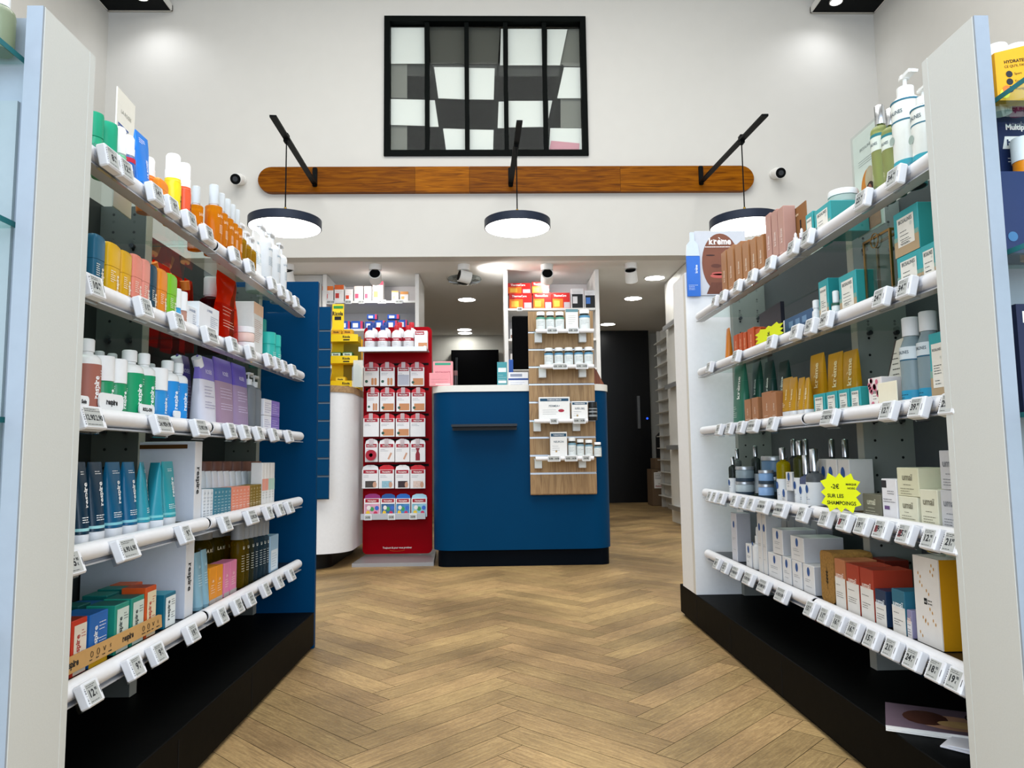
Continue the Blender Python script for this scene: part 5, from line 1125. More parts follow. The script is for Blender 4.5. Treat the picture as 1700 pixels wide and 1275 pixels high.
for i, (a, b, t) in enumerate(((1345, 1339, 627), (1337, 1326, 627), (1324, 1311, 627), (1309, 1291, 629))):
    put(Bk, 2, a, b, t, 'small mustard tube with white cap', 'tube', lambda w, d, h: tube_(w, .026, h, '#b9880f', '#eceef0', .2, parts=[word('krème', .55, .60, .013, 90, b=.02, c='#f0e2b4'), L(.1, .5, .4, 3, .005)]), rd=.7)
for i, (a, b, t) in enumerate(((1293, 1285, 650), (1283, 1267, 650), (1258, 1248, 660), (1246, 1236, 663))):
    put(Bk, 2, a, b, t, 'brown cream carton in the front row', 'carton', krem('#a8744e', hh=.01, side='#9c6a46'), d=.04)
put(Bk, 2, 1294, 1272, 680, 'squat mustard jar with white lid', 'jar', lambda w, d, h: jar_(w/2, h, '#b9880f', '#eceff0', .45), rd=True, w=.045, h=.022, back=-.0005, bz=.0) if False else None
for i, (a, b, c1) in enumerate(((1262, 1240, '#1f4f41'), (1284, 1262, '#173a33'), (1308, 1286, '#12302b'))):
    put(Bk, 2, a, b, 600, 'dark green refill pouch behind the brown cartons', 'refill pouch', lambda w, d, h: pouch_(w, .04, h, c1, c1, .7, None, ink='#cfe0d4', parts=[word('krème', .6, .6, .022, 90, b=.03), L(.1, .5, .3, 3, .006)]), d=.03, back=.05, w=.075)
put(Bk, 2, 1238, 1208, 598, 'front green refill pouch with white foot and serif lettering', 'refill pouch', lambda w, d, h: pouch_(w, .045, h, '#2b6b55', '#2b6b55', .7, None, ink='#e9f0ea', parts=[word('krème', .68, .60, .034, 90, b=.02, mw=h*.5), L(.1, .6, .3, 6, .007)]), d=.04, w=.10, back=.004)
# fourth shelf
def umai(c1, h2=.0, ink='#7f7a66', dark=False): return lambda w, d, h: box_(w, d, h, c1, parts=[('t', 'umaï', .5, .68, .019, 0, {'b': .02, 'mw': w*.7}), L(.3, .7, .4, 1, .006), L(.15, .85, .26, 3, .005)], ink=ink)
put(Bk, 3, 1592, 1562, 0, 'silver grey soap carton, lower one by the grey end panel', 'carton', umai('#c3c4c6', ink='#7c7f84'), d=.06, h=.072, w=.055)
put(Bk, 3, 1590, 1560, 0, 'silver grey soap carton, upper one by the grey end panel', 'carton', umai('#c6c7c9', ink='#7c7f84'), d=.06, h=.072, bz=.0728, w=.055)
put(Bk, 3, 1557, 1527, 0, 'cream soap carton, single at the front', 'carton', umai('#dedcc4'), d=.055, h=.070)
put(Bk, 3, 1523, 1491, 0, 'cream soap carton, lower of the stack', 'carton', umai('#dedcc4'), d=.055, h=.053)
put(Bk, 3, 1524, 1488, 0, 'cream soap carton, upper of the stack', 'carton', umai('#d9d7b8'), d=.065, h=.057, bz=.0537)
put(Bk, 3, 1489, 1464, 795, 'white shampoo carton with violet print', 'carton', lambda w, d, h: box_(w, d, h, '#e6e5e8', [(.02, .35, .78, .96, '#2c2a30'), (.15, .5, .25, .34, '#6a5080')], '#45424c', parts=[L(.4, .9, .7, 2, .005), L(.1, .9, .5, 2, .005)]), d=.045)
put(Bk, 3, 1462, 1431, 0, 'olive grey soap carton beside the violet cloth', 'carton', umai('#6f6d5c', ink='#dcd9c2'), d=.05, h=.05)
def cloth(w, d, h):
    o = R_('folded_cloth'); random.seed(5); g = G(); S_ = []
    for i in range(9):
        t = i/8; hh = h*(.25+.75*t+.08*math.sin(t*9)); S_.append([(-w/2+t*w, y_, z_) for y_, z_ in ((-d/2, 0), (d/2, 0), (d/2, hh), (d*.1, hh*1.05), (-d*.2, hh*.9), (-d/2, hh*.7))])
    g.loft(S_); g.make('cloth', mat('#4a3f4c', .8, noise=.15), o, 60); return o
put(Bk, 3, 1460, 1405, 0, 'dark violet folded cloth wrap behind the soap cartons', 'cloth', cloth, d=.06, h=.062, back=.058)
st = put(Bk, 3, 1421, 1369, 0, 'neon yellow star-edged offer sign with handwriting', 'sign', lambda w, d, h: starsign(.098, .088, [('-2€', -.12, .66, .16, .02), ('MARQUE', .28, .72, .07, .03), ('NOIRE', .28, .62, .07, .02), ('SUR LES', -.12, .42, .13, .02), ('SHAMPOINGS', .02, .24, .13, .02)]), d=.003, back=-.052, bz=.008, h=.088, rz=32)
for i, (a, b) in enumerate(((1412, 1393), (1391, 1373), (1371, 1353))):
    put(Bk, 3, a, b, 742, 'white blue-marked carton behind the offer sign', 'carton', lambda w, d, h: box_(w, d, h, '#cfcdc8', parts=[('o', .42, .72, .011, {'c': '#24508e', 'rz': .016}), L(.1, .6, .4, 3, .005)], ink='#7a7c7c'), d=.06, h=.125, back=.035)
def spray(col, capc='#a8abad', see=.6): return lambda w, d, h: bottle_(w/2, h, col, capc, 'mist', .34, .42, see=see, label=[(.02, .42, '#d9dcdd')], ink='#24508e', parts=[('o', .5, .3, .008, {'c': '#24508e'})])
def sprayc(col, lab='#d9dcdd', see=.6, cf=.3): return lambda w, d, h: bottle_(w/2, h, col, '#a8abad', 'cap', cf, .42, see=see, capm=CHROME, label=[(.02, .42, lab)], ink='#24508e', parts=[('o', .5, .3, .008, {'c': '#24508e', 'rz': .011}), L(.1, .9, .16, 2, .005)])
for i, (a, b, t, c1, w_, bk) in enumerate(((1362, 1340, 745, '#8a9094', .046, 0), (1340, 1328, 755, '#8a94b8', .036, .0), (1330, 1314, 732, '#5d6130', .036, .0), (1311, 1293, 743, '#cdb911', .040, .0), (1255, 1243, 740, '#59635e', .03, .05), (1231, 1220, 745, '#8c9492', .03, .05), (1222, 1212, 758, '#4e5752', .03, .0))):
    put(Bk, 3, a, b, t, {0: 'round clear cologne bottle with tall silver cap', 1: 'small bluish cologne bottle with silver cap', 2: 'olive hair oil bottle with silver sprayer', 3: 'bright yellow oil bottle with silver cap', 4: 'grey green toner bottle in the rear row', 5: 'smoky toner bottle in the far rear corner', 6: 'dark green dropper-sized toner bottle at the far end'}[i], 'bottle', sprayc(c1, cf=.42 if i < 2 else .25, see=.7), rd=True, w=w_, back=bk)
for i, (a, b, ds) in enumerate(((1345, 1333, 0), (1325, 1313, 0), (1388, 1376, 0), (1408, 1396, 0))):
    put(Bk, 3, a, b, 729, 'silver-capped spray bottle in the rear row', 'bottle', sprayc('#6d706f', see=.7), rd=True, w=.034, back=.105 if i > 1 else .07)
def jrs(c1, lab, lid='#b4b7b9'): return lambda w, d, h: jar_(w/2, h, c1, lid, .22, metal=True, label=(.0, .22, lab))
for a, b, bz, h_, w_, ds, c1 in ((1288, 1262, 0, .045, .048, 'blue cream jar with silver lid, bottom of the front pair', '#8fb0d8'), (1288, 1262, .046, .042, .046, 'blue cream jar with silver lid, top of the front pair', '#7fa3cc'), (1249, 1225, 0, .045, .062, 'pale cream jar with silver lid, bottom of the pair', '#b9c4c6'), (1249, 1225, .046, .05, .062, 'slate cream jar with silver lid, top of the pair', '#8b9aa0'), ):
    put(Bk, 3, a, b, 0, ds, 'jar', jrs(c1, '#2f3f4c'), rd=True, w=w_, h=h_, bz=bz, back=.002)
for a, b, bk, bz, ds in ((1300, 1270, .06, .0, 'wide slate blue jar, bottom of the tall pair'), (1300, 1270, .06, .066, 'wide slate blue jar, top of the tall pair'), ):
    put(Bk, 3, a, b, 0, ds, 'jar', jrs('#5f7f9c', '#1d2a38'), rd=True, w=.085, h=.065, bz=bz, back=bk)
def dotbox(c1='#e2e1df', side='#b9babd'): return lambda w, d, h: box_(w, d, h, c1, parts=[('o', .5, .76, .0085, {'c': '#2c5592', 'rz': .012}), L(.2, .8, .48, 2, .005), L(.25, .75, .24, 1, .005)], ink='#8a8c90', side=side)
put(Bk, 3, 1316, 1306, 0, 'small white carton with blue mark, bottom of the little stack', 'carton', dotbox(), d=.03, h=.035)
put(Bk, 3, 1316, 1306, 0, 'small white carton with blue mark, top of the little stack', 'carton', dotbox(), d=.03, h=.052, bz=.036)
# bottom shelf
def giftbox(w, d, h):
    o = R_('gift_carton'); w0 = w
    G().loft([[(-w/2, -d/2, z), (w/2-.0*0, -d/2, z), (w/2, d/2, z), (-w/2, d/2, z)] for z in (0, h)]).make('carton', mat('#e8e4de', .5), o, 0)
    G().box(w/2+.0003, w/2+.0008, -d/2+.002, d/2, .0, h).make('mustard_side', mat('#d29410', .5), o, 0)
    random.seed(11); g = G()
    for cx_, cz_ in ((.25, .92), (.2, .85), (-.3, .8), (-.25, .7), (.0, .62), (.1, .42), (-.2, .3), (-.35, .12), (.2, .3), (-.1, .28)):
        for j in range(2): x, z = w*cx_+j*.007, h*cz_-j*.006; g.disc(x, z, .0016, -d/2-.0006, 8, .0034)
    g.make('gold_print', mat('#c98f1e', .5), o, 0); G().rect(-w*.12, w*.0, h*.46, h*.53, -d/2-.0006).make('dark_label', INK, o, 0)
    G().text('umaï', -w*.06, h*.495, .007, -d/2-.0012, maxw=w*.1).make('label_lettering', PAPER, o, 0)
    G().lines(w*.03, w*.3, h*.51, 2, .006, -d/2-.0006, .002).make('lettering', mat('#55524a', .5, noise=0), o, 0); return o
gb = put(Bk, 4, 1571, 1514, 0, 'large white gift carton with gold specks and mustard side', 'carton', giftbox, d=.1, h=.168, w=.083, back=.004)
gl = G(); gl.text('Y', 0, 0, .02, 0, bold=.02)
def box2(c1, cb='#e6e2da', ink='#f3d9cc', side=None, top=None, lf=.62): return lambda w, d, h: box_(w, d, h, c1, [(0, 1, 0, lf, cb)], '#5c5650', parts=[('t', 'umaï', .5, lf+.05, .020, 0, {'c': ink, 'b': .02, 'mw': w*.8}), L(.12, .8, lf*.75, 1, .005), L(.12, .8, lf*.5, 3, .005)], side=side or c1, top=top)
put(Bk, 4, 1513, 1505, 0, 'pale lilac narrow carton beside the gift carton', 'carton', box2('#8f8aa8', '#e4e0e0'), d=.05, h=.055)
put(Bk, 4, 1503, 1481, 0, 'petrol blue soap carton with white lower half', 'carton', box2('#2b6a80', ink='#e8f0f2'), d=.05, h=.088)
put(Bk, 4, 1471, 1453, 0, 'navy soap carton with white lower half', 'carton', box2('#1f3450', ink='#e4e8ee'), d=.05, h=.075)
put(Bk, 4, 1451, 1429, 0, 'red soap carton next to the navy one', 'carton', box2('#a63a26'), d=.09, h=.112)
put(Bk, 4, 1427, 1406, 0, 'red soap carton in the middle of the warm three', 'carton', box2('#a83c26'), d=.08, h=.112)
put(Bk, 4, 1404, 1387, 0, 'terracotta soap carton beside the cork block', 'carton', box2('#b5714a'), d=.08, h=.115)
for i, (a, b) in enumerate(((1470, 1445), (1443, 1420))):
    put(Bk, 4, a, b, 0, 'dark red carton in the rear row', 'carton', box2('#7d2c20', '#7d2c20'), d=.06, h=.112, back=.10)
def cork(w, d, h):
    o = R_('cork_display'); G().loft([[(x, y, z) for x, z in rrect(w, h, .012, 4, 0, h/2)] for y in (-d/2, d/2)]).make('block', mat('#9a7238', .9, noise=.45, scale=160, bump=.8), o, 40)
    g = G()
    for i in range(4):
        for s_ in (-1, 1): g.add([(0, -d/2-.0006, h*.35+i*.008), (s_*.007, -d/2-.0006, h*.35+i*.008+.007), (s_*.002, -d/2-.0006, h*.35+i*.008+.009)], [(0, 1, 2) if s_ > 0 else (0, 2, 1)])
    g.rect(-.0007, .0007, h*.25, h*.7, -d/2-.0006); g.make('wheat_mark', mat('#2f2412', .8), o, 0); return o
put(Bk, 4, 1385, 1363, 0, 'rounded cork block with a dark wheat mark', 'display block', cork, d=.10, h=.125)
for a, b, hh, bz, ds, d_ in ((1352, 1333, .075, 0, 'white blue-marked carton, first from the cork block', .05), (1334, 1312, .066, .0758, 'wide white blue-marked carton lying on two others', .11), (1331, 1315, .075, 0, 'white blue-marked carton, second from the cork block', .05), (1313, 1299, .075, 0, 'narrow white blue-marked carton, third from the cork block', .05),
                         (1297, 1275, .073, 0, 'white blue-marked carton, fourth from the cork block', .07), (1299, 1282, .073, .0757, 'white blue-marked carton on top, nearer the white panel', .10)):
    put(Bk, 4, a, b, 0, ds, 'carton', dotbox(), d=d_, h=hh, bz=bz)
for i, (a, b) in enumerate(((1273.5, 1267), (1266, 1259))):
    put(Bk, 4, a, b, 0, 'tall white carton with a blue mark', 'carton', dotbox('#dcdad6'), d=.05, h=.185)
for i in range(6):
    put(Bk, 4, 1360-i*13, 1348-i*13, 0, 'tall grey carton in the rear row', 'carton', lambda w, d, h: box_(w, d, h, '#9b9ca0', parts=[]), d=.045, h=.19, back=.10)
put(Bk, 4, 1258, 1250, 0, 'small white milk bottle with dropper', 'bottle', lambda w, d, h: bottle_(w/2, h, '#e3e2de', '#e6e4e0', 'dropper', .4, .4, parts=[('o', .5, .6, .006, {'c': '#2c5592'})], ink='#9a9c9e'), rd=True, w=.034, h=.135)
put(Bk, 4, 1249, 1240, 0, 'short white carton with a blue mark', 'carton', dotbox(), d=.035, h=.075)
for i, (a, b, bk) in enumerate(((1224, 1215, 0), (1236, 1225, .07))):
    put(Bk, 4, a, b, 0, ('tall pale lilac carton with a blue mark', 'tall grey carton in the second row at the far end')[i], 'carton', dotbox('#d2d1d6', '#a9aab0'), d=.05, h=.165, back=bk)
# leaflets lying on the plinth
def mag(w, l, h, top, imgs):
    o = R_('magazine')
    g = G(); n = 5
    for i in range(n): g.box(-w/2+random.uniform(0, .003), w/2+random.uniform(0, .002), -l/2, l/2, h*i/n, h*(i+.9)/n)
    g.make('pages', PAPER, o, 0); G().box(-w/2-.0005, w/2+.001, -l/2-.0005, l/2, h, h+.0012).make('cover', mat(top, .2, noise=.2, scale=8), o, 0)
    e = h+.0014
    for x, y, rx, ry, c in imgs:
        G().add([(x*w+rx*w*math.cos(k*math.pi/8), y*l+ry*l*math.sin(k*math.pi/8), e) for k in range(16)], [tuple(range(16))]).make('cover_print', mat(c, .25, noise=.3, scale=30), o, 0); e += .0002
    return o
p = at(1540, 1206, z=.127)
o = mag(.14, .20, .011, '#6a5a66', [(-.1, -.1, .3, .35, '#b58a6e'), (0, .15, .3, .2, '#4a2c24'), (-.15, -.15, .14, .2, '#c9a56e'), (.2, -.3, .2, .1, '#2f2220')])
o.location = (p[0]+.03, p[1]+.0, .1262); o.rotation_euler = (0, 0, math.radians(62)); reg(o, 'magazine', 'glossy magazine stack with printed cover on the black plinth of the white-ended rack')
for i in range(2):
    o = R_('leaflet'); G().box(-.075, .075, -.105, .105, 0, .003, .0005).make('paper', mat('#e9eaf0', .5), o, 0); G().lines(-.04, .0, .06, 0, .01, 0) 
    g = G(); 
    for j in range(2): g.box(-.05, .02-.01*j, .04-.012*j, .043-.012*j, .0031, .0034)
    g.make('lettering', mat('#70747a', .5, noise=0), o, 0)
    o.location = (.95-.012*i, 1.362-.010*i, .1262+(.0036 if i == 0 else 0)); o.rotation_euler = (0, 0, math.radians(50-8*i)); reg(o, 'leaflet', ('upper' if i == 0 else 'lower')+' white leaflet on the black plinth by the grey end panel')
# ------------------------------------------------------------------ goods in the two end displays
for i, (px, ds) in enumerate(((40, 'pale green pump bottle nearer the grey panel'), (8, 'pale green pump bottle away from the grey panel'))):
    o = bottle_(.021, .100, '#b9c4a4', '#eef0f2', 'pump', .34, .5, see=.6)
    o.location = (-.703-i*.05, 1.012-.02*i, 1.2521); o.rotation_euler = (0, 0, math.radians(200)); reg(o, 'bottle', ds+' on the window display glass shelf')
c = RK[1]
def tub_(r, h, col, capc, txt, ink):
    o = R_('tablet_tub'); G().lathe([(.001, 0), (r, 0), (r, h*.8), (.001, h*.8)], 26).make('body', mat(col, .35), o, 50); G().lathe([(.001, h*.8+.0004), (r*1.08, h*.8+.0004), (r*1.08, h*.98), (r, h), (.001, h)], 26).make('lid', mat(capc, .35), o, 50)
    g = G(); g.text(txt, 0, h*.4, r*.75, -r-.0006, -90 if 'NUAL' in txt or 'RI' in txt else 0, bold=.04, maxw=h*.7, bend=r+.0006); g.make('lettering', mat(ink, .5, noise=0), o, 0); return o
def place_d(o, px, py, y, z, cat, ds, rz=0):
    x = at(px, py, y=y)[0]; o.location = (x, y, z); o.rotation_euler = (0, 0, math.radians(rz)); reg(o, cat, ds)
ZD = [z_at(158, .80, 1.09), z_at(412, .80, 1.09), z_at(684, .80, 1.09)]
for i, (px, t, cc) in enumerate(((1652, 'POP', 0), (1684, 'AQUAPOP', 0))):
    place_d(tub_(.0155, .118, ('#f0efef', '#b4356a')[i], '#efefef', t, ('#b02a5c', '#f6f0f4')[i]), px, 60, 1.155, ZD[0]+.0006, 'tub', ('white tablet tub with pink lettering above the yellow carton', 'pink tablet tub above the yellow carton')[i])
def panelbox(w, d, h, col, build, name='display_carton', side=None, slope=0):
    o = R_(name); G().prism([(-w/2, 0), (w/2, 0), (w/2, h+slope), (-w/2, h)][:4], -d/2, d/2).make('carton', mat(col, .45), o, 0); build(o, w, h, -d/2-.0006); return o
def b_yellow(o, w, h, y):
    g = G(); g.text('HYDRATED-MOVE', -w*.38, h*.80, .0075, y, 8, al='l', bold=.02); g.text('CE QU\'IL FAUT', -w*.38, h*.70, .006, y, 8, al='l')
    for k in range(3): g.text(('Sport', 'Travail', 'Voyage')[k], -w*.25, h*(.56-.16*k), .0055, y, 8, al='l')
    g.make('lettering', INK, o, 0); g = G()
    for k in range(3): g.disc(-w*.32, h*(.55-.16*k), .0055, y)
    g.make('icon_disc', mat('#23262c', .5), o, 0)
    g = G(); g.disc(-w*.40, h*.14, .008, y-.0002); g.make('lemon_print', mat('#f4e23a', .4), o, 0); G().disc(-w*.37, h*.22, .007, y-.0004).make('apricot_print', mat('#e07a2a', .4), o, 0)
o = panelbox(.12, .02, .080, '#e9a912', b_yellow, slope=.03); place_d(o, 1645, 110, 1.118, ZD[0]+.0006, 'carton', 'yellow display carton with black round icons by the grey panel'); o.location.x += .06
def b_navy(o, w, h, y):
    g = G(); g.text('Multiple', -w*.40, h*.86, .013, y, 0, al='l', bold=.04); g.make('lettering', PAPER, o, 0)
    G().prism([(-w*.46, h*.72), (w*.5, h*.72), (w*.5, h*.80), (-w*.42, h*.80)], y-.0002, y).make('white_band', PAPER, o, 0)
    G().text('hydration', -w*.40, h*.76, .014, y-.0008, 0, al='l', bold=.05).make('band_lettering', mat('#16264e', .5, noise=0), o, 0)
    G().lines(-w*.4, w*.4, h*.66, 2, .006, y).make('small_print', PAPER, o, 0)
o = panelbox(.13, .01, z_at(178, .85, 1.19)-ZD[1], '#16264e', b_navy); place_d(o, 1652, 200, 1.19, ZD[1]+.0006, 'carton', 'navy display carton with a white slanted band'); o.location.x += .065; 
o = tub_(.017, z_at(230, .87, 1.16)-ZD[1], '#e98a12', '#eceff0', 'YOUR', '#fbf3e4'); place_d(o, 1700, 260, 1.163, ZD[1]+.0006, 'tub', 'orange tablet tub with a white lid in the navy tray')
def b_tray(o, w, h, y):
    g = G()
    for k in range(5): g.text('✓' if False else 'V', w*.02, h*(.62-.12*k), .006, y, 0, al='l', bold=.02); g.lines(w*.10, w*.4, h*(.62-.12*k), 1, .004, y, .004)
    g.make('lettering', PAPER, o, 0); G().disc(-w*.38, h*.2, .008, y).make('blue_print', mat('#3a6f9a', .4), o, 0)
o = panelbox(.13, .01, z_at(285, .83, 1.12)-ZD[1], '#142a56', b_tray); place_d(o, 1657, 330, 1.125, ZD[1]+.0006, 'carton', 'navy tray carton with white ticks listed on it'); o.location.x += .065
def b_bag(o, w, h, y):
    g = G(); g.text('Dog', -w*.44, h*.88, .026, y, 0, al='l', bold=.02); g.text('Nutri', -w*.40, h*.76, .012, y, al='l', bold=.02); g.make('lettering', PAPER, o, 0)
    G().text('Fu', -w*.36, h*.66, .02, y, al='l', bold=.02).make('red_lettering', mat('#8a1f4a', .5, noise=0), o, 0); G().disc(-w*.2, h*.5, .009, y, 5).make('star_print', mat('#d9921e', .4), o, 0)
o = panelbox(.13, .03, .175, '#101a3e', b_bag, 'nutrition_pouch'); place_d(o, 1670, 480, 1.15, ZD[2]+.0006, 'pouch', 'dark navy nutrition pouch with large white letters'); o.location.x += .068
# ================================================================== goods around the counters
def put2(px0, px1, top, bot, y, desc, cat, fn, d=.05, z=None, place='', frm='the curved counter', rz=0.):
    """Something that faces the hall: columns, top and foot rows of its front face at depth y; z overrides the foot height."""
    xa, xb = at(px0, (top+bot)/2, y=y)[0], at(px1, (top+bot)/2, y=y)[0]; xc = (xa+xb)/2
    z0 = z_at(bot, xc, y) if z is None else z; h = z_at(top, xc, y)-z0
    o = fn(xb-xa, d, h); o.location = (xc, y+d/2, z0); o.rotation_euler = (0, 0, math.radians(rz))
    reg(o, cat, desc, place, xc, None, frm); return o
def ptag(x, y, z, w, desc, place, frm='the curved counter', txt='14.90'):
    o = R_('price_tag'); h = .036
    G().box(-w/2, w/2, -.005, .0, -h/2, h/2, .002).make('housing', TAGM, o, 0); G().rect(-w/2+.005, w/2-.008, -h/2+.006, h/2-.005, -.0053).make('screen', EINK, o, 0)
    n = max(1, round(w/.035)); g = G()
    for i in range(n): g.text(txt, -w/2+(i+.45)*w/n, 0, .014, -.0056, bold=.03, maxw=w/n*.75)
    g.make('printed_price', TINK, o, 0); o.location = (x, y, z); reg(o, 'price tag', desc, place, x, None, frm)
# ---- oak slatwall shelves
OS = 'the oak slatwall'
def wallshelf(py, x0, x1, n, word_):
    yy = 4.43; zc = z_at(py, .4, 4.33); r = thing('slatwall_shelf', 'shelf', 'clear shelf with white front tube, %s on the oak slatwall' % word_, loc=(0, yy, 0))
    xa, xb = at(x0, py, y=4.34)[0], at(x1, py, y=4.34)[0]
    G().box(xa, xb, -.10, -.0008, zc-.006, zc-.001).make('pane', SHELFG, r, 0)
    G().cyl((xa+.01, -.112, zc-.004), (xb+.0, -.112, zc-.004), .0125, 16).make('rail_tube', TUBEW, r)
    for x in (xa+.03, xb-.06): G().box(x-.022, x+.022, -.05, -.0008, zc-.062, zc-.0065, .002).make('bracket', mat('#cfd1d3', .4), r, 0)
    return zc
def pill(capc='#f0f1f0', band='#5d93b5', sh='#dde3e2'): return lambda w, d, h: bottle_(w/2, h, '#2a3330', capc, 'cap', .22, .78, label=[(.06, .62, sh), (.62, .72, band)], ink='#39444a', parts=[L(.0, 1, .5, 4, .008)])
zz = [wallshelf(549, 886, 985, 4, 'topmost'), wallshelf(608, 893, 985, 4, 'second from top'), wallshelf(698, 884, 975, 4, 'third from top'), wallshelf(760, 886, 985, 4, 'lowest')]
P1, P2, P3, P4 = ['@on the %s shelf of the oak slatwall' % w for w in ('topmost', 'second', 'third', 'lowest')]
for a, b in ((886, 901), (902, 916), (917, 932)): put2(a, b, 517, 0, 4.345, 'pill bottle with green label', 'bottle', pill(band='#5fa08a'), d=.056, z=zz[0], place=P1, frm='the monitor')
put2(934, 954, 513, 0, 4.345, 'white supplement carton', 'carton', lambda w, d, h: box_(w, .04, h, '#e6e6e1', [(0, 1, .87, 1, '#5f8a94')], '#4a5256', parts=[L(.2, .8, .7, 5, .012)]), z=zz[0], place=P1)
put2(956, 974, 513, 0, 4.345, 'larger pill bottle with blue label', 'bottle', pill(), d=.066, z=zz[0], place=P1)
for i in range(5): put2(899+i*16.2, 913.5+i*16.2, 577-i*.4, 0, 4.345, 'pill bottle with blue label', 'bottle', pill(), d=.053, z=zz[1], place=P2, frm='the monitor')
def thera(nm, big, ink='#2d4a5e'):
    return lambda w, d, h: box_(w, .045, h, '#e9e9e7', [(0.04, .96, .82, .94, '#1f4a66')], ink, parts=[('t', 'THERASCIENCE', .5, .88, .012 if big else .009, 0, {'c': '#f2f4f4', 'b': .02, 'mw': w*.8}), ('t', nm, .5, .62, .016, 0, {'mw': w*.6, 'b': .01}), L(.12, .6, .45, 3, .012)]+([('o', .72, .42, .018, {'c': '#a3283c', 'rz': .009})] if big else [('o', .35, .25, .006, {'c': '#b59a6a'})]))
put2(889, 939, 659, 0, 4.34, 'wide white supplement carton with red oval', 'carton', thera('PERMEA+', True), z=zz[2], place=P3)
put2(942, 968, 666, 0, 4.34, 'small white supplement carton', 'carton', thera('SUPER UBIQ', False), z=zz[2], place=P3)
put2(969.5, 984, 667, 0, 4.345, 'black pill bottle with silver bands', 'bottle', lambda w, d, h: bottle_(w/2, h, '#15181a', '#17191b', 'wide', .3, .8, label=[(.2, .3, '#8f9496'), (.42, .5, '#8f9496'), (.6, .66, '#8f9496')]), d=.055, z=zz[2], place=P3)
put2(907, 934, 717, 0, 4.34, 'tall white supplement carton', 'carton', thera('NEURON', False), z=zz[3], place=P4)
for i, (a, b, t) in enumerate(((936, 949, 726), (950, 962, 729), (963.5, 976, 730), (978, 990, 734))): put2(a, b, t, 0, 4.345, 'pill bottle with pale blue label', 'bottle', pill(band='#7da3b5'), d=.046, z=zz[3], place=P4, frm='the tall carton')
for k, px, w in ((0, 918, .065), (0, 953, .065), (1, 930, .088), (1, 966, .075), (2, 918, .05), (2, 960, .075), (3, 917, .075), (3, 945, .075), (3, 970, .05)):
    ptag(at(px, 600, y=4.30)[0], 4.43-.127, zz[k]-.004, w, 'white price tag', ('@on the topmost shelf of the oak slatwall', '@on the second shelf of the oak slatwall', '@on the third shelf of the oak slatwall', '@on the lowest shelf of the oak slatwall')[k], 'the monitor')
# ---- on the blue counter
TOPZ = 1.0965
r = thing('monitor', 'monitor', 'black till monitor on the blue counter behind the slatwall', loc=(.30, 4.86, TOPZ))
G().box(-.17, .17, -.02, .02, .14, .50, .008).make('screen_housing', mat('#010102', .7), r, 40); G().cyl((0, .03, .004), (0, .03, .2), .018).make('stand', BLACK, r); G().box(-.1, .1, -.06, .10, 0, .008, .002).make('foot', BLACK, r, 0)
def pinkbox(w, d, h): return box_(w, d, h, '#e59aa0', [(.1, .9, .86, .95, '#3f9c80')], '#a84a5c', parts=[('t', 'REVITALISANTE', .5, .6, .014, 0, {'mw': w*.8, 'b': .01}), L(.15, .85, .45, 2, .016)])
put2(718, 750, 600, 0, 4.66, 'upright pink carton with a green stripe on the blue counter', 'carton', pinkbox, d=.05, z=TOPZ)
put2(712, 746, 619, 0, 4.50, 'low pink carton before the taller one on the blue counter', 'carton', lambda w, d, h: box_(w, d, h, '#e8989f', [(.3, 1, .1, .16, '#f2e8e4')], '#a84a5c', parts=[L(.1, .9, .5, 2, .016)]), d=.06, z=TOPZ)
o = put2(751.5, 757, 615, 0, 4.75, 'dark pen cup holder beside the pink cartons on the blue counter', 'cup', lambda w, d, h: bottle_(.014, h, '#2a2426', '#6a4a4a', 'cap', .3, .9), d=.028, z=TOPZ)
put2(822, 838, 601, 0, 4.72, 'teal leaflet pack standing on the blue counter', 'leaflets', lambda w, d, h: box_(w, .02, h, '#3f8f98', [(.1, .9, .62, .78, '#d9e2e0'), (.1, .9, .2, .3, '#d9e2e0')], '#d9e2e0', parts=[L(.1, .9, .5, 3, .014)]), d=.02, z=TOPZ)
put2(840, 872, 618, 0, 4.70, 'white and blue booklet stack by the monitor on the blue counter', 'booklets', lambda w, d, h: box_(w, .05, h, '#dfe2e8', [(0, 1, .5, .62, '#35508e'), (.1, .7, .72, .9, '#8b93a6'), (0, 1, .0, .08, '#8a3a5c')], '#35508e', parts=[L(.1, .9, .35, 3, .012)]), d=.05, z=TOPZ)
put2(841, 848, 597, 0, 4.79, 'narrow blue folder by the monitor on the blue counter', 'folder', lambda w, d, h: box_(w, .02, h, '#1f4fa0', (), parts=[]), d=.02, z=TOPZ)
r = thing('wooden_stand', 'stand', 'brown wooden wedge at the far end of the blue counter', loc=(.66, 4.62, TOPZ))
G().prism([(-.04, 0), (.05, 0), (-.0, .10), (-.04, .15)], 0, .05).make('wedge', wood('#4a2414', '#6e3a20', '#82492a', 6, 12, .4, 2, 'dark_wood'), r, 0)
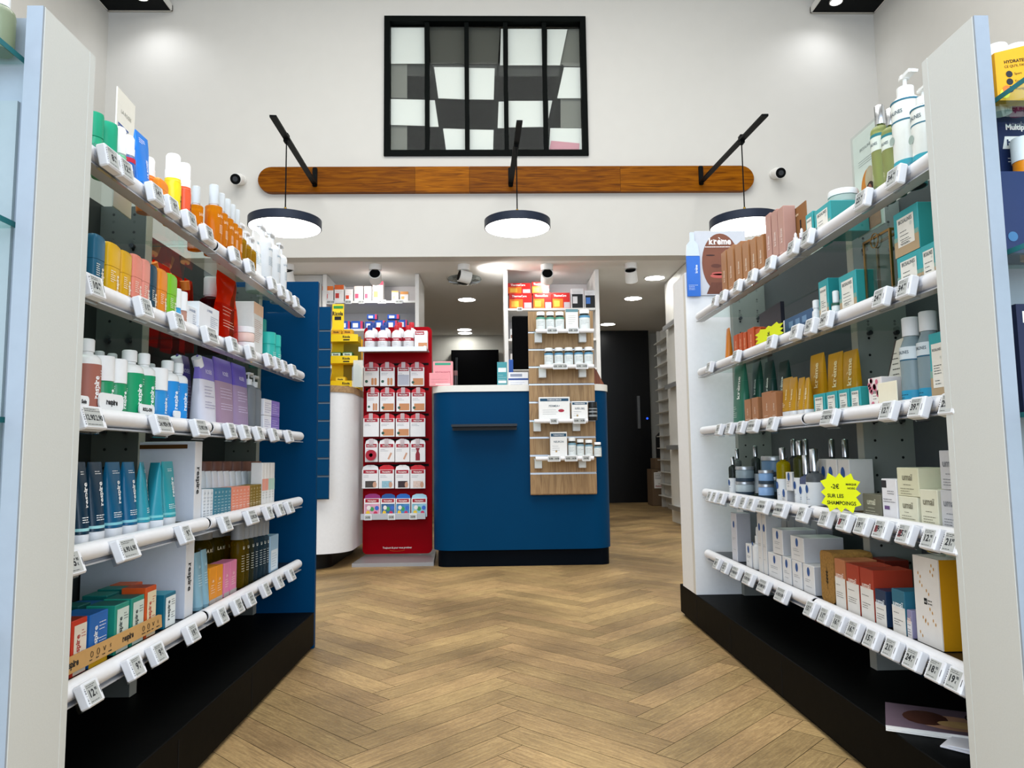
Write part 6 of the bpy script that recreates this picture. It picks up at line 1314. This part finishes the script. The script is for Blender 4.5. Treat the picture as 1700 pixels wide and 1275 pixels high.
# ---- central cabinet
CZ = z_at(512, .5, 6.62)
C1 = '@in the cabinet behind the oak slatwall'
def thermo(w, d, h): return box_(w, d, h, '#c81e1a', [(.02, .6, .03, .62, '#ef7a22'), (.1, .42, .12, .5, '#f9c24a'), (.66, .98, .05, .4, '#c9c2c8')], '#f4f0ee', parts=[('t', 'ThermaCare', .45, .82, .026, 0, {'mw': w*.7, 'b': .03})], side='#a01814')
for a, b, t, z_, y_, ds in ((842, 879, 487, CZ, 6.63, 'wide red warming-patch carton, lower left one of five'), (881, 911, 486, CZ, 6.63, 'red warming-patch carton, lower middle one of five'), (912, 941, 486, CZ, 6.63, 'red warming-patch carton beside the black packs'),):
    put2(a, b, t, 0, y_, ds.replace('left ', ''), 'carton', thermo, d=.09, z=z_, place=C1)
hT = z_at(487, .5, 6.63)+.0025
put2(840, 877, 470, 0, 6.64, 'wide red warming-patch carton stacked on the wider one', 'carton', thermo, d=.09, z=hT, place=C1)
put2(879, 907, 468, 0, 6.64, 'red warming-patch carton stacked next to the wide one', 'carton', thermo, d=.09, z=hT, place=C1)
for a, b, c1, ds in ((943, 963, '#d9d9dc', 'black and white pack with a mask picture'), (965, 983, '#3f74c4', 'black and white pack with a blue picture')):
    put2(a, b, 479 if a < 950 else 482, 0, 6.63, ds, 'pack', lambda w, d, h: box_(w, .04, h, '#e6e6e8', [(.06, .94, .02, .72, '#15171a'), (.12, .5, .25, .6, c1)], '#15171a', parts=[L(.1, .8, .85, 2, .014)]), d=.04, z=CZ, place=C1)
ptag(at(863, 514, y=6.59)[0], 6.588, CZ-.012, .05, 'clear-edged price tag under the warming patches', C1)
put2(840, 851, 538, 0, 6.68, 'small white carton with a blue corner', 'carton', lambda w, d, h: box_(w, .05, h, '#d9d9da', [(.3, 1, .1, .4, '#3a78c0')]), z=1.7205, place=C1) if False else None
for i, (zc, hh, c1) in enumerate(((1.7205, .10, '#dcdcdc'), (1.4505, .14, '#d9d4d0'))):
    for j in range(2):
        o = box_(.06, .06, hh, c1, [(.1, .9, .15, .45, ('#8a6a5c', '#3a78c0')[i])], parts=[L(.1, .9, .7, 3, .014)]); o.location = (.19+j*.075, 6.68, zc)
        reg(o, 'carton', 'white carton on a %s shelf, %s' % (('middle', 'lower')[i], ('by the side panel', 'second in')[j]), C1)
# ---- cabinet behind the plasters stand
LZ = z_at(500, -1.2, 6.74); LZ2 = z_at(546, -1.1, 6.74)
C2 = '@in the cabinet behind the plasters stand'
def med(c1, c2, tp=.72): return lambda w, d, h: box_(w, d, h, '#e8e4e2', [(0, 1, tp, 1, c1), (.1, .5, .2, .5, c2)], '#8a4a44', parts=[L(.2, .9, .6, 2, .016)])
for a, b, t, f_, ds in ((538, 556, 475, med('#e2762a', '#d2453a'), 'white and orange carton, first on the top shelf'), (558, 573, 473, med('#d2622a', '#c23a34'), 'white and orange carton, second on the top shelf'), (575, 588, 480, med('#ece6e4', '#d84a30', .5), 'white carton with red foot on the top shelf'), (590, 604, 475, med('#f0d8d0', '#e05a78', .8), 'white carton with pink and orange print'), (606, 618, 475, med('#f2ddd4', '#e0607a', .8), 'white carton with pink and yellow print'), (620, 637, 467, med('#d8304a', '#e08a5a', .8), 'tall white and crimson carton'), (651, 662, 483, med('#e0a45a', '#f0c890', .85), 'tiny white and orange carton'), (665, 678, 484, med('#c88a4a', '#e8b070', .7), 'tiny amber and white carton')):
    put2(a, b, t, 0, 6.745, ds, 'carton', f_, d=.08, z=LZ, place=C2)
def bluec(w, d, h): return box_(w, d, h, '#1a4fae', [(.15, .6, .2, .75, '#e4e8f0'), (.8, 1, 0, 1, '#c83a5a')], '#e4e8f0', parts=[], side='#123a80')
for i, (a, b, t) in enumerate(((567, 583, 533), (585, 604, 533), (608, 622, 534), (624, 640, 532), (643, 660, 532), (663, 676, 531))):
    put2(a, b, t, 0, 6.745, 'blue medicine carton on the lower shelf', 'carton', bluec, d=.08, z=LZ2, place=C2)
hB = z_at(531, -1.1, 6.75)+.003
for a, b, ds in ((611, 627, 'blue medicine carton stacked on another, first'), (644, 663, 'blue medicine carton stacked on another, second')):
    put2(a, b, 522, 0, 6.75, ds, 'carton', bluec, d=.07, z=hB+.004, place=C2)
for i, (px, w) in enumerate(((549, .08), (578, .06), (600, .055), (634, .08), (662, .07))):
    ptag(at(px, 502, y=6.71)[0], 6.715, LZ-.012, w, 'white price tag', '@on the top shelf behind the plasters stand', 'the blue slatwall')
r = thing('tall_cabinet', 'cabinet', 'closed pale cabinet rising over the blue end panel up to the low ceiling', loc=(-1.95, 6.75, 0))
G().box(-.37, .37, 0, .5, 0, SZ-.004, .002).make('body', mat('#c9c8c4', .6), r, 0); G().box(-.36, .36, -.018, -.0005, .1, SZ-.09, .002).make('door', mat('#c4c3bf', .5), r, 0)
# ---- yellow sweets display on the white counter
WZ = 1.1005; YD = 4.62
x0, x1 = at(545, 600, y=YD)[0], at(594, 600, y=YD)[0]; YEL = mat('#f2cc14', .45, noise=.03)
r = thing('sweets_display', 'display', 'yellow three-tier sweets display on the white curved counter', loc=((x0+x1)/2, YD, WZ)); w = (x1-x0)/2
hp = z_at(508, x0, YD+.16)-WZ
G().box(-w, -w+.075, .10, .106, 0, hp, .001).make('header_board', YEL, r, 0)
G().box(-w+.008, -w+.07, .0985, .0995, hp-.03, hp-.012).make('green_stripe', mat('#2f8a3e', .5), r, 0)
G().text('Ricola', -w+.036, hp-.062, .036, .0985, bold=.04, serif=True, maxw=.068).make('lettering', INK, r, 0)
G().box(-w+.015, -w+.058, .0982, .0992, hp-.105, hp-.082).make('dark_label', INK, r, 0)
G().box(-w, w, .107, .112, 0, hp*.62).make('rear_board', mat('#8f7a10', .6), r, 0)
for i, py in enumerate((567, 603, 640)):
    z = z_at(py, x0, YD)-WZ if i < 2 else 0.0005; z = max(z, .0005)
    t = G().box(-w, w, .003, .0995, z, z+.003, .0005).make('tier', YEL, r, 0)
    G().prism([(-w, z), (w, z), (w, z+.045), (w-.03, z+.047), (-w+.03, z+.047), (-w, z+.045)], 0, .0025).make('front_lip', YEL, t, 0)
    G().text('Ricola', .02, z+.030, .020, -.001, bold=.04, serif=True, maxw=.07).make('lettering', INK, t, 0); G().rect(-.0, .04, z+.006, z+.014, -.0008).make('small_label', INK, t, 0)
    G().add([(-w, .003, z), (-w, .0995, z), (-w, .0995, z+.11), (-w, .06, z+.06), (-w, .003, z+.045), (-w+.002, .003, z), (-w+.002, .0995, z), (-w+.002, .0995, z+.11), (-w+.002, .06, z+.06), (-w+.002, .003, z+.045)], [(4, 3, 2, 1, 0), (5, 6, 7, 8, 9), (0, 5, 9, 4), (4, 9, 8, 3), (3, 8, 7, 2)]).make('side_cheek', YEL, t, 0)
    n = (2, 2, 1)[i]
    for j in range(n):
        o = box_(.062, .06, .075 if i == 0 else .068, ('#e2b216', '#2f6a34', '#e8b816')[i], [(.05, .95, .62, .92, ('#d99a20', '#c9d6c4', '#f4d040')[i]), (.25, .75, .08, .42, ('#e8d9a0', '#3f8444', '#8a1a1a')[i])], '#15180f', parts=[('t', 'Ricola', .5, .78, .014, 0, {'s': True, 'b': .04, 'mw': .05})])
        o.location = (r.location.x-w+.045+j*.072+(.0 if i < 2 else .03), YD+.042, WZ+z+.0035+.0005); reg(o, 'sweets box', ('orange-yellow sweets box on the top tier', 'green sweets box on the middle tier', 'yellow sweets box on the bottom tier')[i], '@of the yellow display', o.location.x, None, 'the blue slatwall')
o = put2(586, 600, 576, 0, 4.80, 'white carton beside the yellow display on the curved counter', 'carton', lambda w, d, h: box_(w, .04, h, '#e2e0dc', [(.2, .7, .3, .5, '#d06a3a'), (.3, .8, .8, .92, '#3f9c50')]), z=WZ)
o = put2(597, 603, 563, 0, 4.90, 'slim yellow and orange carton beside the plasters stand', 'carton', lambda w, d, h: box_(w, .03, h, '#f0b41a', [(.2, .8, .3, .7, '#e88a14')]), z=WZ)
r = thing('leaflet_holder', 'holder', 'empty clear leaflet holder on the corner of the curved counter', loc=(at(592, 620, y=4.52)[0], 4.53, WZ))
G().prism([(-.03, 0), (.03, 0), (.03, .11), (.0, .15), (-.03, .12)], 0, .002).make('front', glassm('#e4e4dc', .6), r, 0); G().prism([(-.03, 0), (.03, 0), (.03, .17), (-.03, .17)], .04, .042).make('back', mat('#d6d3c8', .5), r, 0)
# ---- red plasters stand
RY = 4.80; RX0, RX1 = at(603, 740, y=RY)[0], at(717, 740, y=RY)[0]; rcx = (RX0+RX1)/2; rw = RX1-RX0; rz1 = z_at(543, rcx, RY); rz0 = .045
RED = mat('#9c000f', .35, noise=.03, name='red_metal')
rs = thing('plasters_stand', 'stand', 'tall red floor stand of hanging plaster packs between the two counters', loc=(rcx, RY, 0))
G().prism(rrect(rw, rz1-rz0, .03, 6, 0, (rz0+rz1)/2), 0, .03).make('board', RED, rs, 40)
bx0, bx1 = at(585, 940, y=4.58)[0]-rcx, at(721, 940, y=4.60)[0]-rcx
G().add([(bx0, -.24, .0), (bx1, -.24, .0), (bx1-.02, .2, .0), (bx0+.05, .2, .0), (bx0, -.24, .022), (bx1, -.24, .022), (bx1-.02, .2, .045), (bx0+.05, .2, .045)], [(0, 3, 2, 1), (4, 5, 6, 7), (0, 1, 5, 4), (1, 2, 6, 5), (2, 3, 7, 6), (3, 0, 4, 7)]).make('base_tray', mat('#a6a6a8', .35, .5), rs, 0)
g = G(); g.text('Toujours là pour vous protéger', 0, z_at(909, rcx, RY), .016, -.0012, bold=.02, maxw=rw*.42); g.make('lettering', PAPER, rs, 0)
g = G(); ring = [(.06*math.sin(a), z_at(905, rcx, RY)-.022-.016*math.cos(a)) for a in np.linspace(-.95, .95, 12)]
for p_, q_ in zip(ring, ring[1:]): g.bar((p_[0], -.0012, p_[1]), (q_[0], -.0012, q_[1]), .004, .0006)
g.make('smile_mark', mat('#e8862a', .5, noise=0), rs, 0)
sz_ = z_at(578, rcx, 4.62); s_ = G().box(-rw/2+.0, rw/2-.015, -.19, -.0005, sz_-.004, sz_).make('top_shelf', mat('#c6c9cc', .35, .4), rs, 0); G().box(-rw/2, rw/2-.015, -.195, -.1905, sz_-.022, sz_+.008, .001).make('shelf_lip', mat('#c9ccd0', .35, .4), s_, 0)
tz = z_at(860, rcx, 4.66); s_ = G().box(-rw/2+.01, rw/2-.03, -.13, -.0005, tz, tz+.003).make('bottom_tray', mat('#b9bcc0', .35, .4), rs, 0); G().box(-rw/2+.01, rw/2-.03, -.135, -.1305, tz-.01, tz+.028, .001).make('tray_lip', mat('#b9bcc0', .35, .4), s_, 0)
SK = '#c98d62'
def pack(style, top='#c8202c', c3=None):
    def f(w, d, h):
        o = R_('plaster_pack'); hh = h*.80
        G().box(-w/2, w/2, -d/2, d/2, 0, hh, .001).make('carton', mat('#e9e8e8', .4), o, 0)
        G().prism([(-w/2, hh+.0003), (w/2, hh+.0003), (w*.44, h*.93), (w*.2, h), (-w*.2, h), (-w*.44, h*.93)], .0, .001).make('hang_flap', mat(top, .4), o, 0)
        e = -d/2-.0005
        G().rect(-w*.42, w*.42, hh*.80, hh*.985, e).make('logo_field', mat('#a5142c', .4), o, 0); G().text('Hansaplast', 0, hh*.89, .0125, e-.0005, bold=.03, maxw=w*.72).make('lettering', PAPER, o, 0)
        g = G(); g.lines(-w*.4, w*.1, hh*.68, 2, .009, e, .0018); g.make('small_print', mat('#6a7684', .5, noise=0), o, 0)
        if style == 'strips':
            for x in (.08, .28): G().prism(rrect(w*.16, hh*.38, w*.07, 4, w*x, hh*.24), e-.001, e).make('plaster_print', mat(SK, .6), o, 0)
            G().disc(-w*.32, hh*.25, w*.1, e, 16).make('round_mark', mat('#2f5a4c', .5), o, 0)
        elif style == 'wide':
            G().rect(-w*.3, w*.44, hh*.06, hh*.42, e).make('plaster_print', mat(SK, .6), o, 0); G().disc(-w*.3, hh*.2, w*.1, e-.0005, 16).make('round_mark', mat('#2f5a4c', .5), o, 0)
        elif style == 'grey':
            G().rect(-w*.46, w*.46, hh*.05, hh*.6, e).make('picture_print', mat('#b3b7c4', .5), o, 0)
        elif style == 'photo':
            G().rect(-w*.3, w*.35, hh*.05, hh*.40, e).make('picture_print', mat(c3 or '#4a4440', .5, noise=.4, scale=90), o, 0); G().disc(w*.28, hh*.2, w*.12, e-.0004, 12, hh*.16).make('skin_print', mat('#c99a80', .5), o, 0)
        elif style == 'kids':
            G().rect(-w*.46, w*.46, hh*.02, hh*.72, e).make('picture_field', mat(c3, .5), o, 0)
            for k, (x, z, cc) in enumerate(((-.25, .25, '#e8c43a'), (.0, .45, '#3f9a5a'), (.22, .22, '#c8305a'), (.3, .5, '#3a6ac8'), (-.2, .52, '#e8e4e0'))):
                G().disc(w*x, hh*z, w*.13, e-.0005-.0002*k, 10, hh*.12).make('shape_print', mat(cc, .5), o, 0)
        elif style == 'foot':
            G().bar((w*.1, e, hh*.15), (w*.3, e, hh*.5), w*.12, .0006, up=(0, 1, 0)).make('foot_print', mat('#d0a084', .5), o, 0)
        return o
    return f
def clip(x, y, z):
    o = R_('hook_clip'); G().box(-.013, .013, -.004, .0, -.04, 0, .002).make('plate', clear('#e6d9dc', .45), o, 0); G().cyl((0, 0, -.012), (0, RY-y-.0065, -.012), .0025, 8).make('hook', ALU, o); return o
rows = [(602, 641, [(604, 629, 'strips', None), (631, 655, 'strips', None), (660, 680, 'grey', None), (681, 704, 'wide', None)]),
        (644, 683, [(609, 629, 'strips', None), (631, 655, 'wide', None), (658, 681, 'wide', None), (683, 706, 'wide', None)]),
        (687, 725, [(603, 629, 'none', None), (631, 655, 'wide', None), (657, 680, 'wide', None), (681, 706, 'none', None)]),
        (729, 767, [(606, 627, 'roll', None), (629, 655, 'foot', None), (656, 680, 'foot', None), (681, 706, 'bott', None)]),
        (772, 811, [(601, 628, 'photo', '#4a4440'), (629, 654, 'photo', '#8fb9c8'), (656, 680, 'photo', '#3a2c30'), (681, 706, 'photo', '#d9c4b8')])]
RN_ = ['top', 'second', 'third', 'fourth', 'fifth']; CN = ['first', 'second', 'third', 'fourth']
KD = {'strips': 'plaster pack with upright strips', 'grey': 'greyish plaster pack', 'wide': 'plaster pack with a wide strip', 'none': 'plain white plaster pack', 'foot': 'foot plaster pack', 'photo': 'plaster pack with a photo', 'roll': 'tape pack with a red roll', 'bott': 'white pack with a red bottle picture'}
for i, (t, b, cs) in enumerate(rows):
    for j, (a, c_, stl, c3) in enumerate(cs):
        yf = 4.735
        def fn(w, d, h):
            white = stl in ('roll', 'bott') or (stl, c3) in (('photo', '#4a4440'), ('photo', '#3a2c30'))
            o = pack(stl, '#e6e4e4' if white or i == 3 else '#c8202c', c3)(w, d, h)
            if stl == 'roll': G().lathe([(.012, 0), (.034, 0), (.034, .02), (.012, .02), (.012, 0)], 24).move(Matrix.Rotation(math.pi/2, 4, 'X')).move(Matrix.Translation((.0, -d/2-.002, h*.3))).make('tape_roll', mat('#a5142c', .4), o)
            if stl == 'bott': G().prism([(-.014, .01), (.014, .01), (.014, .05), (.006, .07), (.014, .09), (-.014, .09), (-.006, .07), (-.014, .05)], -d/2-.001, -d/2-.0005).make('bottle_print', mat('#8c1c2c', .4), o, 0)
            return o
        o = put2(a, c_, t, b, yf, '%s, %s column, %s hanging row' % (KD[stl], CN[j], RN_[i]), 'plaster pack', fn, d=.022, place='@of the red stand')
        zt = z_at(t, o.location.x, yf)
        if j == 0: G().box(-rw/2+.015, rw/2-.02, -.006, -.0006, zt-.012, zt+.002).make('hook_bar', BLACK, rs, 0)
        if i < 4:
            q = clip(0, yf-.008, 0); q.location = (o.location.x, yf-.008, zt+.002); reg(q, 'hook clip', 'clear hook clip, %s column, %s hanging row' % (CN[j], RN_[i]), '@of the red stand')
        else:
            G().cyl((0, o.data and 0 or .0, zt-o.location.z-.006), (0, RY-o.location.y-.0068, zt-o.location.z-.006), .0025, 8).make('hook', ALU, o)
for j, (a, c_, tp, c3) in enumerate(((607, 633, '#8a2a6a', '#d8a0b8'), (634, 657, '#1f4f8e', '#3a6a9a'), (658, 681, '#1f5fae', '#4a8ac0'), (683, 708, '#9fc8d8', '#8fc4d8'))):
    put2(a, c_, 820, 0, 4.675, "children's plaster pack with %s flap" % ('plum', 'navy', 'mid blue', 'pale blue')[j], 'plaster pack', pack('kids', tp, c3), d=.04, z=tz+.0032, place='@in the bottom tray of the red stand')
for j, px in enumerate((611, 650, 686)):
    ptag(at(px, 862, y=4.66)[0], 4.664, tz+.006, .048, 'small grey price tag', '@on the bottom tray of the red stand', 'the curved counter')
def plast_bottle(cc): return lambda w, d, h: bottle_(w/2, h, '#e9eaec', cc, 'cap', .22, .42, label=[(.33, .46, '#a5142c')], ink='#5a6068', parts=[('t', 'Hansaplast', .5, .40, .012, 0, {'c': '#f4f0f0', 'b': .03, 'mw': w*.6}), L(.2, .8, .24, 2, .01)], sh=.1)
for j, (a, c_, cc) in enumerate(((606, 623, '#183a86'), (627, 644, '#183a86'), (650, 666, '#b81828'), (669, 686, '#b81828'))):
    for q_ in range(2):
        o = put2(a+q_*5, c_+q_*5, 539-q_*5.0, 0, 4.635+q_*.078, '%s-capped wound spray bottle, %s row' % (('blue', 'red')[j > 1], ('front', 'rear')[q_]), 'bottle', plast_bottle(cc), d=.068, z=sz_+.0005, place='@on the red stand top shelf', frm='the yellow display')
put2(688, 709, 549, 0, 4.68, 'white plaster carton beside the bottles on the red stand shelf', 'carton', lambda w, d, h: box_(w, .05, h, '#e9e8e8', [(.05, .75, .78, .96, '#a5142c'), (.3, .98, .02, .35, SK)], '#f4f0f0', parts=[('t', 'Hansaplast', .4, .87, .014, 0, {'b': .03, 'mw': w*.6}), ('o', .8, .12, .009, {'c': '#d9dde0'})]), d=.05, z=sz_+.0005)
put2(711, 717, 779, 820, 4.79, 'pale blue plaster pack hooked on the side of the red stand', 'plaster pack', lambda w, d, h: box_(w, .012, h, '#9fb8c4', [(.1, .9, .7, .9, '#a5142c')], parts=[]), d=.008) if False else None
# ------------------------------------------------------------------ softer sheen on everything that is not metal
for m in bpy.data.materials:
    b = m.node_tree.nodes.get('Principled BSDF') if m.use_nodes else None
    if b and b.inputs['Metallic'].default_value < .2: b.inputs['Specular IOR Level'].default_value = .3
for m in (BF, D, mat('#020203', .5), mat('#010102', .7), mat('#040a12', .5)): m.node_tree.nodes['Principled BSDF'].inputs['Specular IOR Level'].default_value = .05
for m in wv: m.node_tree.nodes['Principled BSDF'].inputs['Specular IOR Level'].default_value = .08
for m in (BLACK, BLK2, BLUE, RED): m.node_tree.nodes['Principled BSDF'].inputs['Specular IOR Level'].default_value = .05
settle()
finish_labels()
